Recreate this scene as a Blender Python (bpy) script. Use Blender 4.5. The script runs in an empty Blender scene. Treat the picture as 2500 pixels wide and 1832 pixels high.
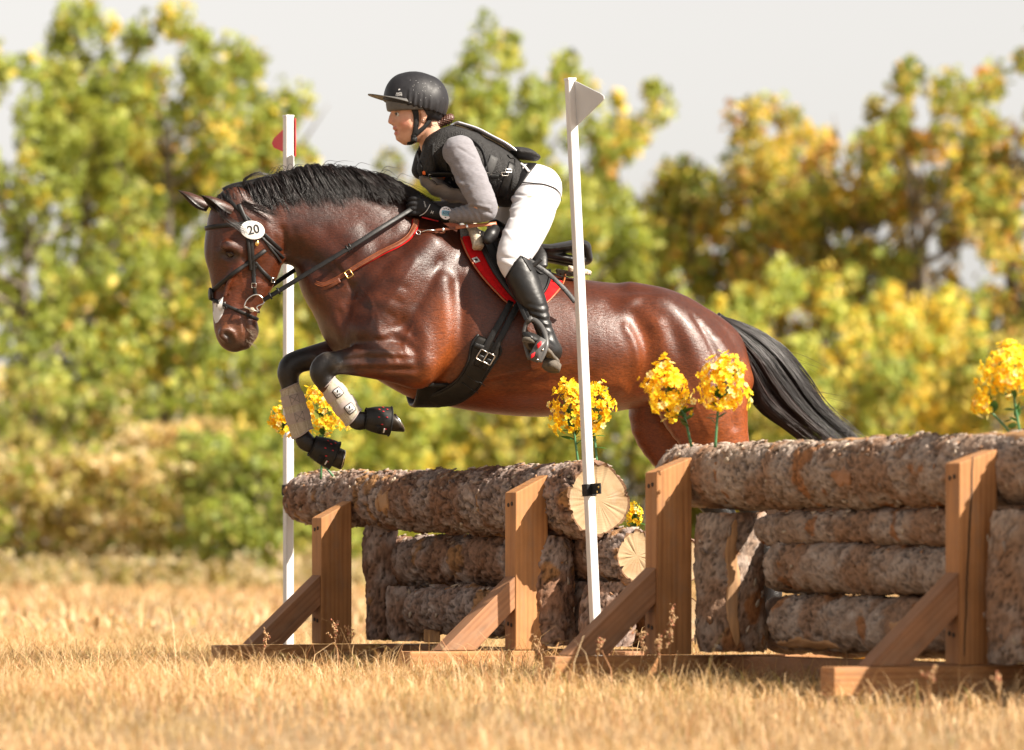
import bpy, bmesh, math, random
import numpy as np
from mathutils import Vector, Matrix, Quaternion
from mathutils.bvhtree import BVHTree
import openvdb

SC = bpy.context.scene
COL = SC.collection
R = math.radians

# ------------------------------------------------------------------ camera, sky, sun, exposure
CAM_D, PXM, UC, VH, CAM_Z = 24.0, 588.0, 1250.0, 1355.0, 0.47   # metres to the horse, photo px per metre there, centre column, horizon row, lens height
cam_data = bpy.data.cameras.new('camera')
cam = bpy.data.objects.new('camera', cam_data); COL.objects.link(cam)
cam.location = (0, -CAM_D, CAM_Z); cam.rotation_euler = (R(90), 0, 0)
cam_data.sensor_width = 36.0
cam_data.lens = 36.0 * CAM_D * PXM / 2500.0
cam_data.shift_y = (VH - 916.0) / 2500.0
cam_data.clip_start = 0.5; cam_data.clip_end = 3000
cam_data.dof.use_dof = True
cam_data.dof.focus_distance = 23.6
cam_data.dof.aperture_fstop = 3.3
cam_data.dof.aperture_blades = 9
SC.camera = cam

SUN = Vector((0.66, -0.34, 0.64)).normalized()
world = bpy.data.worlds.new('World'); SC.world = world; world.use_nodes = True
wn = world.node_tree; wn.nodes.clear()
w_out = wn.nodes.new('ShaderNodeOutputWorld'); w_bg = wn.nodes.new('ShaderNodeBackground')
w_sky = wn.nodes.new('ShaderNodeTexSky'); w_sky.sky_type = 'NISHITA'; w_sky.sun_disc = False
w_sky.sun_elevation = math.asin(SUN.z); w_sky.sun_rotation = math.atan2(SUN.x, SUN.y)
w_sky.altitude = 1700; w_sky.air_density = 1.0; w_sky.dust_density = 5.0; w_sky.ozone_density = 1.0
w_hs = wn.nodes.new('ShaderNodeHueSaturation'); w_hs.inputs['Saturation'].default_value = 0.10
w_tint = wn.nodes.new('ShaderNodeMix'); w_tint.data_type = 'RGBA'; w_tint.blend_type = 'MULTIPLY'; w_tint.inputs[0].default_value = 1.0; w_tint.inputs[7].default_value = (1.05, 1.0, 0.945, 1)   # dusty autumn air
wn.links.new(w_sky.outputs[0], w_hs.inputs['Color']); wn.links.new(w_hs.outputs[0], w_tint.inputs[6]); wn.links.new(w_tint.outputs[2], w_bg.inputs[0])
w_bg.inputs[1].default_value = 0.071
wn.links.new(w_bg.outputs[0], w_out.inputs[0])
sun_data = bpy.data.lights.new('sun', 'SUN'); sun_data.energy = 5.0; sun_data.angle = R(0.6); sun_data.color = (1.0, 0.905, 0.78)
sun = bpy.data.objects.new('sun', sun_data); COL.objects.link(sun)
sun.rotation_euler = SUN.to_track_quat('Z', 'Y').to_euler(); sun.location = SUN * 30
SC.view_settings.view_transform = 'Standard'; SC.view_settings.look = 'None'
SC.view_settings.exposure = 1.24; SC.view_settings.gamma = 1.0; SC.view_settings.use_curve_mapping = False
SC.render.engine = 'CYCLES'
SC.cycles.max_bounces = 8; SC.cycles.transparent_max_bounces = 8
SC.cycles.use_denoising = True

# ------------------------------------------------------------------ measuring: photo pixel + distance -> metres
def P(u, v, d):
    return Vector(((u - UC) / PXM * d / CAM_D, d - CAM_D, CAM_Z + (VH - v) / PXM * d / CAM_D))
YAW = R(10.0)                                   # the horse comes a little towards the camera
CY, SY = math.cos(YAW), math.sin(YAW)
def W(u, v, yl=0.0):
    """photo pixel on the plane yl beside the horse's middle line -> the horse's own coordinates"""
    k = (u - UC) / (PXM * CAM_D)
    Y = (yl + CAM_D * k * SY) / (CY - k * SY)
    X = k * (Y + CAM_D)
    Z = CAM_Z + (VH - v) / (PXM * CAM_D) * (Y + CAM_D)
    return np.array((X * CY + Y * SY, yl, Z))
def loc2w(p): return Vector((p[0] * CY - p[1] * SY, p[0] * SY + p[1] * CY, p[2]))
def w2loc(p): return Vector((p[0] * CY + p[1] * SY, -p[0] * SY + p[1] * CY, p[2]))
CAM_L = w2loc((0, -CAM_D, CAM_Z))
def ray_dir(u, v):
    a = W(u, v, 0.0); return (Vector(a) - CAM_L).normalized()

# ------------------------------------------------------------------ numpy noise
def _h3(ix, iy, iz, seed):
    h = (ix.astype(np.int64) * 374761393 + iy.astype(np.int64) * 668265263 + iz.astype(np.int64) * 2147483647 + seed * 1274126177) & 0xffffffff
    h = ((h ^ (h >> 13)) * 1274126177) & 0xffffffff
    h = (h ^ (h >> 16)) & 0xffffff
    return h / float(0xffffff)
def vnoise(p, seed=0):
    p = np.asarray(p, dtype=np.float64); i = np.floor(p).astype(np.int64); f = p - i; f = f * f * (3 - 2 * f)
    r = 0
    for dx in (0, 1):
        wx = f[:, 0] if dx else 1 - f[:, 0]
        for dy in (0, 1):
            wy = f[:, 1] if dy else 1 - f[:, 1]
            for dz in (0, 1):
                wz = f[:, 2] if dz else 1 - f[:, 2]
                r = r + wx * wy * wz * _h3(i[:, 0] + dx, i[:, 1] + dy, i[:, 2] + dz, seed)
    return r
def fbm(p, octv=4, seed=0, gain=0.5):
    a, s, r, t = 1.0, 1.0, 0, 0
    for o in range(octv):
        r = r + a * vnoise(np.asarray(p) * s, seed + o * 17); t += a; a *= gain; s *= 2.03
    return r / t

# ------------------------------------------------------------------ object helpers
def link(o, parent=None):
    COL.objects.link(o)
    if parent is not None: o.parent = parent
    return o
def tag(o, label=None, cat=None, group=None, kind=None):
    if label: o['label'] = label
    if cat: o['category'] = cat
    if group: o['group'] = group
    if kind: o['kind'] = kind
    return o
def empty(name, loc=(0, 0, 0), rz=0.0, label=None, cat=None, group=None):
    o = bpy.data.objects.new(name, None); o.empty_display_size = 0.1
    o.location = loc; o.rotation_euler = (0, 0, rz); link(o)
    return tag(o, label, cat, group)
def np_mesh(name, verts, faces=None, quads=None, tris=None):
    me = bpy.data.meshes.new(name)
    if faces is not None:
        me.from_pydata([tuple(v) for v in verts], [], [tuple(int(i) for i in f) for f in faces])
    else:
        verts = np.asarray(verts, dtype=np.float32)
        q = np.zeros((0, 4), np.int32) if quads is None else np.asarray(quads, np.int32)
        t = np.zeros((0, 3), np.int32) if tris is None else np.asarray(tris, np.int32)
        me.vertices.add(len(verts)); me.vertices.foreach_set('co', verts.ravel())
        nl = q.size + t.size; me.loops.add(nl)
        me.loops.foreach_set('vertex_index', np.concatenate([q.ravel(), t.ravel()]).astype(np.int32))
        me.polygons.add(len(q) + len(t))
        st = np.concatenate([np.arange(len(q)) * 4, q.size + np.arange(len(t)) * 3]).astype(np.int32)
        me.polygons.foreach_set('loop_start', st)
        try:
            me.polygons.foreach_set('loop_total', np.concatenate([np.full(len(q), 4), np.full(len(t), 3)]).astype(np.int32))
        except Exception: pass
        me.update(calc_edges=True)
    me.validate()
    return me
def smooth(me, on=True):
    me.polygons.foreach_set('use_smooth', np.full(len(me.polygons), on)); me.update()
def mobj(name, me, mat, parent=None, shade=True):
    o = bpy.data.objects.new(name, me)
    if mat is not None and len(me.materials) == 0:
        for m in (mat if isinstance(mat, (list, tuple)) else [mat]): me.materials.append(m)
    if shade: smooth(me)
    return link(o, parent)
def set_col(me, cols, name='col'):
    a = me.attributes.new(name, 'FLOAT_COLOR', 'POINT')
    c = np.ones((len(me.vertices), 4), np.float32); c[:, :3] = cols
    a.data.foreach_set('color', c.ravel())
def bm_mesh(name, bm):
    me = bpy.data.meshes.new(name); bm.to_mesh(me); bm.free(); return me

def bm_box(bm, c, s, rot=None):
    """box centre c, full sizes s"""
    r = bmesh.ops.create_cube(bm, size=1.0)
    M = Matrix.Translation(c) @ (rot.to_4x4() if rot is not None else Matrix()) @ Matrix.Diagonal((s[0], s[1], s[2], 1))
    bmesh.ops.transform(bm, matrix=M, verts=r['verts']); return r['verts']
def bm_prism(bm, poly, y0, y1):
    """polygon in (x,z) pulled from y0 to y1"""
    a = [bm.verts.new((x, y0, z)) for x, z in poly]; b = [bm.verts.new((x, y1, z)) for x, z in poly]
    n = len(poly)
    bm.faces.new(a); bm.faces.new(list(reversed(b)))
    for i in range(n): bm.faces.new((a[i], b[i], b[(i + 1) % n], a[(i + 1) % n]))
    bmesh.ops.recalc_face_normals(bm, faces=bm.faces[:])
def bevel_all(bm, w, seg=2, ang=0.5):
    es = [e for e in bm.edges if e.is_manifold and e.calc_face_angle(0) > ang]
    if es: bmesh.ops.bevel(bm, geom=es, offset=w, segments=seg, affect='EDGES', profile=0.6)

def catmull(pts, n):
    """resample control rows (any width) through all of them, n steps per span"""
    pts = np.asarray(pts, float)
    if len(pts) == 2:
        t = np.linspace(0, 1, n + 1)[:, None]; return pts[0] * (1 - t) + pts[1] * t
    e = np.vstack([2 * pts[0] - pts[1], pts, 2 * pts[-1] - pts[-2]])
    out = []
    for i in range(1, len(e) - 2):
        p0, p1, p2, p3 = e[i - 1], e[i], e[i + 1], e[i + 2]
        t = np.linspace(0, 1, n, endpoint=False)[:, None]
        out.append(0.5 * (2 * p1 + (p2 - p0) * t + (2 * p0 - 5 * p1 + 4 * p2 - p3) * t ** 2 + (3 * p1 - p0 - 3 * p2 + p3) * t ** 3))
    out.append(pts[-1:]); return np.vstack(out)

def tube_geo(path, radii, seg=8, cap=True, flat=1.0, up=None):
    """sweep a circle along path -> verts, quads, tris"""
    path = np.asarray(path, float); n = len(path)
    rad = np.broadcast_to(np.asarray(radii, float), (n,))
    T = np.gradient(path, axis=0); T /= np.linalg.norm(T, axis=1)[:, None] + 1e-9
    ref = np.array(up if up is not None else ((0, 0, 1) if abs(T[0][2]) < 0.8 else (1, 0, 0)), float)
    N = ref - T[0] * ref.dot(T[0]); N /= np.linalg.norm(N) + 1e-9
    V = []
    a = np.arange(seg) / seg * 2 * np.pi
    for i in range(n):
        N = N - T[i] * N.dot(T[i]); N /= np.linalg.norm(N) + 1e-9
        B = np.cross(T[i], N)
        V.append(path[i] + rad[i] * (np.cos(a)[:, None] * N + flat * np.sin(a)[:, None] * B))
    V = np.vstack(V); Q = []
    for i in range(n - 1):
        for j in range(seg):
            k = (j + 1) % seg
            Q.append((i * seg + j, i * seg + k, (i + 1) * seg + k, (i + 1) * seg + j))
    Tr = []
    if cap:
        V = np.vstack([V, path[:1], path[-1:]]); c0 = len(V) - 2; c1 = len(V) - 1
        for j in range(seg):
            k = (j + 1) % seg
            Tr.append((c0, k, j)); Tr.append((c1, (n - 1) * seg + j, (n - 1) * seg + k))
    return V, Q, Tr
def strand_batch(ctrl, r0, cols, steps=3, sides=3):
    """many tapered hairs at once: ctrl (n,k,3)"""
    C = np.asarray(ctrl, float); n, k, _ = C.shape
    e = np.concatenate([2 * C[:, :1] - C[:, 1:2], C, 2 * C[:, -1:] - C[:, -2:-1]], 1); out = []
    for i in range(1, k):
        p0, p1, p2, p3 = e[:, i - 1], e[:, i], e[:, i + 1], e[:, i + 2]
        for t in np.linspace(0, 1, steps, endpoint=False):
            out.append(0.5 * (2 * p1 + (p2 - p0) * t + (2 * p0 - 5 * p1 + 4 * p2 - p3) * t ** 2 + (3 * p1 - p0 - 3 * p2 + p3) * t ** 3))
    out.append(C[:, -1]); Pth = np.stack(out, 1); m = Pth.shape[1]
    T = np.gradient(Pth, axis=1); T /= np.linalg.norm(T, axis=2)[:, :, None] + 1e-9
    ref = np.array((.31, -.9, .3)); S = np.cross(T, ref); S /= np.linalg.norm(S, axis=2)[:, :, None] + 1e-9; B = np.cross(T, S)
    tt = np.linspace(0, 1, m); rad = np.asarray(r0)[:, None] * (1 - tt ** 2.2 * .92)[None]
    V = np.stack([Pth + rad[:, :, None] * (math.cos(a) * S + math.sin(a) * B) for a in np.arange(sides) / sides * 2 * np.pi], 2)
    base = (np.arange(n) * m * sides)[:, None, None, None]; i = np.arange(m - 1)[None, :, None, None] * sides; j = np.arange(sides)[None, None, :, None]; j2 = (j + 1) % sides
    Q = np.concatenate(np.broadcast_arrays(base + i + j, base + i + j2, base + i + sides + j2, base + i + sides + j), 3).reshape(-1, 4)
    return V.reshape(-1, 3), Q, np.repeat(np.asarray(cols), m * sides, 0)
class Geo:
    """collects pieces of one part"""
    def __init__(s): s.v = []; s.q = []; s.t = []; s.n = 0; s.c = []; s.pieces = []
    def add(s, V, Q=(), T=(), col=None):
        V = np.asarray(V, float).reshape(-1, 3)
        s.v.append(V); s.pieces.append((len(s.v) - 1, Q, T))
        if len(Q): s.q.append(np.asarray(Q, int) + s.n)
        if len(T): s.t.append(np.asarray(T, int) + s.n)
        if col is not None: s.c.append(np.broadcast_to(np.asarray(col, float), (len(V), 3)))
        s.n += len(V); return s
    def tube(s, path, radii, seg=8, cap=True, flat=1.0, up=None, col=None): return s.add(*tube_geo(path, radii, seg, cap, flat, up), col=col)
    def build(s, name, mat, parent=None, shade=True, off=None):
        V = np.vstack(s.v)
        if off is not None: V = V - np.asarray(off)
        me = np_mesh(name, V, quads=np.vstack(s.q) if s.q else None, tris=np.vstack(s.t) if s.t else None)
        if s.c: set_col(me, np.vstack(s.c))
        return mobj(name, me, mat, parent, shade)

# ------------------------------------------------------------------ organic bodies: blended tubes -> one skin
class Tube:
    def __init__(s, nodes, k=0.03, n=4, egg=0.0, side=None):
        # nodes: x,y,z, ra (in the plane), rb (across), egg
        s.k = k
        N = np.array([list(r) + [egg] * (6 - len(r)) for r in nodes], float)
        s.N = catmull(N, n) if len(N) > 1 else np.vstack([N, N + np.array([1e-4, 0, 0, 0, 0, 0])])
        s.N[:, 3:5] = np.maximum(s.N[:, 3:5], 0.002)
        s.side = np.array(side if side is not None else (0, 1, 0), float)
def sdf_mesh(tubes, h, cuts=(), sm=2, pad=0.05):
    """cuts: list of functions(X,Y,Z)->distance, kept where negative"""
    lo = np.min([(t.N[:, :3] - np.maximum(t.N[:, 3:4], t.N[:, 4:5])).min(0) for t in tubes], axis=0) - pad
    hi = np.max([(t.N[:, :3] + np.maximum(t.N[:, 3:4], t.N[:, 4:5])).max(0) for t in tubes], axis=0) + pad
    dim = np.ceil((hi - lo) / h).astype(int) + 1
    ax = [lo[i] + h * np.arange(dim[i]) for i in range(3)]
    D = np.full(dim, 1.0, np.float32)
    for t in tubes:
        m = 2.0 * t.k + 3 * h
        r = np.maximum(t.N[:, 3], t.N[:, 4])[:, None]
        b0 = np.maximum(np.floor(((t.N[:, :3] - r).min(0) - m - lo) / h).astype(int), 0)
        b1 = np.minimum(np.ceil(((t.N[:, :3] + r).max(0) + m - lo) / h).astype(int) + 1, dim)
        Dp = np.full(b1 - b0, 1.0, np.float32)
        for i in range(len(t.N) - 1):
            A, B = t.N[i], t.N[i + 1]
            r = max(A[3], A[4], B[3], B[4]) + m
            c0 = np.maximum(np.floor((np.minimum(A[:3], B[:3]) - r - lo) / h).astype(int), b0)
            c1 = np.minimum(np.ceil((np.maximum(A[:3], B[:3]) + r - lo) / h).astype(int) + 1, b1)
            if (c1 <= c0).any(): continue
            X = (ax[0][c0[0]:c1[0]] - A[0]).astype(np.float32)[:, None, None]
            Y = (ax[1][c0[1]:c1[1]] - A[1]).astype(np.float32)[None, :, None]
            Z = (ax[2][c0[2]:c1[2]] - A[2]).astype(np.float32)[None, None, :]
            d = B[:3] - A[:3]; L2 = d.dot(d) + 1e-12; L = math.sqrt(L2); T = d / L
            # smooth direction from neighbours keeps sections from twisting
            S = t.side - T * t.side.dot(T); S /= np.linalg.norm(S) + 1e-9
            U = np.cross(S, T)
            if U[2] < -0.2 or (abs(U[2]) <= 0.2 and U[0] < 0): U = -U
            tt = np.clip((X * T[0] + Y * T[1] + Z * T[2]) / L, 0, 1)
            px = X - tt * d[0]; py = Y - tt * d[1]; pz = Z - tt * d[2]
            a = px * U[0] + py * U[1] + pz * U[2]; b = px * S[0] + py * S[1] + pz * S[2]; l = px * T[0] + py * T[1] + pz * T[2]
            ra = A[3] + (B[3] - A[3]) * tt; rb = A[4] + (B[4] - A[4]) * tt; eg = A[5] + (B[5] - A[5]) * tt
            rb = rb * np.clip(1 - eg * np.clip(a / ra, -1.2, 1.2), 0.15, 3)
            rl = np.minimum(ra, rb)
            k0 = np.sqrt((a / ra) ** 2 + (b / rb) ** 2 + (l / rl) ** 2) + 1e-6
            k1 = np.sqrt((a / ra ** 2) ** 2 + (b / rb ** 2) ** 2 + (l / rl ** 2) ** 2) + 1e-6
            dd = (k0 * (k0 - 1) / k1).astype(np.float32)
            o0 = c0 - b0; o1 = c1 - b0
            sl = tuple(slice(o0[j], o1[j]) for j in range(3))
            Dp[sl] = np.minimum(Dp[sl], dd)
        sl = tuple(slice(b0[j], b1[j]) for j in range(3))
        a = D[sl]; k = t.k
        hh = np.clip(0.5 + 0.5 * (Dp - a) / k, 0, 1)
        D[sl] = Dp * (1 - hh) + a * hh - k * hh * (1 - hh)
    if cuts:
        X = ax[0][:, None, None]; Y = ax[1][None, :, None]; Z = ax[2][None, None, :]
        for c in cuts: D = np.maximum(D, np.broadcast_to(c(X, Y, Z), D.shape).astype(np.float32))
    D = np.clip(D, -3 * h, 3 * h)
    g = openvdb.FloatGrid(3 * h); g.copyFromArray(np.ascontiguousarray(D, dtype=np.float32))
    pts, quads = g.convertToQuads(0.0)
    V = np.asarray(pts, float) * h + lo; Q = np.asarray(quads, int)
    # orientation
    a, b, c, d = (V[Q[:, i]] for i in range(4))
    vol = np.einsum('ij,ij->i', a, np.cross(b, c)).sum() + np.einsum('ij,ij->i', a, np.cross(c, d)).sum()
    if vol < 0: Q = Q[:, ::-1]
    V = relax(V, Q, sm)
    return V, Q
def relax(V, Q, it, lam=0.5):
    if it <= 0: return V
    E = np.vstack([Q[:, [0, 1]], Q[:, [1, 2]], Q[:, [2, 3]], Q[:, [3, 0]]])
    cnt = np.zeros(len(V)); np.add.at(cnt, E[:, 0], 1); np.add.at(cnt, E[:, 1], 1); cnt = np.maximum(cnt, 1)
    for _ in range(it):
        s = np.zeros_like(V); np.add.at(s, E[:, 0], V[E[:, 1]]); np.add.at(s, E[:, 1], V[E[:, 0]])
        V = V + lam * (s / cnt[:, None] - V)
    return V
def vnormals(V, Q):
    a, b, c, d = (V[Q[:, i]] for i in range(4))
    n = np.cross(c - a, d - b); N = np.zeros_like(V)
    for i in range(4): np.add.at(N, Q[:, i], n)
    return N / (np.linalg.norm(N, axis=1)[:, None] + 1e-12)
def seg_dist(p, path):
    """distance of 2-D points to a polyline and the parameter 0..1 along it"""
    best = np.full(len(p), 1e9); par = np.zeros(len(p)); path = np.asarray(path, float); m = len(path) - 1
    for i in range(m):
        a, b = path[i], path[i + 1]; d = b - a
        t = np.clip(((p - a) @ d) / (d @ d + 1e-12), 0, 1)
        q = np.linalg.norm(p - a - t[:, None] * d, axis=1)
        u = q < best; best[u] = q[u]; par[u] = (i + t[u]) / m
    return best, par
def bvh_of(V, Q): return BVHTree.FromPolygons([Vector(v) for v in V], [tuple(int(i) for i in q) for q in Q])
def hit(bvh, u, v, fallback=None):
    """where the sight line through pixel u,v meets a body (horse coordinates)"""
    d = ray_dir(u, v); h = bvh.ray_cast(CAM_L, d)
    if h[0] is None:
        h = bvh.find_nearest(Vector(W(u, v, -0.1 if fallback is None else fallback)))
    return np.array(h[0]), np.array(h[1])

# straps: flat bands with thickness that follow a path with given surface normals
def band_geo(path, normals, width, thick, taper=None, closed=False):
    path = np.asarray(path, float); normals = np.asarray(normals, float); n = len(path)
    if closed:
        T = np.roll(path, -1, 0) - np.roll(path, 1, 0)
    else: T = np.gradient(path, axis=0)
    T /= np.linalg.norm(T, axis=1)[:, None] + 1e-9
    S = np.cross(normals, T); S /= np.linalg.norm(S, axis=1)[:, None] + 1e-9
    Nn = np.cross(T, S)
    w = np.broadcast_to(np.asarray(width, float), (n,))[:, None] * 0.5
    th = thick
    prof = [(-1, -0.4), (-1, 0.6), (-0.8, 1.0), (0.8, 1.0), (1, 0.6), (1, -0.4)]
    V = np.stack([path + S * w * a + Nn * th * b for a, b in prof], axis=1).reshape(-1, 3)
    m = len(prof); Q = []
    for i in range(n if closed else n - 1):
        k = (i + 1) % n
        for j in range(m):
            l = (j + 1) % m
            Q.append((i * m + j, k * m + j, k * m + l, i * m + l))
    if not closed:
        Q.append((0, 1, 2, 3)); Q.append((0, 3, 4, 5)); e = (n - 1) * m
        Q.append((e + 3, e + 2, e + 1, e)); Q.append((e + 5, e + 4, e + 3, e))
    return V, Q
def strap_uv(g, bvh, uv, width_px, thick=0.004, off=0.003, n=8, lift=None, fallback=None, sm=2):
    """a strap that lies on a body along a pixel path"""
    uv = catmull(np.array(uv, float), n); pts = []; nr = []
    for i, (u, v) in enumerate(uv):
        p, nn = hit(bvh, u, v, fallback); pts.append(p); nr.append(nn)
    pts = np.array(pts); nr = np.array(nr)
    for _ in range(sm):
        pts[1:-1] = 0.25 * pts[:-2] + 0.5 * pts[1:-1] + 0.25 * pts[2:]
        nr[1:-1] = 0.25 * nr[:-2] + 0.5 * nr[1:-1] + 0.25 * nr[2:]
    nr /= np.linalg.norm(nr, axis=1)[:, None] + 1e-9
    pts = pts + nr * off
    w = np.interp(np.linspace(0, 1, len(pts)), np.linspace(0, 1, len(np.atleast_1d(width_px))), np.atleast_1d(width_px)) / PXM
    V, Q = band_geo(pts, nr, w, thick); g.add(V, Q); return pts, nr
def ring_on(g, bvh, c, e1, e2, width, thick=0.004, off=0.003, a0=0, a1=360, n=64, Rr=0.6, sm=3):
    """a strap around a body in the plane e1,e2 through c"""
    c = np.asarray(c, float); e1 = np.asarray(e1, float) / np.linalg.norm(e1); e2 = np.asarray(e2, float); e2 = e2 - e1 * e2.dot(e1); e2 /= np.linalg.norm(e2)
    closed = abs(a1 - a0) >= 359.9
    A = np.radians(np.linspace(a0, a1, n, endpoint=not closed)); pts = []
    for a in A:
        d = np.cos(a) * e1 + np.sin(a) * e2
        h = bvh.ray_cast(Vector(c), Vector(d), Rr)
        pts.append(np.array(h[0]) if h[0] is not None else c + d * 0.05)
    pts = np.array(pts)
    for _ in range(sm):
        if closed: pts = 0.25 * np.roll(pts, 1, 0) + 0.5 * pts + 0.25 * np.roll(pts, -1, 0)
        else: pts[1:-1] = 0.25 * pts[:-2] + 0.5 * pts[1:-1] + 0.25 * pts[2:]
    ax = np.cross(e1, e2)
    T = (np.roll(pts, -1, 0) - np.roll(pts, 1, 0)) if closed else np.gradient(pts, axis=0)
    nr = np.cross(T, np.broadcast_to(ax, T.shape)); nr /= np.linalg.norm(nr, axis=1)[:, None] + 1e-9
    nr *= np.sign(np.einsum('ij,ij->i', nr, pts - c))[:, None]
    pts = pts + nr * off
    V, Q = band_geo(pts, nr, width, thick, closed=closed); g.add(V, Q); return pts, nr

# ------------------------------------------------------------------ materials
MATS = {}
class NT:
    def __init__(s, name):
        s.m = bpy.data.materials.new(name); s.m.use_nodes = True; s.t = s.m.node_tree; s.t.nodes.clear()
        s.out = s.n('ShaderNodeOutputMaterial'); MATS[name] = s.m
    def n(s, typ, **kw):
        nd = s.t.nodes.new(typ)
        for k, v in kw.items(): setattr(nd, k, v)
        return nd
    def l(s, a, b): s.t.links.new(a, b)
    def bsdf(s, col=None, rough=0.5, spec=0.5, **kw):
        b = s.n('ShaderNodeBsdfPrincipled'); s.b = b
        if col is not None: s.put(b.inputs['Base Color'], col)
        s.put(b.inputs['Roughness'], rough); s.put(b.inputs['Specular IOR Level'], spec)
        for k, v in kw.items(): s.put(b.inputs[k.replace('_', ' ')], v)
        s.l(b.outputs[0], s.out.inputs[0]); return b
    def put(s, inp, v):
        if hasattr(v, 'links') or isinstance(v, bpy.types.NodeSocket): s.l(v, inp)
        elif isinstance(v, (tuple, list)) and len(v) == 3 and inp.type == 'RGBA': inp.default_value = (*v, 1)
        else: inp.default_value = v
    def coord(s, kind='Object', scale=(1, 1, 1), rot=(0, 0, 0)):
        tc = s.n('ShaderNodeTexCoord'); mp = s.n('ShaderNodeMapping'); mp.inputs['Scale'].default_value = scale; mp.inputs['Rotation'].default_value = rot
        s.l(tc.outputs[kind], mp.inputs[0]); return mp.outputs[0]
    def noise(s, vec, scale=5, detail=4, rough=0.55, dist=0.0):
        n = s.n('ShaderNodeTexNoise'); s.l(vec, n.inputs['Vector']); n.inputs['Scale'].default_value = scale
        n.inputs['Detail'].default_value = detail; n.inputs['Roughness'].default_value = rough; n.inputs['Distortion'].default_value = dist
        return n.outputs['Fac']
    def voro(s, vec, scale=5, feature='F1', out='Distance', rnd=1.0):
        n = s.n('ShaderNodeTexVoronoi', feature=feature); s.l(vec, n.inputs['Vector']); n.inputs['Scale'].default_value = scale
        n.inputs['Randomness'].default_value = rnd; return n.outputs[out]
    def ramp(s, fac, stops, interp='LINEAR'):
        r = s.n('ShaderNodeValToRGB'); r.color_ramp.interpolation = interp; s.l(fac, r.inputs[0]); e = r.color_ramp.elements
        while len(e) < len(stops): e.new(0.5)
        for i, (p, c) in enumerate(stops):
            e[i].position = p; e[i].color = (*c, 1) if len(c) == 3 else c
        return r.outputs[0]
    def mix(s, fac, a, b, mode='MIX'):
        m = s.n('ShaderNodeMix', data_type='RGBA', blend_type=mode)
        s.put(m.inputs[0], fac); s.put(m.inputs[6], a); s.put(m.inputs[7], b); return m.outputs[2]
    def math(s, op, a, b=0.0, clamp=False):
        m = s.n('ShaderNodeMath', operation=op, use_clamp=clamp); s.put(m.inputs[0], a); s.put(m.inputs[1], b); return m.outputs[0]
    def bump(s, h, strength=0.3, dist=0.01, nrm=None):
        b = s.n('ShaderNodeBump'); s.l(h, b.inputs['Height']); b.inputs['Strength'].default_value = strength; b.inputs['Distance'].default_value = dist
        if nrm is not None: s.l(nrm, b.inputs['Normal'])
        return b.outputs[0]
    def attr(s, name='col', out='Color'):
        a = s.n('ShaderNodeAttribute', attribute_name=name); return a.outputs[out]

def simple(name, col, rough=0.5, spec=0.5, var=0.12, nscale=30, bump=0.0, bscale=200, bdist=0.002, metallic=0.0, dirt=None, **kw):
    t = NT(name); c = t.coord()
    f = t.noise(c, nscale, 5, 0.6)
    lo = tuple(max(0, x * (1 - var)) for x in col); hi = tuple(min(1, x * (1 + var)) for x in col)
    cc = t.ramp(f, [(0.3, lo), (0.7, hi)])
    if dirt:
        d = t.ramp(t.noise(c, 9, 6, 0.65), [(0.52, (0, 0, 0)), (0.75, (1, 1, 1))])
        cc = t.mix(t.math('MULTIPLY', d, dirt[1]), cc, dirt[0])
    b = t.bsdf(cc, t.ramp(t.noise(c, nscale * 0.7, 4), [(0.3, (rough * 0.85,) * 3), (0.7, (min(1, rough * 1.2),) * 3)]), spec, Metallic=metallic, **kw)
    if bump: t.l(t.bump(t.noise(c, bscale, 3, 0.6), bump, bdist), b.inputs['Normal'])
    return t.m

# horse coat: the colour of the animal is carried on its skin, short hair gives fine relief and a silky gloss
t = NT('coat'); c = t.coord(scale=(1, 1, 1))
colr = t.attr('col')
f1 = t.noise(c, 7, 4, 0.6); f2 = t.noise(t.coord(scale=(55, 130, 165), rot=(0, 0.5, 0)), 1.0, 3, 0.6); f3 = t.noise(t.coord(scale=(260, 300, 500), rot=(0, 0.6, 0)), 1.0, 2, 0.5)
cc = t.mix(0.35, colr, t.mix(1.0, colr, t.ramp(f1, [(0.3, (0.55, 0.5, 0.45)), (0.7, (1.25, 1.2, 1.1))]), 'MULTIPLY'))
cc = t.mix(0.7, cc, t.mix(1.0, cc, t.ramp(f2, [(0.3, (0.45, 0.45, 0.45)), (0.7, (1.4, 1.4, 1.4))]), 'MULTIPLY'))
b = t.bsdf(cc, t.ramp(t.noise(c, 5, 4, 0.6), [(0.3, (0.30,) * 3), (0.7, (0.42,) * 3)]), 0.44, Coat_Weight=0.05, Coat_Roughness=0.2)
hgt = t.math('ADD', t.math('MULTIPLY', f2, 0.6), t.math('MULTIPLY', f3, 0.4))
t.l(t.bump(hgt, 0.46, 0.0052, t.bump(t.noise(t.coord(scale=(1, 1, .6), rot=(0, .6, 0)), 24, 5, 0.62), 0.16, 0.010)), b.inputs['Normal'])

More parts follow.
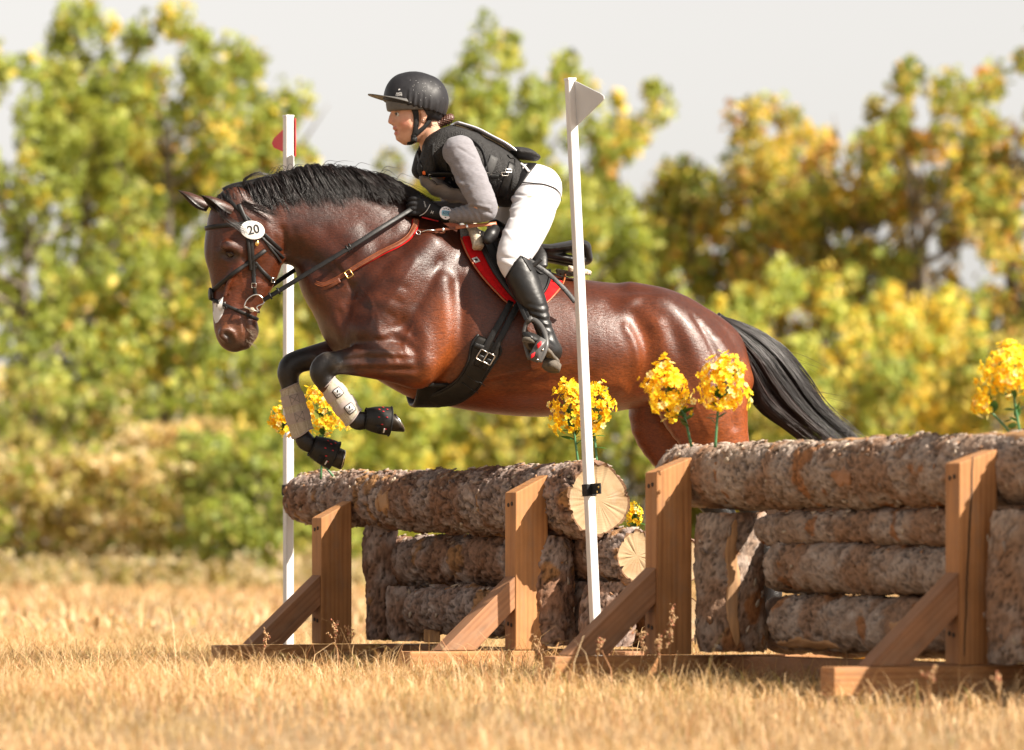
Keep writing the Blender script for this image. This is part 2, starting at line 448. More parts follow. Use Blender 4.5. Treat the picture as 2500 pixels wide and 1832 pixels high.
t = NT('black_hair'); c = t.coord()
colr = t.attr('col')
b = t.bsdf(colr, 0.34, 0.38)
simple('hoof_horn', (0.030, 0.023, 0.017), 0.45, 0.4, 0.4, 40, 0.3, 120)
simple('hoof_rim', (0.20, 0.14, 0.08), 0.5, 0.4, 0.3, 60)
simple('eye_dark', (0.012, 0.007, 0.004), 0.06, 0.8, 0.0)
simple('black_leather', (0.010, 0.0095, 0.0095), 0.45, 0.32, 0.3, 60, 0.25, 260, 0.002, dirt=((0.06, 0.05, 0.04), 0.10))
simple('boot_leather', (0.0095, 0.009, 0.009), 0.40, 0.40, 0.3, 25, 0.2, 160, 0.002, dirt=((0.07, 0.06, 0.045), 0.12))
simple('girth_leather', (0.012, 0.0105, 0.009), 0.52, 0.3, 0.35, 30, 0.3, 240, 0.002, dirt=((0.055, 0.04, 0.027), 0.22))
simple('brown_leather', (0.14, 0.040, 0.017), 0.45, 0.45, 0.25, 60, 0.25, 240)
simple('orange_leather', (0.34, 0.10, 0.034), 0.42, 0.5, 0.2, 60, 0.2, 240)
simple('red_felt', (0.50, 0.006, 0.008), 0.85, 0.2, 0.12, 60, 0.5, 500, 0.002, Sheen_Weight=0.0)
simple('grey_trim', (0.20, 0.19, 0.18), 0.8, 0.2, 0.5, 160, 0.6, 220)
simple('fleece', (0.52, 0.44, 0.34), 0.95, 0.1, 0.12, 40, 1.0, 90, 0.01)
simple('breech_white', (0.60, 0.59, 0.61), 0.75, 0.25, 0.03, 25, 0.2, 500, 0.001)
simple('vest_shell', (0.022, 0.021, 0.022), 0.6, 0.35, 0.3, 60)
t = NT('vest_mesh'); c = t.coord()
vv = t.voro(t.coord(scale=(1, 1, 1)), 210, 'F1')
b = t.bsdf(t.ramp(vv, [(0.15, (0.006, 0.006, 0.006)), (0.6, (0.028, 0.027, 0.027))]), 0.66, 0.28)
t.l(t.bump(vv, 0.7, 0.004), b.inputs['Normal'])
simple('helmet_lycra', (0.015, 0.0145, 0.017), 0.50, 0.35, 0.15, 60, 0.3, 700, 0.001)
simple('helmet_shell', (0.10, 0.097, 0.094), 0.55, 0.4, 0.1, 80, 0.15, 400)
simple('black_web', (0.010, 0.010, 0.0105), 0.65, 0.3, 0.3, 200, 0.5, 500)
simple('grey_cord', (0.055, 0.055, 0.055), 0.6, 0.3, 0.2, 200)
simple('orange_tab', (0.85, 0.16, 0.03), 0.6, 0.3, 0.1)
simple('glove_black', (0.0085, 0.008, 0.009), 0.6, 0.3, 0.25, 80, 0.4, 300)
simple('glove_red', (0.55, 0.015, 0.02), 0.55, 0.35, 0.15, 80, 0.3, 300)
simple('bib_clear', (0.46, 0.47, 0.53), 0.18, 0.6, 0.1, 12)
simple('white_print', (0.58, 0.58, 0.58), 0.6, 0.3, 0.02)
simple('black_print', (0.02, 0.02, 0.02), 0.6, 0.3, 0.02)
simple('watch_case', (0.72, 0.70, 0.74), 0.35, 0.5, 0.03)
simple('watch_screen', (0.20, 0.42, 0.55), 0.15, 0.5, 0.05)
simple('watch_digit', (0.02, 0.05, 0.10), 0.3, 0.5, 0.0)
simple('steel', (0.62, 0.60, 0.57), 0.22, 0.5, 0.1, 60, metallic=1.0)
simple('brass', (0.80, 0.55, 0.20), 0.25, 0.5, 0.1, 60, metallic=1.0)
simple('stirrup_grey', (0.075, 0.072, 0.07), 0.42, 0.5, 0.15, 40)
simple('stirrup_red', (0.80, 0.012, 0.02), 0.5, 0.4, 0.1)
simple('sole_rubber', (0.11, 0.095, 0.078), 0.75, 0.25, 0.3, 60, 0.5, 120)
simple('disc_white', (0.60, 0.585, 0.56), 0.35, 0.45, 0.03)
simple('neoprene_beige', (0.37, 0.315, 0.29), 0.85, 0.2, 0.08, 60, 0.3, 300)
t = NT('mesh_beige'); c = t.coord()
vv = t.voro(c, 190, 'F1', rnd=0.2)
b = t.bsdf(t.ramp(vv, [(0.25, (0.26, 0.225, 0.155)), (0.55, (0.45, 0.405, 0.33))]), 0.8, 0.2)
t.l(t.bump(vv, 0.3, 0.002), b.inputs['Normal'])
simple('bell_black', (0.010, 0.0095, 0.009), 0.55, 0.35, 0.3, 50, 0.3, 200, dirt=((0.12, 0.09, 0.06), 0.2))
simple('bell_red', (0.42, 0.010, 0.016), 0.5, 0.4, 0.1)
simple('pvc_white', (0.64, 0.63, 0.62), 0.38, 0.45, 0.03, 8, dirt=((0.45, 0.38, 0.30), 0.10))
simple('flag_white', (0.55, 0.56, 0.58), 0.5, 0.35, 0.02, 10)
simple('flag_red', (0.62, 0.03, 0.04), 0.5, 0.35, 0.08, 10)
simple('nail_tape', (0.62, 0.60, 0.60), 0.6, 0.3, 0.05)
simple('horse_chestnut_pad', (0.25, 0.10, 0.05), 0.7, 0.3)
simple('bark_rim', (0.16, 0.09, 0.05), 0.85, 0.2, 0.4, 90, 0.6, 160, 0.005)
simple('screw_dark', (0.045, 0.028, 0.018), 0.7, 0.3, 0.2)

# rider's skin and knitted shirt: their own colours are carried on the surface
t = NT('skin'); c = t.coord()
cc = t.mix(0.25, t.attr('col'), t.mix(1.0, t.attr('col'), t.ramp(t.noise(c, 60, 4, 0.6), [(0.3, (0.8, 0.72, 0.7)), (0.7, (1.12, 1.08, 1.05))]), 'MULTIPLY'))
b = t.bsdf(cc, 0.46, 0.4, Subsurface_Weight=0.12, Subsurface_Scale=0.01)
b.inputs['Subsurface Radius'].default_value = (1.0, 0.4, 0.25)
t.l(t.bump(t.noise(c, 350, 3), 0.12, 0.001), b.inputs['Normal'])
t = NT('knit_grey'); c = t.coord()
f = t.noise(t.coord(scale=(60, 60, 500), rot=(0, 0.6, 0)), 1, 3, 0.6)
b = t.bsdf(t.ramp(f, [(0.3, (0.172, 0.166, 0.182)), (0.7, (0.238, 0.230, 0.250))]), 0.85, 0.2, Sheen_Weight=0.15)
t.l(t.bump(f, 0.25, 0.002), b.inputs['Normal'])
t = NT('brown_hair'); c = t.coord()
b = t.bsdf(t.attr('col'), 0.42, 0.5)

# sawn fir: grain runs along local z
def wood(name, base, dark, gs=1.0):
    t = NT(name); c = t.coord(scale=(26 * gs, 26 * gs, 1.5)); c2 = t.coord()
    oi = t.n('ShaderNodeObjectInfo')
    va = t.n('ShaderNodeVectorMath', operation='ADD'); t.l(c, va.inputs[0]); sc = t.n('ShaderNodeVectorMath', operation='SCALE'); sc.inputs[0].default_value = (13, 7, 29); t.l(oi.outputs['Random'], sc.inputs['Scale']); t.l(sc.outputs[0], va.inputs[1])
    g = t.noise(va.outputs[0], 1.0, 6, 0.62, 0.6)
    wv = t.n('ShaderNodeTexWave', wave_type='BANDS', bands_direction='X'); t.l(va.outputs[0], wv.inputs[0]); wv.inputs['Scale'].default_value = 0.55; wv.inputs['Distortion'].default_value = 7; wv.inputs['Detail'].default_value = 3; wv.inputs['Detail Scale'].default_value = 0.7
    f = t.math('ADD', t.math('MULTIPLY', g, 0.84), t.math('MULTIPLY', wv.outputs['Fac'], 0.16))
    cc = t.ramp(f, [(0.22, dark), (0.5, base), (0.85, tuple(min(1, x * 1.28) for x in base))])
    # knots
    kv = t.n('ShaderNodeTexVoronoi', feature='F1'); t.l(t.coord(scale=(6, 6, 2.3)), kv.inputs['Vector']); kv.inputs['Scale'].default_value = 1.3; kv.inputs['Randomness'].default_value = 1
    kn = t.ramp(kv.outputs['Distance'], [(0.05, (1, 1, 1)), (0.15, (0, 0, 0))])
    cc = t.mix(t.math('MULTIPLY', kn, 0.6), cc, tuple(x * 0.35 for x in dark))
    gr = t.ramp(t.noise(c2, 4, 5, 0.6), [(0.35, (0.78, 0.76, 0.76)), (0.7, (1.12, 1.08, 1.05))])
    cc = t.mix(1.0, cc, gr, 'MULTIPLY')
    cc = t.mix(t.ramp(t.noise(t.coord(scale=(3, 3, 1)), 3.5, 6, 0.7), [(0.5, (0, 0, 0)), (0.72, (0.55, 0.55, 0.55))]), cc, (0.27, 0.19, 0.13)); cc = t.mix(t.ramp(t.noise(t.coord(scale=(40, 40, 2.2)), 1.0, 4, 0.7), [(0.24, (0.7, 0.7, 0.7)), (0.31, (0, 0, 0))]), cc, tuple(x * .3 for x in dark))
    b = t.bsdf(cc, 0.68, 0.3); t.l(t.bump(f, 0.45, 0.005), b.inputs['Normal']); return t.m
wood('timber', (0.42, 0.205, 0.080), (0.27, 0.115, 0.042))
wood('timber_grey', (0.33, 0.168, 0.085), (0.21, 0.095, 0.045))
wood('peeled_wood', (0.46, 0.26, 0.12), (0.30, 0.145, 0.06))

# bark: its plates, pits and torn patches are coloured on the surface; the shader adds fine grain
t = NT('bark'); c = t.coord(scale=(1, 1, 0.5)); a = t.attr('col')
n2 = t.noise(c, 70, 5, 0.7); n3 = t.noise(c, 190, 3, 0.7)
cc = t.mix(0.75, a, t.mix(1.0, a, t.ramp(n2, [(0.25, (0.45, 0.42, 0.40)), (0.5, (1, 1, 1)), (0.78, (1.45, 1.4, 1.35))]), 'MULTIPLY'))
b = t.bsdf(cc, 0.85, 0.22)
t.l(t.bump(t.math('ADD', t.math('MULTIPLY', n2, 0.65), t.math('MULTIPLY', n3, 0.35)), 0.8, 0.012), b.inputs['Normal'])
t = NT('bark_tree'); c = t.coord(scale=(1, 1, .3)); n2 = t.noise(c, 6, 6, 0.7)
b = t.bsdf(t.ramp(n2, [(0.3, (0.10, 0.08, 0.065)), (0.7, (0.30, 0.255, 0.21))]), 0.9, 0.2); t.l(t.bump(n2, 0.8, 0.05), b.inputs['Normal'])
t = NT('bark_flake'); oi = t.attr('col')
b = t.bsdf(oi, 0.85, 0.25); t.l(t.bump(t.noise(t.coord(), 120, 4), 0.5, 0.004), b.inputs['Normal'])

# sawn log end: rings and drying cracks round local z
t = NT('end_grain'); c = t.coord()
wv = t.n('ShaderNodeTexWave', wave_type='RINGS', rings_direction='Z'); t.l(c, wv.inputs[0]); wv.inputs['Scale'].default_value = 44; wv.inputs['Distortion'].default_value = 4.5; wv.inputs['Detail'].default_value = 3; wv.inputs['Detail Scale'].default_value = 1.2
cc = t.ramp(wv.outputs['Fac'], [(0.1, (0.32, 0.225, 0.125)), (0.8, (0.37, 0.27, 0.16))])
st = t.noise(t.coord(scale=(7, 7, 1)), 1.0, 5, 0.6, 1.0)
cc = t.mix(t.ramp(st, [(0.48, (0, 0, 0)), (0.70, (0.85, 0.85, 0.85))]), cc, (0.25, 0.14, 0.06)); cc = t.mix(t.ramp(t.noise(c, 11, 5, 0.65), [(0.5, (0, 0, 0)), (0.75, (0.6, 0.6, 0.6))]), cc, (0.27, 0.22, 0.165))
gr = t.n('ShaderNodeTexGradient', gradient_type='RADIAL'); t.l(c, gr.inputs[0])
ang = t.math('MULTIPLY', gr.outputs['Fac'], 46.0)
cmb = t.n('ShaderNodeCombineXYZ'); t.l(ang, cmb.inputs[0])
ck = t.noise(cmb.outputs[0], 1.0, 3, 0.7)
cc = t.mix(t.ramp(ck, [(0.04, (0.3, 0.3, 0.3)), (0.07, (0, 0, 0))]), cc, (0.24, 0.14, 0.07))
saw = t.noise(t.coord(scale=(20, 320, 1), rot=(0, 0, 0.3)), 1.0, 3, 0.6)
b = t.bsdf(cc, 0.75, 0.25); t.l(t.bump(saw, 0.3, 0.003), b.inputs['Normal'])

# leaves, grass, petals: thin, light passes through
def leafy(name, gain=1.0, trans=0.42, rough=0.5, col=None):
    t = NT(name); a = t.attr('col') if col is None else None
    if col is not None:
        f = t.noise(t.coord(), 25, 4, 0.6); a = t.ramp(f, [(0.3, tuple(x * 0.75 for x in col)), (0.7, tuple(min(1, x * 1.2) for x in col))])
    d = t.n('ShaderNodeBsdfPrincipled'); t.l(a, d.inputs['Base Color']); d.inputs['Roughness'].default_value = rough; d.inputs['Specular IOR Level'].default_value = 0.3
    tr = t.n('ShaderNodeBsdfTranslucent'); t.l(t.mix(1.0, a, (1.15, 1.1, 0.75), 'MULTIPLY'), tr.inputs[0])
    m = t.n('ShaderNodeMixShader'); m.inputs[0].default_value = trans
    t.l(d.outputs[0], m.inputs[1]); t.l(tr.outputs[0], m.inputs[2]); t.l(m.outputs[0], t.out.inputs[0]); return t.m
leafy('leaf', trans=0.5); leafy('grass_blade', trans=0.30, rough=0.6); leafy('petal', trans=0.38, rough=0.6); leafy('silk_leaf', trans=0.2, rough=0.4, col=(0.055, 0.15, 0.03))
simple('stem_green', (0.06, 0.17, 0.07), 0.45, 0.4, 0.2)

t = NT('ground_soil'); c = t.coord()
n1 = t.noise(c, 1.3, 6, 0.6); n2 = t.noise(c, 22, 6, 0.7); n3 = t.noise(c, 0.15, 4, 0.6)
cc = t.ramp(n2, [(0.25, (0.21, 0.130, 0.066)), (0.5, (0.41, 0.28, 0.150)), (0.8, (0.53, 0.375, 0.215))])
cc = t.mix(t.math('MULTIPLY', t.ramp(n1, [(0.5, (0, 0, 0)), (0.75, (1, 1, 1))]), 0.4), cc, (0.34, 0.24, 0.10))
b = t.bsdf(cc, 0.9, 0.15); t.l(t.bump(t.noise(c, 40, 6, 0.75), 0.8, 0.05), b.inputs['Normal'])

simple('house_wall', (0.42, 0.44, 0.47), 0.8, 0.2, 0.06, 2)
simple('house_roof', (0.16, 0.13, 0.12), 0.8, 0.2, 0.15, 6)
simple('house_trim', (0.75, 0.74, 0.72), 0.6, 0.3, 0.03)
simple('window_pane', (0.05, 0.07, 0.09), 0.08, 0.6, 0.05)
M = MATS

# ------------------------------------------------------------------ ground
def ground_z(x, y):
    d = np.asarray(y) + CAM_D
    z = .10 * np.clip((d - 45) / 70, 0, 1) ** 2
    return z + .02 * np.sin(np.asarray(x) * 1.1 + .4) * np.sin(d * .6) * np.clip((28 - d) / 10, 0.2, 1) - .012 - .026 * np.clip(18.8 - d, 0, 9)
gx = np.concatenate([np.linspace(-900, -40, 14), np.linspace(-30, -8, 12), np.linspace(-7, 7, 60), np.linspace(8, 30, 12), np.linspace(40, 900, 14)])
gy = np.concatenate([np.linspace(-60, -20, 8), np.linspace(-18, 14, 100), np.linspace(16, 120, 40), np.linspace(140, 1500, 14)])
GX, GY = np.meshgrid(gx, gy, indexing='ij'); GZ = ground_z(GX, GY)
GV = np.stack([GX, GY, GZ], -1).reshape(-1, 3); ny_ = len(gy)
ii, jj = np.meshgrid(np.arange(len(gx) - 1), np.arange(ny_ - 1), indexing='ij'); o = (ii * ny_ + jj).ravel()
gq = np.stack([o, o + ny_, o + ny_ + 1, o + 1], 1)
tag(mobj('ground', np_mesh('ground', GV, quads=gq), M['ground_soil']), kind='structure')

# ------------------------------------------------------------------ dry grass
def blades(pts, h, w, lean, az, col, curl, seg=3, seed=0):
    """many grass blades in one go; arrays of equal length -> Geo arrays"""
    n = len(pts); r = np.random.default_rng(seed)
    t_ = np.linspace(0, 1, seg + 1)
    dirx, diry = np.cos(az), np.sin(az); fa = az + r.uniform(0.6, 2.5, n); sx, sy = np.cos(fa), np.sin(fa)
    V = np.zeros((n, seg * 2 + 1, 3)); C = np.zeros((n, seg * 2 + 1, 3))
    for i in range(seg + 1):
        t = t_[i]; bend = lean * t + curl * t * t
        px = pts[:, 0] + dirx * h * np.sin(bend) * t; py = pts[:, 1] + diry * h * np.sin(bend) * t; pz = pts[:, 2] + h * np.cos(np.minimum(bend, 2.2)) * t
        pz = np.maximum(pz, pts[:, 2] - .01 + .012 * (t > 0))
        ww = w * (1 - t) ** .7 * .5
        if i < seg:
            V[:, 2 * i] = np.stack([px - sx * ww, py - sy * ww, pz], 1); V[:, 2 * i + 1] = np.stack([px + sx * ww, py + sy * ww, pz], 1)
            C[:, 2 * i] = C[:, 2 * i + 1] = col * 1.0
        else:
            V[:, 2 * i] = np.stack([px, py, pz], 1); C[:, 2 * i] = col
    base = (np.arange(n) * (seg * 2 + 1))[:, None]
    Q = np.concatenate([base + np.array([2 * i, 2 * i + 1, 2 * i + 3, 2 * i + 2]) for i in range(seg - 1)], 0)
    T = base + np.array([2 * seg - 2, 2 * seg - 1, 2 * seg])
    return V.reshape(-1, 3), Q, T, C.reshape(-1, 3)
def straw(n, r):
    pal = np.array([(.575, .378, .190), (.65, .448, .245), (.48, .292, .132), (.70, .52, .315), (.39, .215, .095), (.53, .268, .132), (.27, .24, .080)])
    k = r.choice(len(pal), n, p=[.27, .24, .17, .13, .08, .08, .03]); return pal[k] * r.uniform(.8, 1.15, n)[:, None]
r = np.random.default_rng(11)
def scatter_d(n, d0, d1, power, margin):
    d = (d0 ** power + r.uniform(0, 1, n) * (d1 ** power - d0 ** power)) ** (1 / power)
    x = r.uniform(-1, 1, n) * (d * .0905 + margin); return x, d - CAM_D
def grass_obj(name, n, d0, d1, power, margin, hr, wr, label, seed, seg=3):
    x, y = scatter_d(n, d0, d1, power, margin)
    cl = fbm(np.stack([x * 1.6, y * 1.0, x * 0 + seed], 1), 3, seed)
    keep = r.uniform(0, 1, n) < np.clip(.35 + 1.6 * (cl - .3), .25, 1); x, y, cl = x[keep], y[keep], cl[keep]; m = len(x)
    if name == 'tall_grass': ok = ~((x > .75) & (y < -4.5)); x, y, cl = x[ok], y[ok], cl[ok]; m = len(x)
    h = r.uniform(*hr, m) * (.55 + 1.0 * cl) * np.where(r.uniform(0, 1, m) < .06, 1.5, 1)
    pc = fbm(np.stack([x * .8, y * .45, x * 0 + seed + 5], 1), 3, seed + 7); sc = straw(m, r) * np.clip(.62 + .85 * pc, .6, 1.15)[:, None]; gr_p = np.clip((fbm(np.stack([x * 1.1 + 9, y * .7, x * 0], 1), 2, seed + 8) - .62) / .08, 0, 1)[:, None] * .45; sc = sc * (1 - gr_p) + np.array((.30, .25, .10)) * gr_p
    V, Q, T, C = blades(np.stack([x, y, ground_z(x, y)], 1), h, r.uniform(*wr, m), np.abs(r.normal(.55, .55, m)), r.uniform(0, 2 * np.pi, m), sc, r.uniform(.1, 1.5, m), seg, seed)
    me = np_mesh(name, V, quads=Q, tris=T); set_col(me, C)
    return tag(mobj(name, me, M['grass_blade'], shade=False), label, 'grass', kind='stuff')
grass_obj('near_grass', 135000, 12.2, 34, 1.75, 1.0, (.035, .125), (.0026, .0052), 'short dry straw-coloured grass in front of and around the fences', 3)
grass_obj('tall_grass', 11000, 17.4, 23.8, 1.2, .6, (.08, .20), (.0026, .0046), 'taller dry grass round the foot of the fences', 9)
grass_obj('far_grass', 42000, 33, 112, 1.6, 3.0, (.06, .20), (.012, .03), 'tawny dry grass reaching back to the trees', 4, 2)

grass_obj('field_edge_grass', 7000, 66, 96, 1.2, 3.0, (.08, .28), (.02, .04), 'tall pale grass at the far edge of the field', 14, 2)
# ------------------------------------------------------------------ log fences
def frame_of(c0, c1):
    a = Vector((c1.x - c0.x, c1.y - c0.y, 0)).normalized(); p = Vector((a.y, -a.x, 0))
    if p.x > 0: p = -p
    return a, p
BARKS = {'low': dict(plate=((.345, .270, .238), (.275, .182, .140), (.42, .34, .30)), brown=(.245, .122, .066), torn=(.37, .19, .075), pit=(.026, .018, .015), w=1.05),
         'high': dict(plate=((.385, .305, .252), (.325, .230, .170), (.44, .36, .305)), brown=(.285, .155, .085), torn=(.33, .14, .05), pit=(.032, .021, .017), w=.62)}
def bark_field(x, y, s, seed, kind):
    """relief and colour of flaky bark on a log (x,y across, s along)"""
    X = np.stack([x, y, s], 1)
    w = np.stack([fbm(X * 13, 3, seed), fbm(X * 13 + 9, 3, seed + 1), fbm(X * 13 + 17, 3, seed + 2)], 1) - .5
    Y = X + w * .060
    big = fbm(X * 7, 3, seed + 5) - .5
    # plates: cells stretched along the log and slanting round it
    Z = np.stack([Y[:, 0], Y[:, 1], Y[:, 2] * .45 + (Y[:, 0] - Y[:, 1]) * .35], 1)
    rid = np.abs(2 * fbm(Z * 24, 2, seed + 6, .4) - 1)
    crack = np.clip(1 - rid / .10, 0, 1)
    crack2 = np.clip(1 - np.abs(2 * fbm(Z * 52 + 5, 2, seed + 7, .4) - 1) / .12, 0, 1)
    pit = np.clip((fbm(np.stack([X[:, 0] * 75, X[:, 1] * 75, X[:, 2] * 30 + X[:, 0] * 45], 1), 2, seed + 8) - (.635 if kind == 'high' else .61)) / .05, 0, 1) * np.clip((fbm(X * 8 + 40, 2, seed + 18) - .38) / .12, 0, 1)
    step = fbm(Z * 17 + 3, 2, seed + 11); plate = np.floor(step * 6) / 6 + .3 * (step * 6 % 1) / 6
    fine = fbm(Y * 90, 2, seed + 9) - .5
    fis = np.clip(1 - np.abs(2 * fbm(np.stack([Y[:, 0] * 46, Y[:, 1] * 46, Y[:, 2] * 13], 1), 3, seed + 20, .5) - 1) / .085, 0, 1) * np.clip((fbm(X * 6 + 50, 2, seed + 21) - .36) / .14, 0, 1)
    pit = pit * .55
    B = BARKS[kind]; cr = crack * B['w'] + crack2 * .45 * B['w']
    h = big * .028 - .013 * np.clip(crack * B['w'], 0, 1) - .006 * crack2 * B['w'] - .006 * pit - .009 * fis + (plate - .5) * (.010 if kind == 'high' else .016) + fine * .007
    k = fbm(X * 9 + 2, 3, seed + 12); k2 = fbm(np.stack([Y[:, 0] * 30, Y[:, 1] * 30, Y[:, 2] * 10], 1), 2, seed + 13); k3 = fbm(X * 4.5 + 7, 3, seed + 14)
    p = [np.array(q) for q in B['plate']]; C = p[0] + (p[1] - p[0]) * np.clip((k - .42) / .2, 0, 1)[:, None]; C = C + (p[2] - C) * np.clip((k2 - .55) / .2, 0, 1)[:, None]
    C = C + (np.array(B['brown']) - C) * (np.clip((k3 - .50) / .10, 0, 1) * .75)[:, None]
    C = C + (np.array(B['torn']) - C) * (np.clip((fbm(X * 6 + 31, 3, seed + 15) - .63) / .03, 0, 1) * .9)[:, None]
    dk = np.clip(np.maximum(np.maximum(np.clip(cr, 0, 1) ** 1.5 * .85, pit * .9), fis * .85), 0, 1)
    C = C + (np.array(B['pit']) - C) * dk[:, None]
    C = C * (.88 + .24 * vnoise(X * 45, seed + 16))[:, None]
    return h, np.clip(C, 0, 1)
def make_log(name, A, B, rA, rB, parent, mat, seed, amp=.011, ends=(True, True), flakes=0, res=.0095, base=None, bend=.01):
    A = Vector(A); B = Vector(B); ax = (B - A); L = ax.length
    rot = ax.to_track_quat('Z', 'Y')
    nl = max(8, int(L / res)); nr = max(24, int(2 * math.pi * max(rA, rB) / res))
    s = np.linspace(0, L, nl + 1); th = np.arange(nr) / nr * 2 * np.pi
    S, TH = np.meshgrid(s, th, indexing='ij'); Sf, Tf = S.ravel(), TH.ravel()
    r0 = rA + (rB - rA) * Sf / L
    hgt, bcol = bark_field(np.cos(Tf) * r0, np.sin(Tf) * r0, Sf + seed * 3.7, seed, mat)
    prof = r0 * (1 + .05 * np.sin(Tf * 2 + seed + Sf * 1.1)) + hgt
    edge = np.minimum(Sf, L - Sf); prof -= .010 * np.exp(-(edge / .018) ** 2)
    bx = bend * np.sin(Sf / L * 3.1 + seed); by = bend * np.sin(Sf / L * 4.3 + seed * 2)
    jag = .012 * (fbm(np.stack([np.cos(Tf) * 4, np.sin(Tf) * 4, Tf * 0 + seed], 1), 2, seed) - .5)
    zz = Sf + np.where(Sf < 1e-6, jag, 0) - np.where(Sf > L - 1e-6, jag, 0)
    V = np.stack([np.cos(Tf) * prof + bx, np.sin(Tf) * prof + by, zz], 1)
    i, j = np.meshgrid(np.arange(nl), np.arange(nr), indexing='ij'); i = i.ravel(); j = j.ravel(); k = (j + 1) % nr
    Q = np.stack([i * nr + j, i * nr + k, (i + 1) * nr + k, (i + 1) * nr + j], 1)
    me = np_mesh(name, V, quads=Q); set_col(me, bcol); o = mobj(name, me, M['bark'], parent)
    inv = parent_loc(parent)
    o.rotation_mode = 'QUATERNION'; o.rotation_quaternion = rot; o.location = A - inv
    for e, on in enumerate(ends):
        if not on: continue
        row = V[:nr] if e == 0 else V[-nr:]
        rings = []; c = row.mean(0)
        dr = np.hypot(row[:, 0] - c[0], row[:, 1] - c[1]); ft_ = np.fft.rfft(dr); ft_[5:] = 0; sm_ = np.fft.irfft(ft_, nr); circ = c + (row - c) * (np.minimum(sm_, dr + .004) / dr)[:, None]
        rings.append(row)
        for f in (.945, .64, .32): rings.append(c + (circ - c) * f)
        z0 = (0.004 if e == 0 else L - .004)
        Vc = [rings[0]]; 
        for q in rings[1:]: q = q.copy(); q[:, 2] = z0 + .0015 * np.random.default_rng(seed).normal(0, 1, nr); Vc.append(q)
        Vc = np.vstack(Vc + [np.array([[c[0], c[1], z0]])]); Qe = []; Te = []
        for m_ in range(3):
            for jj_ in range(nr):
                kk = (jj_ + 1) % nr; qd = (m_ * nr + jj_, m_ * nr + kk, (m_ + 1) * nr + kk, (m_ + 1) * nr + jj_)
                Qe.append(qd if e == 1 else qd[::-1])
        for jj_ in range(nr):
            kk = (jj_ + 1) % nr; tr = (3 * nr + jj_, 3 * nr + kk, 4 * nr); Te.append(tr if e == 1 else tr[::-1])
        me_ = np_mesh('end_grain', Vc, quads=Qe, tris=Te); eo = mobj('end_grain', me_, [M['end_grain'], M['bark_rim']], o, shade=False); me_.polygons.foreach_set('material_index', np.r_[np.ones(nr), np.zeros(len(me_.polygons) - nr)].astype(np.int32))
    if flakes:
        rr = np.random.default_rng(seed + 50); g = Geo()
        pal = np.array([(.36, .29, .24), (.29, .22, .175), (.42, .34, .265), (.29, .16, .09), (.46, .37, .28), (.19, .135, .10)]); upl = rot.inverted() @ Vector((0, 0, 1)); t_up = math.atan2(upl.y, upl.x); lying = abs(ax.normalized().z) < .5
        for q in range(flakes):
            s_ = rr.uniform(.02, L - .02); t_ = (t_up + rr.normal(0, .55)) % (2 * np.pi) if lying and rr.uniform() < .8 else rr.uniform(0, 2 * np.pi)
            ia = int(s_ / L * nl); ja = int(t_ / (2 * np.pi) * nr) % nr; p = V[ia * nr + ja]; c_ = np.array((bx[ia * nr], by[ia * nr], s_))
            n = p - c_; n[2] = 0; n /= np.linalg.norm(n); T = np.array((0, 0, 1.0)); Sd = np.cross(n, T)
            a = rr.normal(.35, .5); e1 = T * math.cos(a) + Sd * math.sin(a); e2 = np.cross(n, e1)
            l_, w_ = rr.uniform(.014, .050), rr.uniform(.008, .024); tilt = rr.uniform(.0, .30)
            m_ = 6; an = np.arange(m_) / m_ * 2 * np.pi; rad = rr.uniform(.65, 1.15, m_)
            out = [p + e1 * l_ * .5 * math.cos(x) * k_ + e2 * w_ * .5 * math.sin(x) * k_ + n * (.0005 + tilt * l_ * .5 * (math.cos(x) * .5 + .5) + .002 * math.sin(x * 2)) for x, k_ in zip(an, rad)]
            mid_ = np.mean(out, 0); up_ = [z + n * .0035 for z in out]
            Vv = out + up_ + [mid_ + n * .0045]
            Qf = [(z, (z + 1) % m_, m_ + (z + 1) % m_, m_ + z) for z in range(m_)]; Tf_ = [(m_ + z, m_ + (z + 1) % m_, 2 * m_) for z in range(m_)]
            g.add(Vv, Qf, Tf_, col=pal[rr.integers(len(pal))] * rr.uniform(.75, 1.2))
        f = g.build('bark_flakes', M['bark_flake'], o, shade=False); f['kind'] = 'stuff'
    return o
def parent_loc(p): return Vector(p.location) if p is not None else Vector((0, 0, 0))
def timber(name, poly, thick, origin, a, p, parent, mat, along='z', bev=.004, inset=0.0):
    """plank whose outline poly is given in (t along p, z), pulled -thick along a; grain follows local z"""
    bm = bmesh.new(); bm_prism(bm, poly, -thick - inset, -inset); bevel_all(bm, bev, 2)
    # local x = p, y = -a, z = up
    Mx = Matrix(((p.x, a.x, 0), (p.y, a.y, 0), (0, 0, 1)))
    if along != 'z':       # turn the grain to lie along the given direction (t,z)
        d = Vector((along[0], 0, along[1])).normalized(); q = Vector((0, 0, 1)).rotation_difference(d)
        bmesh.ops.transform(bm, matrix=q.inverted().to_matrix().to_4x4(), verts=bm.verts)
        Mx = Mx @ q.to_matrix()
    o = mobj(name, bm_mesh(name, bm), mat, parent, shade=False)
    o.rotation_mode = 'QUATERNION'; o.rotation_quaternion = Mx.to_quaternion(); o.location = origin - parent_loc(parent)
    return o
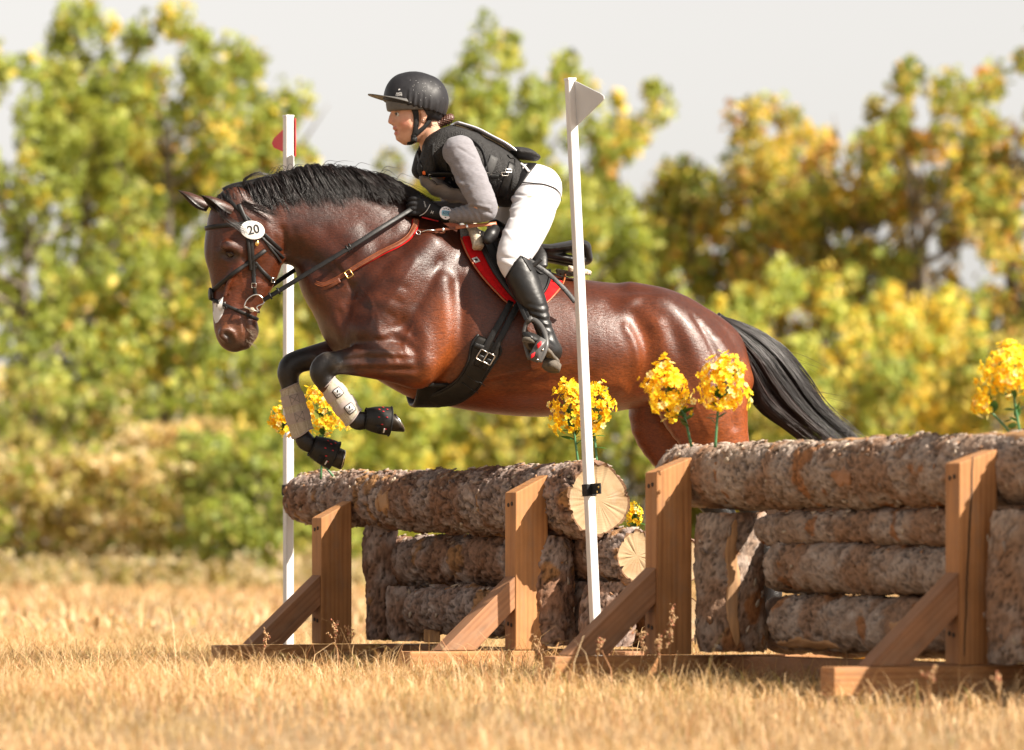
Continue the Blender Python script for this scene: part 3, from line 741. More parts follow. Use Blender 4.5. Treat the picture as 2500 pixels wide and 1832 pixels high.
def screws(parent, spots, a, p, face):
    """dark countersunk screw heads on a timber: spots given in (t, y, z) of the plank"""
    for t_, y_, z_ in spots:
        bm = bmesh.new(); bmesh.ops.create_cone(bm, cap_ends=True, segments=12, radius1=.0085, radius2=.0085, depth=.003)
        Q = Vector((0, 0, 1)).rotation_difference(Vector((1, 0, 0)) if face == 'p' else Vector((0, -1, 0)))
        bmesh.ops.transform(bm, matrix=Matrix.Translation((t_, y_, z_)) @ Q.to_matrix().to_4x4() @ Matrix.Diagonal((1, 1.0, 1, 1)), verts=bm.verts)
        mobj('screw_hole', bm_mesh('screw_hole', bm), M['screw_dark'], parent, shade=False)
PW, PD = .148, .095
def support(fence, corner, a, p, zb, ztop_l, ztop_r, br, back=.75, front=.48, grey='timber_grey'):
    o = Vector((corner.x, corner.y, 0))
    post = timber('post', [(0, zb), (0, ztop_l), (-PW, ztop_r), (-PW, zb)], PD, o, a, p, fence, M['timber'], bev=.005)
    screws(post, [(.001, -.032, ztop_l - .045), (.001, -.062, ztop_l - .05), (.001, -.036, zb + .10), (.001, -.064, zb + .105)], a, p, 'p')
    brace = timber('brace', br, PD * .92, o, a, p, fence, M[grey], along=(br[3][0] - br[0][0], br[3][1] - br[0][1]), bev=.004, inset=.004)
    base = timber('base_beam', [(front, 0.0), (front, zb - .003), (-back, zb - .003), (-back, 0.0)], PD * 1.02, o, a, p, fence, M['timber'], along=(1, 0), bev=.006, inset=-.002)
    return post
# low fence
c1 = P(784, 1569, 25.0); c2 = P(1259, 1579, 23.4)
aA, pA = frame_of(c1, c2)
low = empty('low_log_fence', (c1.x, c1.y, 0), 0, 'low fence of stacked bark logs under the forelegs with two flag poles at its ends', 'log fence')
oA = Vector((c1.x, c1.y, 0)) - pA * (PW + .125)
def AA(s, z, off=0.0): return oA + aA * s + pA * off + Vector((0, 0, z))
LOG_A_END = AA(2.02, .692)
make_log('top_log', AA(-.75, .716), LOG_A_END, .124, .156, low, 'low', 1, .014, flakes=420, res=.0085)
make_log('middle_log', AA(-.07, .447, -.12), AA(2.13, .459, -.12), .120, .114, low, 'low', 2, .013, flakes=110)
make_log('bottom_log', AA(.42, .228), AA(1.55, .228), .102, .100, low, 'low', 3, .011, flakes=30)
make_log('upright_log', AA(.03, .10), AA(.03, .60), .082, .080, low, 'low', 4, .010, flakes=10)
make_log('upright_log', AA(.29, .10), AA(.29, .335), .096, .094, low, 'low', 5, .010, flakes=10)
make_log('upright_log', AA(1.745, .10, .075), AA(1.745, .545, .075), .104, .100, low, 'low', 6, .011, flakes=20)
make_log('upright_log', AA(1.72, .10, -.12), AA(1.72, .36, -.12), .105, .10, low, 'low', 14, .010)
make_log('upright_log', AA(1.99, .10, -.06), AA(1.99, .362, -.06), .112, .110, low, 'low', 7, .010, flakes=10)
for z_, r_ in ((.45, .115), (.215, .11)): make_log('rear_filler_log', AA(.0, z_, -.36), AA(2.05, z_, -.36), r_, r_, low, 'low', 8 + int(z_ * 10), .01, res=.02)  # unseen rear row, added to block light through the gaps
A_BR = [(0, .383), (0, .252), (.178, .0845), (.336, .0845)]
support(low, c1, aA, pA, .0850, .630, .705, A_BR); support(low, c2, aA, pA, .0850, .722, .795, A_BR)
bm = bmesh.new(); bm_box(bm, (0, 0, 0), (.09, .075, 2.2)); bevel_all(bm, .005)
o = mobj('sill_beam', bm_mesh('sill_beam', bm), M['timber_grey'], low, shade=False); o.rotation_mode = 'QUATERNION'; o.rotation_quaternion = aA.to_track_quat('Z', 'Y'); o.location = AA(1.10, .045, -.06) - low.location
bm = bmesh.new(); bm_box(bm, (0, 0, 0), (.07, .02, .055)); bevel_all(bm, .003)
o = mobj('shim_block', bm_mesh('shim_block', bm), M['peeled_wood'], low, shade=False); o.location = AA(.62, .125, .05) - low.location
# high fence
c3 = P(1603, 1585, 21.4); c4 = P(2342, 1614, 19.4)
aB, pB = frame_of(c3, c4)
high = empty('high_log_fence', (c3.x, c3.y, 0), 0, 'tall wall of pale barked logs on the right hiding the hind legs', 'log fence')
oB = Vector((c3.x, c3.y, 0)) - pB * (PW + .112)
def BB(s, z, off=0.0): return oB + aB * s + pB * off + Vector((0, 0, z))
make_log('top_log', BB(-.30, .774), BB(3.3, .742), .126, .118, high, 'high', 21, .010, flakes=520, res=.0085)
make_log('wall_log', BB(.36, .559), BB(3.3, .556), .062, .064, high, 'high', 22, .008, flakes=40)
make_log('wall_log', BB(.50, .421), BB(3.3, .418), .086, .084, high, 'high', 23, .009, flakes=40)
make_log('wall_log', BB(.56, .235), BB(3.3, .230), .100, .100, high, 'high', 24, .010, flakes=40)
make_log('upright_log', BB(.105, .112), BB(.105, .625), .132, .128, high, 'high', 25, .009, flakes=30)
make_log('upright_log', BB(2.34, .105, .06), BB(2.34, .62, .06), .13, .128, high, 'high', 26, .009, flakes=30)
for z_, r_ in ((.60, .10), (.41, .10), (.215, .105)): make_log('rear_filler_log', BB(.0, z_, -.25), BB(3.3, z_, -.25), r_, r_, high, 'high', 28 + int(z_ * 10), .01, res=.02)  # hidden backing logs, added to keep the gaps in the wall dark
support(high, c3, aB, pB, .1000, .775, .833, [(0, .423), (0, .292), (.20, .0995), (.365, .0995)], front=.42, grey='timber_grey')
p4 = support(high, c4, aB, pB, .1000, .778, .826, [(0, .411), (0, .272), (.19, .0995), (.343, .0995)])
bm = bmesh.new(); bm_box(bm, (0, 0, 0), (.09, .09, 3.2)); bevel_all(bm, .005)
o = mobj('sill_beam', bm_mesh('sill_beam', bm), M['timber_grey'], high, shade=False); o.rotation_mode = 'QUATERNION'; o.rotation_quaternion = aB.to_track_quat('Z', 'Y'); o.location = BB(1.6, .052, -.06) - high.location
# drying split in the right post: the dark of the gap painted as a strip standing just proud
g = Geo()
zz = np.linspace(.13, .80, 40); rr = np.random.default_rng(4); cx = -.018 - .030 * (zz - .13) / .67 + np.cumsum(rr.normal(0, .0009, 40)); wd = .0016 + .0022 * np.sin((zz - .1) / .75 * 3.0)
Vs = []
for x, w_, z in zip(cx, wd, zz): Vs += [(x - w_, .0012, z), (x + w_, .0012, z)]
g.add(Vs, [(2 * i, 2 * i + 1, 2 * i + 3, 2 * i + 2) for i in range(39)]); g.build('split_crack', M['screw_dark'], p4, shade=False)
# peeled patches of the high fence: torn strips where bark has come off
def peel(parent_log, th0, dth, s0, s1, seed, mat='peeled_wood', lift=.0015):
    me_ = parent_log.data; n = len(me_.vertices); co = np.zeros(n * 3); me_.vertices.foreach_get('co', co); co = co.reshape(-1, 3)
    ring = int(np.sum(np.abs(co[:, 2] - np.median(co[:400, 2])) < 1e-9)) or 1
    rr = np.random.default_rng(seed); L = co[:, 2].max(); nth, ns = 9, 26; V = []
    rad0 = np.median(np.hypot(co[:, 0], co[:, 1]))
    for i in range(ns + 1):
        s = s0 + (s1 - s0) * i / ns; sel = np.abs(co[:, 2] - s) < .012; q = co[sel]; c = q.mean(0)
        ang = np.arctan2(q[:, 1] - c[1], q[:, 0] - c[0]); rd = np.hypot(q[:, 0] - c[0], q[:, 1] - c[1])
        e = max(0.0, math.sin(math.pi * i / ns)) ** .45; wob = rr.normal(0, .10); 
        for j in range(nth):
            th = th0 + dth * (j / (nth - 1) - .5) * (e + .02) + dth * .12 * math.sin(i * .5 + seed) + dth * wob * .15
            d = np.abs((ang - th + np.pi) % (2 * np.pi) - np.pi); k = d < .12
            r_ = (rd[k].max() if k.any() else rad0) + (lift if 0 < j < nth - 1 else -.006)
            V.append((c[0] + r_ * math.cos(th), c[1] + r_ * math.sin(th), s))
    Q = [(i * nth + j, i * nth + j + 1, (i + 1) * nth + j + 1, (i + 1) * nth + j) for i in range(ns) for j in range(nth - 1)]
    V = np.array(V); 
    o = mobj('peeled_patch', np_mesh('peeled_patch', V, quads=Q), M[mat], parent_log); return o
def face_angle(log, world_dir):
    d = log.rotation_quaternion.inverted() @ Vector(world_dir); return math.atan2(d.y, d.x)
hl = {}
for ch in list(high.children) + list(low.children): hl.setdefault((ch.parent.name, ch.name.split('.')[0]), []).append(ch)
HT = hl[('high_log_fence', 'top_log')][0]; HU = hl[('high_log_fence', 'upright_log')][0]; HWL = hl[('high_log_fence', 'wall_log')]
peel(HU, face_angle(HU, (.05, -1, 0)), .42, .02, .49, 1); peel(HT, face_angle(HT, (-.05, -.1, 1)), .55, 1.15, 1.60, 2); peel(HT, face_angle(HT, (.0, -.2, 1)), .9, 2.25, 3.2, 3)
peel(HT, face_angle(HT, (-.6, -.6, -.1)), .6, 1.38, 1.52, 4, 'timber_grey'); peel(HWL[2], face_angle(HWL[2], (-.6, -.6, -.1)), .8, .9, 1.12, 5); peel(HWL[2], face_angle(HWL[2], (-.5, -.5, -.8)), .5, .03, .5, 6)
LT = hl[('low_log_fence', 'top_log')][0]; peel(LT, face_angle(LT, (-.7, -.5, -.05)), .75, 1.0, 1.13, 7); peel(LT, face_angle(LT, (0, -.3, 1)), .5, .6, .78, 8)

# ------------------------------------------------------------------ flag poles
def flag_pole(name, label, bot, top, a, p, w=.036):
    bot = Vector(bot); top = Vector(top); L = (top - bot).length
    e = empty(name, bot, 0, label, 'flag pole')
    z = (top - bot).normalized(); x = (a - z * a.dot(z)).normalized(); y = z.cross(x)
    Mx = Matrix((x, y, z)).transposed()
    bm = bmesh.new(); bm_box(bm, (0, 0, L / 2), (w, w, L)); bevel_all(bm, .006, 3)
    o = mobj('pole', bm_mesh('pole', bm), M['pvc_white'], e, shade=False); o.rotation_mode = 'QUATERNION'; o.rotation_quaternion = Mx.to_quaternion()
    bm = bmesh.new(); bm_box(bm, (0, 0, L + .003), (w * 1.06, w * 1.06, .010)); bevel_all(bm, .002, 2)
    o = mobj('end_cap', bm_mesh('end_cap', bm), M['pvc_white'], e, shade=False); o.rotation_mode = 'QUATERNION'; o.rotation_quaternion = Mx.to_quaternion()
    return e, L, Mx
def flag(e, Mx, name, mat, poly, y, th=.004):
    """plate in the pole's own x,z plane"""
    bm = bmesh.new(); bm_prism(bm, poly, y - th / 2, y + th / 2); bevel_all(bm, .001, 1)
    o = mobj(name, bm_mesh(name, bm), M[mat], e, shade=False); o.rotation_mode = 'QUATERNION'; o.rotation_quaternion = Mx.to_quaternion(); return o
def strap_box(e, Mx, z, w, h=.045, tail=None):
    g = bmesh.new(); bm_box(g, (0, 0, z), (w + .008, w + .008, h)); bevel_all(g, .003, 2)
    if tail is not None: bm_box(g, tail, (.09, .005, h * .9))
    o = mobj('strap', bm_mesh('strap', g), M['black_web'], e, shade=False); o.rotation_mode = 'QUATERNION'; o.rotation_quaternion = Mx.to_quaternion(); return o
pr_top = P(1392, 196, 23.20); pr_bot = P(1459, 1642, 23.20)
e, L, Mx = flag_pole('white_flag_pole', 'leaning white square pole with a white triangle flag in front of the rider', pr_bot, pr_top, aA, pA)
ln, ht = .235, .185
flag(e, Mx, 'flag', 'flag_white', [(.018, L - .004), (.018, L - ht), (.018 + ln * .88, L - ht * .60), (.018 + ln, L - ht * .54), (.018 + ln, L - ht * .47), (.018 + ln * .88, L - ht * .40)], .012)
zs = (P(1440, 1197, 23.20) - pr_bot).length; strap_box(e, Mx, zs, .036, .048, (.052, .0, zs + .004))
for dx in (.075, .088):
    bm = bmesh.new(); bmesh.ops.create_uvsphere(bm, u_segments=10, v_segments=8, radius=.005); bmesh.ops.translate(bm, verts=bm.verts, vec=(dx, -.003, zs + (.010 if dx > .08 else -.008)))
    o = mobj('rivet', bm_mesh('rivet', bm), M['brass'], e); o.rotation_mode = 'QUATERNION'; o.rotation_quaternion = Mx.to_quaternion()
pl_top = P(704, 286, 25.9); pl_bot = P(704, 1604, 25.9)
e, L, Mx = flag_pole('red_flag_pole', 'upright white square pole with a red triangle flag behind the horse\'s neck', pl_bot, pl_top, aA, pA, .038)
hh = .178
flag(e, Mx, 'red_flag', 'flag_red', [(.026, L - .006), (.026, L - hh), (.016, L - hh), (-.20, L - hh * .70), (-.222, L - hh * .58), (-.20, L - hh * .46), (.016, L - .006)], .024)
flag(e, Mx, 'white_flag', 'flag_white', [(.020, L - .30), (.020, L - .178), (.065, L - .172), (.078, L - .182), (.080, L - .30)], -.010, .005)
strap_box(e, Mx, (P(704, 1197, 25.9) - pl_bot).length, .038, .048)

# ------------------------------------------------------------------ silk flower bunches
fm = bmesh.new()      # one small cupped blossom: five petals round a dark eye
for i in range(5):
    a0 = i / 5 * 2 * math.pi
    pts = [(0, 0, 0), (.35, -.28, .12), (.85, -.36, .34), (1.05, 0, .30), (.85, .36, .34), (.35, .28, .12)]
    vs = [fm.verts.new((x * math.cos(a0) - y * math.sin(a0), x * math.sin(a0) + y * math.cos(a0), z)) for x, y, z in pts]
    mid = fm.verts.new((.62 * math.cos(a0), .62 * math.sin(a0), .14))
    for q in range(6): fm.faces.new((vs[q], vs[(q + 1) % 6], mid))
FLORETS = []
for k_, col in enumerate([(.97, .66, .022), (.98, .77, .060), (.93, .56, .015), (.98, .88, .38)]):
    me_ = bpy.data.meshes.new('floret'); fm.to_mesh(me_); co = np.zeros(len(me_.vertices) * 3); me_.vertices.foreach_get('co', co); co = co.reshape(-1, 3)
    rad = np.hypot(co[:, 0], co[:, 1]); c = np.array(col)[None] * np.clip(.78 + .3 * rad, 0, 1.1)[:, None]; c = np.where(rad[:, None] < .2, np.array((.85, .38, .01)), c)
    set_col(me_, np.clip(c, 0, 1)); me_.materials.append(M['petal']); smooth(me_); FLORETS.append(me_)
fm.free()
def leaf_mesh(L, Wd):
    n = 6; V = []; 
    for i in range(n + 1):
        t_ = i / n; w = Wd * math.sin(math.pi * min(1, t_ * .95 + .05)) ** .8; z = .18 * L * math.sin(t_ * 2.2)
        V += [(L * t_, -w, z - w * .25), (L * t_, 0, z), (L * t_, w, z - w * .25)]
    Q = []
    for i in range(n):
        for j in (0, 1): o_ = i * 3 + j; Q.append((o_, o_ + 1, o_ + 4, o_ + 3))
    return np_mesh('leaf', V, quads=Q)
LEAF = leaf_mesh(.055, .014); LEAF.materials.append(M['silk_leaf']); smooth(LEAF)
def bunch(name, label, foot, heads, seed, size=.0132, group='yellow silk flower bunches'):
    """heads: list of (centre, rx, rz, count); stems run from foot to each head"""
    rr = np.random.default_rng(seed); foot = Vector(foot)
    e = empty(name, foot, 0, label, 'flowers', group)
    for (c, rx, rz, cnt, f2) in heads:
        c = Vector(c) - foot; f2 = Vector(f2) - foot
        g = Geo(); mid_ = f2.lerp(c, .55) + Vector((rr.normal(0, .008), rr.normal(0, .008), 0))
        pth = catmull(np.array([f2 - Vector((0, 0, .02)), mid_, c]), 6); g.tube(pth, [.0055, .0055, .0052, .005, .005, .0048, .0046, .0044, .0042, .004, .0038, .0036, .003][:len(pth)], 7)
        for q in range(9):      # wiry sprays inside the head
            d = Vector((rr.uniform(-1, 1) * rx, rr.uniform(-1, 1) * rx, rr.uniform(.1, 1.0) * rz)) * .75
            g.tube([c - Vector((0, 0, rz * .7)), c + d * .5, c + d], [.0022, .0018, .0015], 5)
        g.build('stem', M['stem_green'], e)
        for q in range(int(cnt * .10) + 6):
            o = bpy.data.objects.new('leaf', LEAF); link(o, e); t_ = rr.uniform(.25, .95); o.location = Vector(pth[min(len(pth) - 1, int(t_ * len(pth)))]) + Vector((0, 0, rr.uniform(-.01, .02)))
            o.rotation_euler = (rr.uniform(-.4, .4), rr.uniform(-.9, .3), rr.uniform(0, 6.28)); k_ = rr.uniform(.6, 1.15); o.scale = (k_, k_, k_)
        lob = rr.normal(0, 1, (7, 3)); lob /= np.linalg.norm(lob, axis=1)[:, None]
        for q in range(int(cnt * 2.0)):
            for _ in range(20):
                d = rr.normal(0, 1, 3); d /= np.linalg.norm(d); rad = rr.uniform(.30, 1.0) ** .5 * (.74 + .36 * float(np.max(np.clip(lob @ d, 0, 1) ** 3)))
                zz_ = d[2] * rad; 
                if d[1] < .75: break
            tap = 1 - .28 * zz_ + .10 * rr.normal()
            pos = c + Vector((d[0] * rad * rx * tap, d[1] * rad * rx * tap, zz_ * rz)) + Vector((rr.normal(0, .004), rr.normal(0, .004), rr.normal(0, .005)))
            o = bpy.data.objects.new('floret', FLORETS[rr.choice(4, p=[.42, .30, .16, .12])]); link(o, e); o.location = pos
            nrm = Vector((d[0] + rr.normal(0, .35), d[1] + rr.normal(0, .35) - .15, d[2] * .8 + rr.normal(0, .35) + .15)).normalized()
            o.rotation_mode = 'QUATERNION'; o.rotation_quaternion = nrm.to_track_quat('Z', 'Y') @ Quaternion((0, 0, 1), rr.uniform(0, 6.28))
            k_ = size * rr.uniform(.75, 1.2); o.scale = (k_, k_, k_)
    return e
def H(u, v, d, ru, rv, cnt, fu, fv): return (P(u, v, d), ru * 1.14 / (PXM * CAM_D / d), rv * 1.10 / (PXM * CAM_D / d), int(cnt * 1.15), P(fu, fv, d))
d_ = 25.35
bunch('flower_bunch', 'yellow flower bunch behind the tucked forelegs on the low log', P(805, 1160, d_), [H(790, 1000, d_, 62, 62, 120, 783, 1160), H(690, 1025, d_, 34, 36, 50, 822, 1162)], 1)
d_ = 23.55
bunch('flower_bunch', 'yellow flower bunch behind the white flag pole below the belly', P(1420, 1130, d_), [H(1390, 995, d_, 46, 66, 95, 1413, 1130), H(1450, 990, d_, 42, 62, 85, 1458, 1126)], 2)
d_ = 21.3
bunch('flower_bunch', 'yellow flower bunch leaning left on the high log before the hind leg', P(1690, 1075, d_), [H(1630, 955, d_, 54, 72, 130, 1688, 1078)], 3)
d_ = 21.2
bunch('flower_bunch', 'yellow flower bunch standing upright on the high log beside the tail', P(1746, 1078, d_), [H(1765, 940, d_, 56, 74, 135, 1746, 1080)], 4)
d_ = 19.9
bunch('flower_bunch', 'large yellow flower bunch cut off by the picture edge above the high log', P(2500, 1075, d_), [H(2470, 905, d_, 74, 66, 130, 2496, 1080), H(2398, 985, d_, 22, 28, 22, 2500, 1080)], 5, .013)
d_ = 23.6
bunch('flower_bunch', 'few yellow blossoms poking out beside the sawn end of the low log', P(1540, 1300, d_), [H(1551, 1255, d_, 16, 30, 16, 1540, 1330)], 6)
d_ = 20.9
bunch('flower_bunch', 'little yellow flowers lying in the grass under the high fence', P(2085, 1605, 21.6), [H(2110, 1598, 21.6, 30, 16, 20, 2095, 1612)], 7)

# ------------------------------------------------------------------ dry weeds standing before the fences
def weed(label, u, v0, v1, d, seed, lean=0.0, side=5):
    rr = np.random.default_rng(seed); a = P(u, v0, d); b = P(u + lean, v1, d); e = empty('dry_weed', a, 0, label, 'weed', 'dry weeds in front of the fences')
    g = Geo(); pth = catmull(np.array([(0, 0, -.02), (b - a) * .5 + Vector((rr.normal(0, .006), 0, 0)), b - a]), 8); g.tube(pth, np.linspace(.0022, .001, len(pth)), 5, col=(.42, .25, .12))
    g2 = Geo(); n = len(pth)
    for q in range(side):
        t_ = rr.uniform(.45, .95); p0 = pth[int(t_ * (n - 1))]; d2 = np.array((rr.normal(0, .5), rr.normal(0, .5), 1.0)); d2 /= np.linalg.norm(d2); L = rr.uniform(.02, .055)
        g.tube([p0, p0 + d2 * L * .6 + np.array((0, 0, .004)), p0 + d2 * L], [.0012, .001, .0006], 4, col=(.45, .26, .13))
        for k_ in range(9): seedball(g2, p0 + d2 * L * rr.uniform(.3, 1.05), rr)
    for k_ in range(22): seedball(g2, pth[int(rr.uniform(.5, 1) * (n - 1))], rr)
    g.build('stem', M['grass_blade'], e); g2.build('seed_heads', M['grass_blade'], e, shade=False)
def seedball(g, p, rr):
    p = np.asarray(p) + rr.normal(0, .0035, 3); s = rr.uniform(.002, .0045); V = [p + np.array(x) * s for x in ((1, 0, 0), (-1, 0, 0), (0, 1, 0), (0, -1, 0), (0, 0, 1.5), (0, 0, -1.2))]
    c = np.array((.55, .36, .19)) if rr.uniform() < .75 else np.array((.52, .22, .13))
    g.add(V, (), [(0, 2, 4), (2, 1, 4), (1, 3, 4), (3, 0, 4), (2, 0, 5), (1, 2, 5), (3, 1, 5), (0, 3, 5)], col=c * rr.uniform(.8, 1.2))
weed('tallest dry seeded weed before the high fence\'s first post', 1632, 1640, 1488, 20.6, 1, 8, 9)
weed('short reddish seeded weed just left of the tallest weed', 1612, 1640, 1560, 20.4, 2, -4, 7)
weed('yellowish dry weed between the two middle braces', 1558, 1640, 1545, 20.7, 3, 2, 6)
weed('thin pale weed standing under the leaning flag pole', 1460, 1645, 1562, 20.8, 4, 2, 4)
weed('bent dry weed beside the foot of the first brace', 640, 1620, 1545, 23.6, 5, 14, 5)
weed('dry weed in front of the first post of the low fence', 812, 1620, 1520, 23.7, 6, 6, 6)
weed('small weed in front of the low fence\'s short upright', 855, 1622, 1535, 23.7, 7, -3, 4)
weed('reddish weed before the second post of the low fence', 1316, 1640, 1570, 21.5, 8, 3, 5)
weed('low weed beside the right post\'s base beam', 2270, 1700, 1640, 18.2, 9, 10, 5)
weed('pink-tipped weed in front of the base beam on the right', 2445, 1715, 1650, 18.0, 10, -4, 5)

# ------------------------------------------------------------------ the horse
def N5(u, v, yl, ra_px, rb, egg=0.0):
    p = W(u, v, yl); return (p[0], p[1], p[2], ra_px / PXM, rb, egg)
def TB(ut, vt, ub, vb, hw, egg=0.0, yl=0.0):
    a = W(ut, vt, yl); b = W(ub, vb, yl); c = (a + b) / 2
    return (c[0], c[1], c[2], np.linalg.norm(a - b) / 2, hw, egg)
def mir(nodes): return [(n[0], -n[1]) + tuple(n[2:]) for n in nodes]

trunk = Tube([TB(842, 735, 842, 828, .11), TB(872, 690, 872, 872, .175), TB(930, 620, 925, 915, .215, .05), TB(1010, 560, 1000, 958, .24, .12),
              TB(1085, 541, 1070, 986, .255, .22), TB(1150, 572, 1130, 998, .275, .24), TB(1235, 625, 1215, 1012, .298, .16), TB(1330, 666, 1310, 1018, .310, .10),
              TB(1430, 684, 1410, 1013, .305, .08), TB(1520, 694, 1490, 1002, .290, .08), TB(1600, 708, 1570, 985, .275, .10), TB(1670, 745, 1650, 960, .25, .14),
              TB(1722, 773, 1728, 940, .19, .1), TB(1765, 815, 1770, 920, .12)], k=.04)
neck = Tube([TB(560, 470, 690, 600, .062, .15), TB(612, 455, 722, 622, .078, .25), TB(672, 439, 752, 640, .084, .3), TB(750, 424, 778, 664, .092, .32), TB(845, 427, 790, 705, .108, .34),
             TB(935, 446, 800, 762, .138, .36), TB(1015, 488, 838, 835, .175, .34), TB(1080, 540, 925, 900, .20, .25)], k=.035)
HY = R(13)
hs = (math.sin(HY), math.cos(HY), 0)
def HD(uf, vf, ub, vb, hw, egg=0.0):
    uc = (uf + ub) / 2
    return TB(uf, vf, ub, vb, hw, egg, yl=-(612 - uc) / PXM * math.tan(HY) * 1.0)
skull = Tube([HD(530, 492, 618, 492, .062), HD(506, 522, 655, 538, .086, .0), HD(501, 560, 684, 585, .100, .1), HD(499, 606, 694, 622, .098, .15), HD(507, 650, 684, 655, .084, .18),
              HD(513, 692, 664, 694, .068, .16), HD(516, 732, 642, 730, .057, .1), HD(519, 766, 627, 766, .053, .05), HD(522, 798, 628, 800, .057, .0), HD(530, 823, 618, 828, .052), HD(548, 836, 604, 843, .036)], k=.02, side=hs)
tubes = [trunk, neck, skull]
# cheek plates, brow, nasal bone, nostril, lips and chin
def hoff(s, u, d):    # sideways from the head's middle plane; s -1 is the camera side
    return -(612 - u) / PXM * math.tan(HY) + s * d
for s in (-1, 1):
    tubes.append(Tube([N5(650, 600, hoff(s, 650, .048), 40, .040), N5(640, 640, hoff(s, 640, .046), 36, .036), N5(625, 670, hoff(s, 625, .04), 26, .028)], k=.02, side=hs))
    tubes.append(Tube([N5(545, 598, hoff(s, 545, .080), 13, .016), N5(570, 603, hoff(s, 570, .086), 13, .014), N5(592, 613, hoff(s, 592, .085), 10, .012)], k=.02, side=hs))
    tubes.append(Tube([N5(585, 640, hoff(s, 585, .078), 8, .012), N5(560, 690, hoff(s, 560, .058), 7, .012), N5(548, 725, hoff(s, 548, .046), 7, .010)], k=.016, side=hs))
    tubes.append(Tube([N5(545, 812, hoff(s, 545, .034), 17, .020), N5(560, 822, hoff(s, 560, .038), 18, .018)], k=.014, side=hs))
tubes.append(Tube([HD(588, 838, 612, 846, .030), HD(606, 812, 632, 812, .034), HD(600, 790, 628, 786, .036)], k=.012, side=hs))
# shoulder, breast and arm muscles
for s in (-1, 1):
    tubes.append(Tube([N5(1055, 610, s * .13, 55, .07), N5(990, 700, s * .165, 88, .08), N5(925, 785, s * .165, 76, .085), N5(890, 820, s * .15, 52, .075)], k=.05))
    tubes.append(Tube([N5(1062, 700, s * .185, 42, .06), N5(1048, 800, s * .205, 58, .075), N5(1032, 870, s * .215, 55, .075), N5(1022, 915, s * .215, 34, .05)], k=.035))
    tubes.append(Tube([N5(846, 770, s * .085, 36, .075), N5(858, 820, s * .10, 38, .08), N5(900, 860, s * .12, 45, .085)], k=.03))
    tubes.append(Tube([N5(905, 812, s * .17, 48, .075), N5(960, 850, s * .19, 55, .08), N5(1010, 890, s * .205, 55, .075)], k=.04))
# fore legs, tucked
def fore(s, n):
    return Tube([N5(*r[:2], s * r[2], *r[3:]) for r in n], k=.022)
near_fore = [(1022, 893, .215, 54, .078), (968, 884, .22, 52, .074), (915, 881, .222, 45, .064), (865, 882, .222, 36, .051), (825, 886, .222, 29, .042), (798, 891, .222, 31, .045), (784, 908, .222, 29, .044), (791, 928, .222, 25, .038), (802, 943, .22, 20, .031)]
tubes.append(fore(-1, near_fore))
tubes.append(fore(-1, [(800, 940, .22, 20, .031), (826, 973, .22, 17, .025), (855, 1010, .22, 17, .025), (868, 1024, .22, 23, .033), (880, 1028, .22, 23, .034), (903, 1022, .22, 18, .029), (925, 1020, .22, 22, .036)]))
tubes.append(fore(-1, [(888, 886, .25, 16, .02), (850, 886, .252, 10, .014), (815, 890, .252, 7, .01)]))
off_fore = [(930, 868, .20, 50, .076), (870, 864, .205, 44, .070), (815, 866, .205, 38, .058), (765, 874, .205, 31, .046), (732, 882, .205, 29, .043), (712, 893, .205, 30, .045), (704, 912, .205, 28, .043), (706, 932, .205, 24, .037), (710, 950, .205, 19, .030)]
tubes.append(fore(1, off_fore))
tubes.append(fore(1, [(710, 948, .205, 19, .030), (722, 1000, .205, 17, .025), (735, 1052, .205, 17, .025), (742, 1072, .205, 23, .033), (752, 1083, .205, 22, .034), (772, 1094, .205, 18, .029), (795, 1106, .205, 22, .036)]))
# haunches and hind legs, driving off behind the logs
tubes.append(Tube([N5(1610, 770, -.16, 58, .10), N5(1668, 850, -.175, 95, .115), N5(1700, 930, -.18, 116, .12), N5(1722, 1000, -.18, 108, .115), N5(1757, 1085, -.175, 76, .09), N5(1800, 1160, -.17, 52, .062), N5(1838, 1232, -.165, 38, .045), N5(1852, 1275, -.165, 34, .038)], k=.045))
tubes.append(Tube([N5(1852, 1270, -.165, 33, .037), N5(1866, 1330, -.165, 22, .027), N5(1880, 1420, -.165, 21, .026), N5(1886, 1455, -.165, 25, .033), N5(1868, 1490, -.165, 21, .03), N5(1850, 1515, -.165, 25, .038)], k=.02))
tubes.append(Tube([N5(1600, 770, .16, 58, .10), N5(1640, 870, .175, 95, .115), N5(1648, 960, .18, 116, .12), N5(1640, 1035, .18, 103, .11), N5(1668, 1110, .175, 76, .085), N5(1715, 1180, .17, 54, .06), N5(1755, 1240, .165, 38, .045), N5(1770, 1280, .165, 34, .038)], k=.045))
tubes.append(Tube([N5(1770, 1275, .165, 33, .037), N5(1772, 1340, .165, 22, .027), N5(1775, 1430, .165, 21, .026), N5(1778, 1465, .165, 25, .033), N5(1758, 1498, .165, 21, .03), N5(1738, 1522, .165, 25, .038)], k=.02))
# croup, hip bone, tail root
for s in (-1, 1):
    tubes.append(Tube([N5(1548, 755, s * .195, 34, .045), N5(1595, 785, s * .195, 40, .055)], k=.07))
    tubes.append(Tube([N5(1540, 716, s * .07, 26, .08), N5(1625, 742, s * .085, 34, .09), N5(1690, 778, s * .085, 40, .08), N5(1760, 850, s * .085, 52, .08), N5(1795, 930, s * .11, 46, .085)], k=.04))
tubes.append(Tube([N5(1700, 768, 0, 26, .05), N5(1745, 790, 0, 20, .035), N5(1790, 820, 0, 14, .026)], k=.025))
HV, HQ = sdf_mesh(tubes, 0.0085, sm=3)

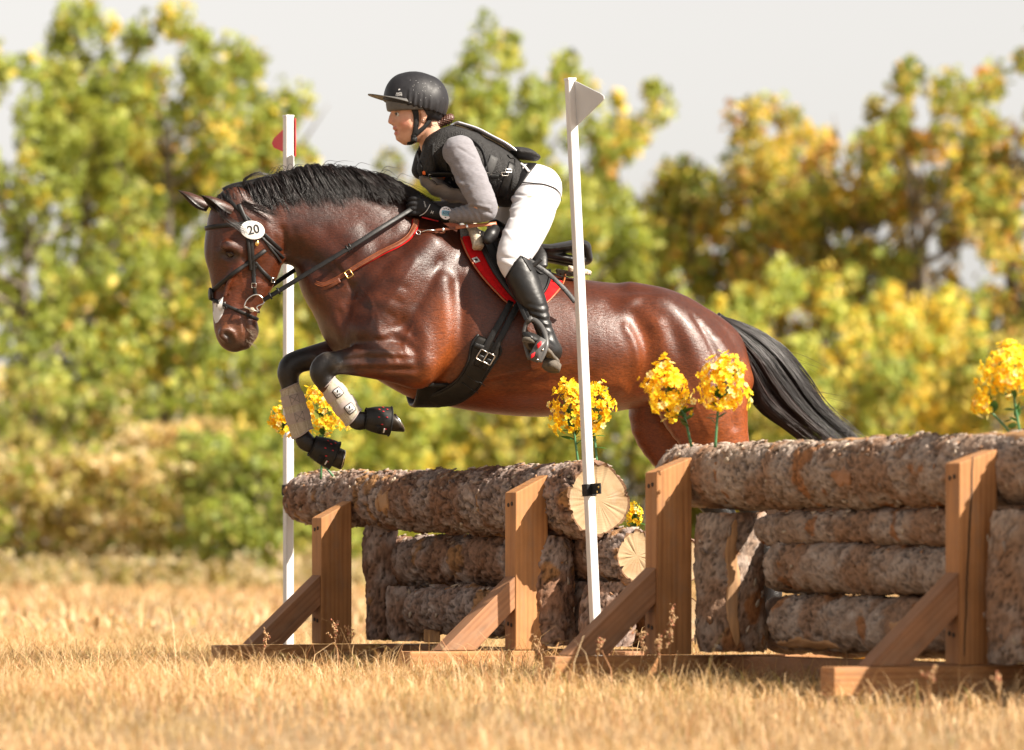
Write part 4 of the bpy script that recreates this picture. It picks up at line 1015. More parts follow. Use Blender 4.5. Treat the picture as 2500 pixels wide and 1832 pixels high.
def xz(u, v, yl=-.2): return W(u, v, yl)[[0, 2]]
def sculpt(V, Q, strokes, default_y=-.2, gain=1.0):
    """muscle lines: raise or sink the skin along paths seen from the side, on both flanks"""
    N = vnormals(V, Q)
    for s in strokes:
        path, r, amp = s[0], s[1] / PXM, s[2]; yl = s[3] if len(s) > 3 else default_y; ymin = s[4] if len(s) > 4 else 0.0
        pp = np.array([xz(u, v, yl) for u, v in (catmull(np.array(path, float), 5) if len(path) > 2 else path)])
        lo = pp.min(0) - 3 * r; hi = pp.max(0) + 3 * r
        idx = np.where((V[:, 0] > lo[0]) & (V[:, 0] < hi[0]) & (V[:, 2] > lo[1]) & (V[:, 2] < hi[1]) & (np.abs(V[:, 1]) >= ymin))[0]
        if not len(idx): continue
        d, par = seg_dist(V[idx][:, [0, 2]], pp)
        w = np.exp(-(d / r) ** 2) * np.clip(np.abs(N[idx, 1]) * 1.6 - .25, 0, 1)
        V[idx] += N[idx] * (amp * w * gain)[:, None]
    return V
strokes = [
    # neck: groove of the jugular, splenius swell, crest
    ([(690, 600), (760, 640), (830, 700), (880, 770)], 26, -.010), ([(680, 500), (780, 475), (880, 490), (980, 545)], 26, .012), ([(640, 470), (750, 450), (860, 455), (960, 490)], 16, -.008), ([(760, 700), (800, 740), (815, 790)], 22, .010),
    ([(800, 560), (850, 620), (880, 690)], 18, -.006), ([(900, 560), (930, 620), (940, 690)], 20, -.006),
    ([(730, 610), (800, 650), (860, 700), (900, 760)], 20, -.008), ([(700, 560), (780, 560), (870, 590), (960, 640)], 46, .014),
    ([(650, 500), (750, 480), (860, 490), (960, 530)], 22, -.006), ([(700, 620), (735, 640), (780, 690)], 15, .006),
    ([(725, 560), (722, 590), (715, 612)], 9, -.006), ([(738, 585), (736, 620)], 9, -.005), ([(780, 640), (792, 668)], 8, -.005),
    # shoulder blade, front of shoulder, point of shoulder
    ([(1050, 600), (990, 680), (930, 760), (895, 800)], 34, .014), ([(1000, 590), (930, 660), (870, 730), (850, 770)], 16, -.011),
    ([(1075, 640), (1030, 720), (985, 790), (950, 815)], 13, -.009), ([(880, 810), (900, 830)], 28, .010),
    ([(830, 760), (836, 800), (840, 840)], 8, -.010), ([(865, 700), (850, 750), (846, 800), (860, 840)], 11, -.010),
    ([(940, 690), (985, 705)], 8, -.004), ([(925, 720), (970, 740)], 8, -.004), ([(910, 750), (955, 775)], 8, -.004),
    ([(1010, 640), (960, 720), (930, 770)], 9, .005),
    # triceps and elbow
    ([(1080, 690), (1086, 790), (1078, 860), (1050, 925)], 24, .014), ([(1118, 690), (1118, 800), (1104, 880), (1066, 948)], 18, -.018),
    ([(1000, 770), (1030, 830), (1030, 890)], 18, .008), ([(960, 825), (1000, 850), (1010, 900)], 10, -.008),
    ([(925, 822), (955, 812), (985, 822), (1000, 842)], 9, .008), ([(915, 833), (940, 832), (975, 838)], 6, -.007),
    # forearm tendons
    ([(970, 865), (900, 860), (840, 868)], 8, .008), ([(970, 878), (900, 876), (835, 880)], 5, -.007), ([(990, 890), (920, 892), (850, 893)], 7, .006),
    ([(1000, 905), (930, 903), (870, 900)], 5, -.006), ([(1000, 918), (940, 915), (890, 905)], 8, .004), ([(800, 862), (815, 880), (812, 905)], 6, .006), ([(830, 868), (826, 905)], 5, -.005),
    # ribs and belly
    ([(1180, 690), (1205, 800), (1210, 900)], 15, .0008), ([(1240, 700), (1268, 800), (1275, 900)], 15, .0009), ([(1300, 720), (1330, 810), (1335, 900)], 15, .0009), ([(1360, 730), (1395, 820), (1398, 900)], 15, .0009), ([(1420, 740), (1455, 830), (1452, 905)], 15, .0008),
    ([(1120, 950), (1250, 968), (1400, 960), (1500, 940)], 20, .008), ([(1150, 925), (1300, 935), (1430, 920)], 12, -.004),
    # flank hollow and thigh
    ([(1545, 770), (1565, 830), (1570, 890), (1545, 940)], 22, -.024), ([(1520, 800), (1542, 850), (1548, 905), (1520, 950)], 12, .010),
    ([(1600, 800), (1615, 870), (1605, 940), (1600, 990)], 26, .014), ([(1560, 940), (1600, 985), (1640, 1040)], 14, .008),
    ([(1690, 770), (1730, 850), (1765, 940), (1785, 1040)], 11, -.010), ([(1640, 760), (1680, 850), (1710, 950), (1730, 1040)], 26, .010), ([(1760, 830), (1795, 900), (1815, 990)], 14, .008),
    ([(1500, 725), (1540, 748), (1560, 775)], 18, .003), ([(1480, 750), (1515, 785), (1528, 830)], 22, -.006), ([(1560, 740), (1620, 790), (1650, 860)], 18, -.006),
]
HV = sculpt(HV, HQ, strokes, gain=.78)
head_strokes = [
    ([(563, 621), (566, 622)], 11, -.014, -.15), ([(540, 612), (562, 606), (588, 616)], 6, .004, -.15), ([(545, 628), (562, 634), (582, 628)], 5, .004, -.15),
    ([(600, 640), (570, 668), (545, 700)], 5, .006, -.15), ([(620, 650), (600, 690), (590, 740)], 18, -.010, -.12), ([(575, 680), (560, 720), (555, 760)], 14, -.005, -.12),
    ([(655, 590), (668, 625), (655, 660), (630, 690)], 12, .006, -.1), ([(640, 560), (655, 590)], 10, -.006, -.1), ([(690, 560), (700, 600), (696, 625)], 8, -.010, -.1),
    ([(556, 815), (566, 822), (568, 830)], 7, -.016, -.14), ([(548, 806), (560, 803), (574, 812), (578, 826)], 4, .006, -.14),
    ([(598, 775), (603, 800), (606, 836)], 4, -.010, -.12), ([(600, 768), (597, 780)], 5, .004, -.12), ([(592, 780), (595, 815)], 6, .005, -.12), ([(616, 790), (618, 815)], 6, .005, -.12),
    ([(520, 570), (518, 640), (524, 700)], 5, -.004, -.13), ([(532, 560), (535, 600)], 8, -.004, -.13), ([(600, 560), (620, 540), (640, 545)], 9, -.006, -.1),
]
HV = sculpt(HV, HQ, head_strokes, -.13)
HV = relax(HV, HQ, 1, .35)
# veins on shoulder, belly and face: thin and slight
HV = sculpt(HV, HQ, [([(1300, 900), (1240, 915), (1180, 930), (1130, 965)], 4, .0035), ([(960, 880), (940, 862), (900, 858), (860, 866)], 3.5, .003), ([(1000, 800), (980, 840), (985, 870)], 3.5, .003), ([(880, 700), (905, 740), (900, 790)], 3.5, .003), ([(1380, 890), (1330, 905), (1290, 930)], 3.5, .003), ([(1620, 900), (1640, 960), (1670, 1010)], 3.5, .003), ([(820, 640), (850, 680), (870, 720)], 5, -.004), ([(560, 650), (590, 668), (600, 700)], 3.0, .002, -.13), ([(1240, 915), (1200, 960)], 4, .002),
                     ([(900, 735), (920, 790), (905, 830)], 4, .002), ([(1010, 870), (960, 868), (900, 870)], 3.5, .002), ([(1660, 930), (1690, 1000), (1720, 1060)], 4, .002)])
HN = vnormals(HV, HQ)
hbvh = bvh_of(HV, HQ)

# coat colour: bay with black points, a blaze, a dark muzzle and some orange light painted in
p2 = HV[:, [0, 2]]
def near_path(path, r, yl=-.2, soft=1.0):
    d, _ = seg_dist(p2, np.array([xz(u, v, yl) for u, v in path])); return np.exp(-(d * PXM / r) ** 2 * soft)
def ss(a, b, x): t_ = np.clip((x - a) / (b - a), 0, 1); return t_ * t_ * (3 - 2 * t_)
nz = fbm(HV * 7, 4, 3) - .5
def lerp(c, col, w): w = np.clip(w, 0, 1)[:, None]; return c * (1 - w) + np.array(col) * w
zt = HV[:, 2] + nz * .25
hc = np.tile(np.array((.080, .0182, .0052)), (len(HV), 1))
hc = lerp(hc, (.192, .047, .0100), ss(1.34, 1.06, zt))  # orange towards the belly: light bounced off the ground painted in
hc = lerp(hc, (.050, .0105, .0036), ss(1.48, 1.70, zt) * .85)
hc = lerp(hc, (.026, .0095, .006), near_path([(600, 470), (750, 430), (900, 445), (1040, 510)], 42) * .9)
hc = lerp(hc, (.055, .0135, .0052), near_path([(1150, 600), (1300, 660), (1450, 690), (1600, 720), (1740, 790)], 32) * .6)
hc = lerp(hc, (.250, .060, .012), near_path([(1085, 760), (1075, 880), (1040, 945)], 34) * .8)  # sunlit orange edge behind the elbow, painted into the coat
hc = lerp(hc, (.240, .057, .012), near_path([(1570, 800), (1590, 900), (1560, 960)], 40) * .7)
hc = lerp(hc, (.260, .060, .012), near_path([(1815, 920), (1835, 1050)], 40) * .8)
# darker, damp patches on neck and shoulder
hc *= (1 - .40 * np.clip((fbm(HV * np.array((6, 6, 9)), 4, 41) - .46) / .16, 0, 1) * np.clip((W(1120, 700, -.2)[0] - HV[:, 0]) / .2, 0.25, 1))[:, None]
# black points
leg_d = near_path([(940, 862), (860, 868)], 30) * .55
hc = lerp(hc, (.032, .018, .013), leg_d)
def below(px0, px1, yl, rad, col, wmax=1.0):
    global hc
    a = W(*px0, yl); b = W(*px1, yl); d = b - a; L = np.linalg.norm(d); d = d / L
    t_ = (HV - a) @ d; q = np.linalg.norm(HV - a - np.clip(t_, 0, L)[:, None] * d, axis=1)
    hc = lerp(hc, col, ss(-.02, .10, t_ + nz * .08) * ss(rad * 1.3, rad, q) * wmax)
BLK = (.0085, .0068, .0064)
below((868, 884), (770, 905), -.222, .075, BLK); below((800, 920), (880, 1035), -.22, .09, BLK); below((860, 1010), (960, 1030), -.22, .09, BLK)
below((800, 868), (690, 905), .205, .08, BLK); below((708, 915), (750, 1085), .205, .09, BLK); below((740, 1070), (830, 1120), .205, .09, BLK)
below((1800, 1160), (1860, 1500), -.165, .12, BLK); below((1710, 1180), (1760, 1510), .165, .12, BLK)
grey_knee = near_path([(800, 862), (812, 878), (818, 895), (838, 900)], 9, -.25) * (HV[:, 1] < -.14)
hc = lerp(hc, (.11, .095, .08), grey_knee * .5)
# head
hx = HV[:, 0] < W(700, 600, -.1)[0]
hm = lambda w: np.where(hx, w, 0)
hc = lerp(hc, (.072, .0170, .0054), hm(np.ones(len(HV))) * .8)
hc = lerp(hc, (.105, .024, .0075), hm(near_path([(640, 590), (600, 680), (590, 740)], 34, -.12)) * .8)
hc = lerp(hc, (.030, .018, .013), hm(near_path([(548, 618), (580, 622)], 15, -.15)) * .85)
hc = lerp(hc, (.038, .019, .013), hm(near_path([(510, 560), (500, 600), (505, 640)], 20, -.13)) * .5)
hc = lerp(hc, (.135, .050, .022), hm(near_path([(540, 800), (590, 815)], 34, -.13)) * .8)
hc = lerp(hc, (.030, .021, .018), hm(near_path([(557, 816), (568, 832)], 14, -.14)) * .9)
hc = lerp(hc, (.050, .030, .022), hm(near_path([(575, 850), (612, 835), (626, 805)], 16, -.12)) * .85)
hc = lerp(hc, (.055, .022, .014), hm(near_path([(520, 500), (560, 480), (620, 500)], 26, -.1)) * .8)
blaze = hm(near_path([(509, 572), (512, 590), (515, 612)], 8, -.14)); blaze = np.where(HV[:, 1] < -.10, blaze, 0)
hc = lerp(hc, (.62, .52, .46), blaze * 1.1)

HORSE_B = np.array([W(1250, 1300, 0)[0], 0, 0.0])
def horse_thing(name, label, cat, base=None):
    b = HORSE_B if base is None else np.asarray(base, float)
    e = empty(name, loc2w(b), YAW, label, cat); e['_b'] = [float(x) for x in b]; return e
def hb(e): return np.array(e['_b'])
horse = horse_thing('horse', 'glossy dark bay horse with black mane and tail jumping over the log fences', 'horse')
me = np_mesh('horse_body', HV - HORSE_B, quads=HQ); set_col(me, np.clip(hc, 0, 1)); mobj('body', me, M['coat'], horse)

# eyes
for s in (-1, 1):
    if s < 0:
        p, n = hit(hbvh, 563, 621)
    else:
        q = W(563, 621, -.15); h = hbvh.find_nearest(Vector((q[0] - .02, .06, q[2]))); p, n = np.array(h[0]), np.array(h[1])
    bm = bmesh.new(); bmesh.ops.create_uvsphere(bm, u_segments=20, v_segments=14, radius=.0185)
    bmesh.ops.translate(bm, verts=bm.verts, vec=Vector(p - n * .0055 - HORSE_B)); mobj('eye', bm_mesh('eye', bm), M['eye_dark'], horse)
    g = Geo()      # heavy upper lid and thin lower lid
    e1 = np.array((1, 0, -.12)); e1 = e1 - n * e1.dot(n); e1 /= np.linalg.norm(e1); e2 = np.cross(e1, n) ; e2 = e2 if e2[2] > 0 else -e2
    for up, rr, th in ((1, .0185, .0052), (-1, .018, .0038)):
        a = np.linspace(0.05, np.pi - .05, 14)
        g.tube([p + n * (.002 + .005 * math.sin(x)) + e1 * rr * math.cos(x) + e2 * up * rr * (.50 if up > 0 else .62) * math.sin(x) for x in a], [th * (.35 + .65 * math.sin(x)) for x in a], 8, col=(.035, .016, .010))
    g.build('eyelid', M['coat'], horse, off=HORSE_B)

# ears: cupped leaves
def ear(tip, base, yl_tip, yl_base, wid, face):
    a = W(*base, yl_base); b = W(*tip, yl_tip); d = b - a; L = np.linalg.norm(d); T = d / L
    S = np.cross(T, np.asarray(face, float)); S /= np.linalg.norm(S); F = np.cross(S, T)
    nt, na = 16, 15; V = []; C = []
    for i in range(nt + 1):
        t_ = i / nt
        w = wid * (0.62 + 1.0 * t_ - 1.62 * t_ ** 2.6) * (1 - t_ ** 9) if t_ < 1 else .001
        w = max(w, .002)
        cup = 2.35 * (1 - .55 * t_)
        for lay in (0, 1):
            for j in range(na):
                th = (j / (na - 1) - .5) * 2 * cup
                r = w * (1 - .16 * lay); bend = .10 * L * math.sin(t_ * 1.9)
                V.append(a + T * (L * t_) + S * r * math.sin(th) / max(math.sin(min(cup, 1.57)), .3) - F * (r * math.cos(th) - r * .35 - bend))
                C.append((.020, .014, .012) if lay else ((.055, .019, .010) if .12 < j / (na - 1) < .88 and t_ < .84 else (.020, .013, .010)))
    Q = []; m = 2 * na
    for i in range(nt):
        for j in range(na - 1):
            o = i * m + j
            Q.append((o, o + 1, o + m + 1, o + m)); o += na; Q.append((o + 1, o, o + m, o + m + 1))
        for j in (0, na - 1):
            o = i * m + j; Q.append((o, o + m, o + m + na, o + na))
    g = Geo(); g.add(V, Q); me = np_mesh('ear', np.vstack(g.v) - HORSE_B, quads=np.vstack(g.q)); set_col(me, np.array(C)); return mobj('ear', me, M['coat'], horse)
ear((490, 468), (566, 512), -.095, -.070, .040, (-.55, -.30, -.85))
ear((435, 456), (512, 503), .045, .035, .038, (-.55, -.10, -.85))

# hooves: skewed from the round coronet to a longer sole
def hoof(p0, r0, sole, sdir, hl, hw, yl):
    a = W(*p0, yl); c = W(*sole, yl); q = W(sole[0] + sdir[0], sole[1] + sdir[1], yl); D = (q - c) / np.linalg.norm(q - c); S = np.array((0, 1.0, 0))
    T0 = (c - a) / np.linalg.norm(c - a); U = D - T0 * D.dot(T0); U /= np.linalg.norm(U); seg = 26; an = np.arange(seg) / seg * 2 * np.pi; V = []; n = 7
    for i in range(n + 1):
        f = i / n; cc = a + (c - a) * f; ax = U * (1 - f) + D * f; ax /= np.linalg.norm(ax)
        for x in an:
            lx = math.cos(x); l1 = hl * (1.0 if lx > 0 else .86)
            V.append(cc + ax * lx * (r0 + (l1 - r0) * f) + S * math.sin(x) * (r0 * .95 + (hw - r0 * .95) * f))
    V.append(c); V.append(a); Q = [(i * seg + j, i * seg + (j + 1) % seg, (i + 1) * seg + (j + 1) % seg, (i + 1) * seg + j) for i in range(n) for j in range(seg)]
    T = [(n * seg + j, n * seg + (j + 1) % seg, (n + 1) * seg) for j in range(seg)] + [((j + 1) % seg, j, (n + 1) * seg + 1) for j in range(seg)]
    ho = Geo().add(V, Q, T).build('hoof', M['hoof_horn'], horse, off=HORSE_B)
    nn = np.cross(D, S); nn = nn if nn.dot(T0) > 0 else -nn; xs = np.linspace(-2.5, 2.5, 26)
    g = Geo(); g.tube([c + nn * .002 + D * math.cos(x) * hl * .9 + S * math.sin(x) * hw * .9 for x in xs], .0050, 8); g.build('horseshoe', M['steel'], ho, off=HORSE_B)
hoof((905, 1022), .040, (971, 1031), (28, 46), .047, .054, -.22); hoof((783, 1100), .042, (834, 1120), (-8, 45), .046, .056, .205)
hoof((1868, 1490), .043, (1842, 1538), (-40, -18), .062, .058, -.165); hoof((1757, 1498), .043, (1731, 1544), (-40, -18), .062, .058, .165)

# hair: tapered strands; mane swept back over the crest, full tail, forelock
rng = np.random.default_rng(5)
def strands(g, ctrl, r0, n=9, seg=4, col=(.012, .010, .010)):
    p = catmull(np.array(ctrl), max(2, n // (len(ctrl) - 1))); t_ = np.linspace(0, 1, len(p))
    g.tube(p, r0 * (1 - t_ ** 2.2 * .92), seg, False, col=col)
def hair_col(warm=0.0):
    k = rng.uniform(.6, 1.5); return np.array((.0125 + .028 * warm, .0100 + .008 * warm, .0098 + .004 * warm)) * k
crest = catmull(np.array([(530, 480), (566, 461), (612, 451), (672, 436), (750, 421), (845, 424), (935, 443), (1005, 482)], float), 12)
cum = np.r_[0, np.cumsum(np.linalg.norm(np.diff(crest, axis=0), axis=1))]; cum /= cum[-1]
def on_crest(t_): return np.array([np.interp(t_, cum, crest[:, 0]), np.interp(t_, cum, crest[:, 1])])
g = Geo(); ctl = []; rad_ = []; cl_ = []
locks = np.sort(rng.uniform(0, 1, 90)); lk_len = rng.normal(1, .16, 90); lk_ang = rng.normal(0, 6, 90); lk_rise = rng.uniform(.4, 1.1, 90)
for i in range(3900):
    if rng.uniform() < .82: q = rng.integers(90) if i > 300 else rng.integers(16); t_ = float(np.clip(locks[q] + rng.normal(0, .004), 0, 1)); kl, ka, kr = lk_len[q], lk_ang[q], lk_rise[q]
    else: t_ = rng.uniform(0, 1); kl, ka, kr = rng.normal(1, .2), rng.normal(0, 8), rng.uniform(.3, 1.2)
    u, v = on_crest(t_); y0 = rng.normal(0, .012)
    ln = 84 * kl * rng.uniform(.7, 1.1) * (0.72 + .5 * math.sin(min(1, t_ * 1.15) * 2.6)) * (1.0 if t_ < .92 else .8)
    ang = np.interp(t_, [0, .25, .5, .75, 1], [64, 56, 44, 32, 22]) + ka + rng.normal(0, 3)
    rise = np.interp(t_, [0, .3, .45, .75, 1], [6, 16, 21, 16, 9]) * kr * rng.uniform(.75, 1.1)
    dx, dy = math.cos(R(ang)), math.sin(R(ang)); lay = rng.uniform(0, 1); side = -1 if rng.uniform() < .86 else 1; k = .060 + .020 * lay
    ctl.append([W(u, v + 5, y0), W(u + dx * ln * .16, v - rise + 2, y0 + side * .016), W(u + dx * ln * .48, v - rise * .6 + dy * ln * .30, y0 + side * (.034 + .016 * lay)), W(u + dx * ln * .80, v + dy * ln * .68, side * (k + .002)), W(u + dx * ln * .98 + rng.normal(0, 4), v + dy * ln + rng.normal(0, 3), side * (k + .010))])
    rad_.append(rng.uniform(.0008, .0015)); cl_.append(hair_col(.3 if rng.uniform() < .2 else 0))
V_, Q_, C_ = strand_batch(ctl, rad_, cl_, 3); g.add(V_, Q_, col=(0, 0, 0)); g.c[-1] = C_
for i in range(18):       # flyaway hairs
    t_ = rng.uniform(.1, 1); u, v = on_crest(t_); L = rng.uniform(30, 70); a = R(rng.uniform(-12, 28))
    c = [W(u, v, 0), W(u + L * .4, v - 22 - rng.uniform(0, 12), -.02), W(u + L * .8 * math.cos(a), v - 24 + L * .5 * math.sin(a), -.03), W(u + L * 1.2 * math.cos(a), v - 18 + L * .9 * math.sin(a), -.04)]
    strands(g, c, .0011, 9, 3, hair_col())
for i in range(14):       # the loop of hair standing up behind the poll
    j = rng.normal(0, 2.2, 8)
    c = [W(592 + j[0], 458 + j[1], -.03), W(597 + j[2], 440 + j[3], -.035), W(612 + j[4], 427 + j[5], -.04), W(632 + j[6], 424 + j[7], -.04), W(662 + j[0], 430 + j[1], -.03), W(690 + j[2], 437 + j[3], -.03)]
    strands(g, c, .0013, 10, 3, hair_col())
g.build('mane', M['black_hair'], horse, off=HORSE_B)['kind'] = 'stuff'
# solid roots of the mane so no skin shows through
g = Geo()
for yy in (-.012, .012): g.tube([W(*on_crest(x), yy) for x in np.linspace(.04, .99, 40)], .020, 8, col=(.010, .0085, .008))
g.build('mane_bed', M['black_hair'], horse, off=HORSE_B)['kind'] = 'stuff'
g = Geo()
for i in range(84):      # forelock, blown back over the cheek
    j = rng.normal(0, 1, 8)
    if i < 34: ctrl = [(535 + j[0] * 5, 482 + j[1] * 3, -.03), (540 + j[0] * 6, 512 + j[1] * 4, -.105), (552 + j[2] * 6, 536 + j[3] * 5, -.150), (580 + j[2] * 6, 556 + j[3] * 5, -.158), (606 + j[4] * 8, 574 + j[5] * 6, -.160)]
    else: ctrl = [(570 + j[0] * 6, 470 + j[1] * 3, -.03), (588 + j[0] * 5, 490 + j[1] * 4, -.075), (612 + j[2] * 7, 502 + j[3] * 4, -.100), (645 + j[2] * 9, 514 + j[3] * 4, -.108), (676 + j[4] * 12, 528 + j[5] * 5, -.112)]
    strands(g, [W(*q) for q in ctrl], rng.uniform(.0008, .0013), 9, 3, hair_col(.35 if rng.uniform() < .5 else .0))
g.build('forelock', M['black_hair'], horse, off=HORSE_B)['kind'] = 'stuff'
top = catmull(np.array([(1742, 771), (1776, 776), (1826, 797), (1897, 836), (1953, 896), (1996, 960), (2040, 1014), (2100, 1060), (2150, 1110), (2185, 1165)], float), 5)
bot = catmull(np.array([(1752, 786), (1772, 812), (1801, 862), (1822, 920), (1842, 980), (1880, 1016), (1925, 1050), (1975, 1090), (2030, 1140), (2080, 1190)], float), 5)
g = Geo(); ctl = []; rad_ = []; cl_ = []
nlk = 64; la = rng.uniform(0, 1, nlk); lw = rng.normal(0, .09, nlk); ll = rng.uniform(.62, 1.04, nlk); ly = rng.normal(0, 1, nlk); lp = rng.uniform(0, 6, nlk)
for i in range(4600):
    if rng.uniform() < .86: q = rng.integers(nlk); a = la[q] + rng.normal(0, .022); wob = lw[q] + rng.normal(0, .02); t1 = ll[q] * rng.uniform(.78, 1.02); lay = ly[q] + rng.normal(0, .35); ph = lp[q] + rng.normal(0, .3)
    else: a = rng.uniform(0, 1); wob = rng.normal(0, .07); t1 = rng.uniform(.4, 1.0); lay = rng.normal(0, 1); ph = rng.uniform(0, 6)
    c = []
    for x in np.linspace(0, t1, 7):
        f = x * (len(top) - 1); i0 = int(min(f, len(top) - 2)); w_ = f - i0
        A = top[i0] * (1 - w_) + top[i0 + 1] * w_; B = bot[i0] * (1 - w_) + bot[i0 + 1] * w_
        s_ = np.clip(a + wob * x * 1.2 + .030 * math.sin(x * 8 + ph) * x, -.04, 1.05); pp = A * (1 - s_) + B * s_
        bulge = math.sqrt(max(0, 1 - (2 * min(max(s_, 0), 1) - 1) ** 2))
        c.append(W(pp[0], pp[1], (.018 + .055 * math.sin(min(1, x * 1.3) * 1.57) * bulge) * np.clip(lay, -1.6, 1.6) / 1.2 + .012 * math.sin(ph * 3 + x * 4) * x))
    ctl.append(c); rad_.append(rng.uniform(.0008, .0017)); cl_.append(hair_col(.8 if (a > .5 and rng.uniform() < .7 and t1 > .6) else (.2 if rng.uniform() < .2 else 0)))
V_, Q_, C_ = strand_batch(ctl, rad_, cl_, 3); g.add(V_, Q_, col=(0, 0, 0)); g.c[-1] = C_
for i in range(70):
    x0 = rng.uniform(.35, .85); f = int(x0 * (len(top) - 1)); s_ = rng.uniform(.1, .9); pp = top[f] * (1 - s_) + bot[f] * s_; L = rng.uniform(60, 150); dy = rng.uniform(.05, .45)
    strands(g, [W(*pp, -.05), W(pp[0] + L * .4, pp[1] + L * dy * .2, -.06), W(pp[0] + L, pp[1] + L * dy, -.06)], .0009, 10, 3, hair_col(.8))
g.build('tail', M['black_hair'], horse, off=HORSE_B)['kind'] = 'stuff'
g = Geo()      # dock of the tail
mid = (top + bot) / 2
g.tube([W(*mid[i], 0) for i in range(0, 22)], [.030 - .001 * i for i in range(22)], 10, col=(.010, .0085, .008)); g.build('tail_dock', M['black_hair'], horse, off=HORSE_B)
g = Geo()      # whiskers
for i in range(26):
    u, v = rng.uniform(596, 628), rng.uniform(800, 848); p, n = hit(hbvh, min(u, 622), min(v, 842)); e = p + np.array((rng.uniform(.01, .035), -.012, rng.uniform(-.03, -.008)))
    g.tube([p, (p + e) / 2 + n * .004, e], [.0006, .0005, .0002], 3, False, col=(.25, .2, .15))
g.build('whiskers', M['black_hair'], horse, off=HORSE_B)['kind'] = 'stuff'

# ------------------------------------------------------------------ helpers for tack
def mirror_y(V): V = np.array(V, float); V[:, 1] *= -1; return V
def patch(bvh, left, right, nt, nc, off, thick, mirror=False, fb=-.25, sm=4, cross=None):
    """a sheet lying on a body between two pixel curves -> Geo"""
    Lc = catmull(np.array(left, float), 8); Rc = catmull(np.array(right, float), 8)
    def rs(c):
        s = np.r_[0, np.cumsum(np.linalg.norm(np.diff(c, axis=0), axis=1))]; t_ = np.linspace(0, s[-1], nt); return np.stack([np.interp(t_, s, c[:, 0]), np.interp(t_, s, c[:, 1])], 1)
    Lc, Rc = rs(Lc), rs(Rc); P_ = np.zeros((nt, nc, 3)); N_ = np.zeros((nt, nc, 3))
    for i in range(nt):
        for j in range(nc):
            f = j / (nc - 1); uv = Lc[i] * (1 - f) + Rc[i] * f; P_[i, j], N_[i, j] = hit(bvh, uv[0], uv[1], fb)
    for _ in range(sm):
        for A in (P_, N_):
            B = A.copy(); B[1:-1] = .5 * A[1:-1] + .25 * (A[:-2] + A[2:]); A[:] = B; B = A.copy(); B[:, 1:-1] = .5 * A[:, 1:-1] + .25 * (A[:, :-2] + A[:, 2:]); A[:] = B
    N_ /= np.linalg.norm(N_, axis=2)[:, :, None] + 1e-9
    prof = np.ones((nt, nc))
    prof[0] = prof[-1] = .25; prof[:, 0] = prof[:, -1] = .25
    top = P_ + N_ * (off + thick * prof[:, :, None]); bot = P_ + N_ * (off - .004)
    V = np.vstack([top.reshape(-1, 3), bot.reshape(-1, 3)]); m = nt * nc; Q = []
    for i in range(nt - 1):
        for j in range(nc - 1):
            a = i * nc + j; Q.append((a, a + 1, a + nc + 1, a + nc)); Q.append((m + a + 1, m + a, m + a + nc, m + a + nc + 1))
    for i in range(nt - 1):
        for j, s in ((0, 1), (nc - 1, -1)):
            a = i * nc + j; q = (a, a + nc, m + a + nc, m + a); Q.append(q if s > 0 else q[::-1])
    for j in range(nc - 1):
        for i, s in ((0, -1), (nt - 1, 1)):
            a = i * nc + j; q = (a, a + 1, m + a + 1, m + a); Q.append(q if s < 0 else q[::-1])
    g = Geo(); g.add(V, Q)
    if mirror: g.add(mirror_y(V), [q[::-1] for q in Q])
    return g, top, N_
def mk(e, name, g, mat, shade=True, stuff=False):
    """one object for each piece; stuff=True joins what is too small to tell apart"""
    if stuff or len(g.pieces) <= 1:
        o = g.build(name, M[mat], e, shade, off=hb(e))
        if stuff: o['kind'] = 'stuff'
        return o
    for vi, Q, T in g.pieces:
        me = np_mesh(name, g.v[vi] - hb(e), quads=np.asarray(Q, int) if len(Q) else None, tris=np.asarray(T, int) if len(T) else None); o = mobj(name, me, M[mat], e, shade)
    return o
def sdf_part(e, name, tubes, h, mat, sm=2, cuts=(), fn=None):
    V, Q = sdf_mesh(tubes, h, cuts, sm)
    if fn is not None: V = fn(V, Q)
    me = np_mesh(name, V - hb(e), quads=Q); return mobj(name, me, M[mat], e), V, Q
def text_geo(txt, size, origin, right, up, normal=None, bvh=None, lift=.001, thick=.0, align='CENTER', bold=False):
    cu = bpy.data.curves.new('txt', 'FONT'); cu.body = txt; cu.size = size; cu.align_x = align; cu.align_y = 'CENTER'; cu.resolution_u = 3
    if bold: cu.offset = size * .022
    ob = bpy.data.objects.new('txt', cu); COL.objects.link(ob); dg = bpy.context.evaluated_depsgraph_get(); me = bpy.data.meshes.new_from_object(ob.evaluated_get(dg))
    n = len(me.vertices); co = np.zeros(n * 3); me.vertices.foreach_get('co', co); co = co.reshape(-1, 3); polys = [tuple(p.vertices) for p in me.polygons]
    bpy.data.objects.remove(ob); bpy.data.curves.remove(cu); bpy.data.meshes.remove(me)
    right = np.asarray(right, float); up = np.asarray(up, float); V = np.asarray(origin) + co[:, :1] * right + co[:, 1:2] * up
    if bvh is not None:
        W_ = []
        for v in V:
            h = bvh.find_nearest(Vector(v)); W_.append(np.array(h[0]) + np.array(h[1]) * lift)
        V = np.array(W_)
    T = []
    for p in polys:
        for i in range(1, len(p) - 1): T.append((p[0], p[i], p[i + 1]))
    g = Geo(); g.add(V, (), T); return g
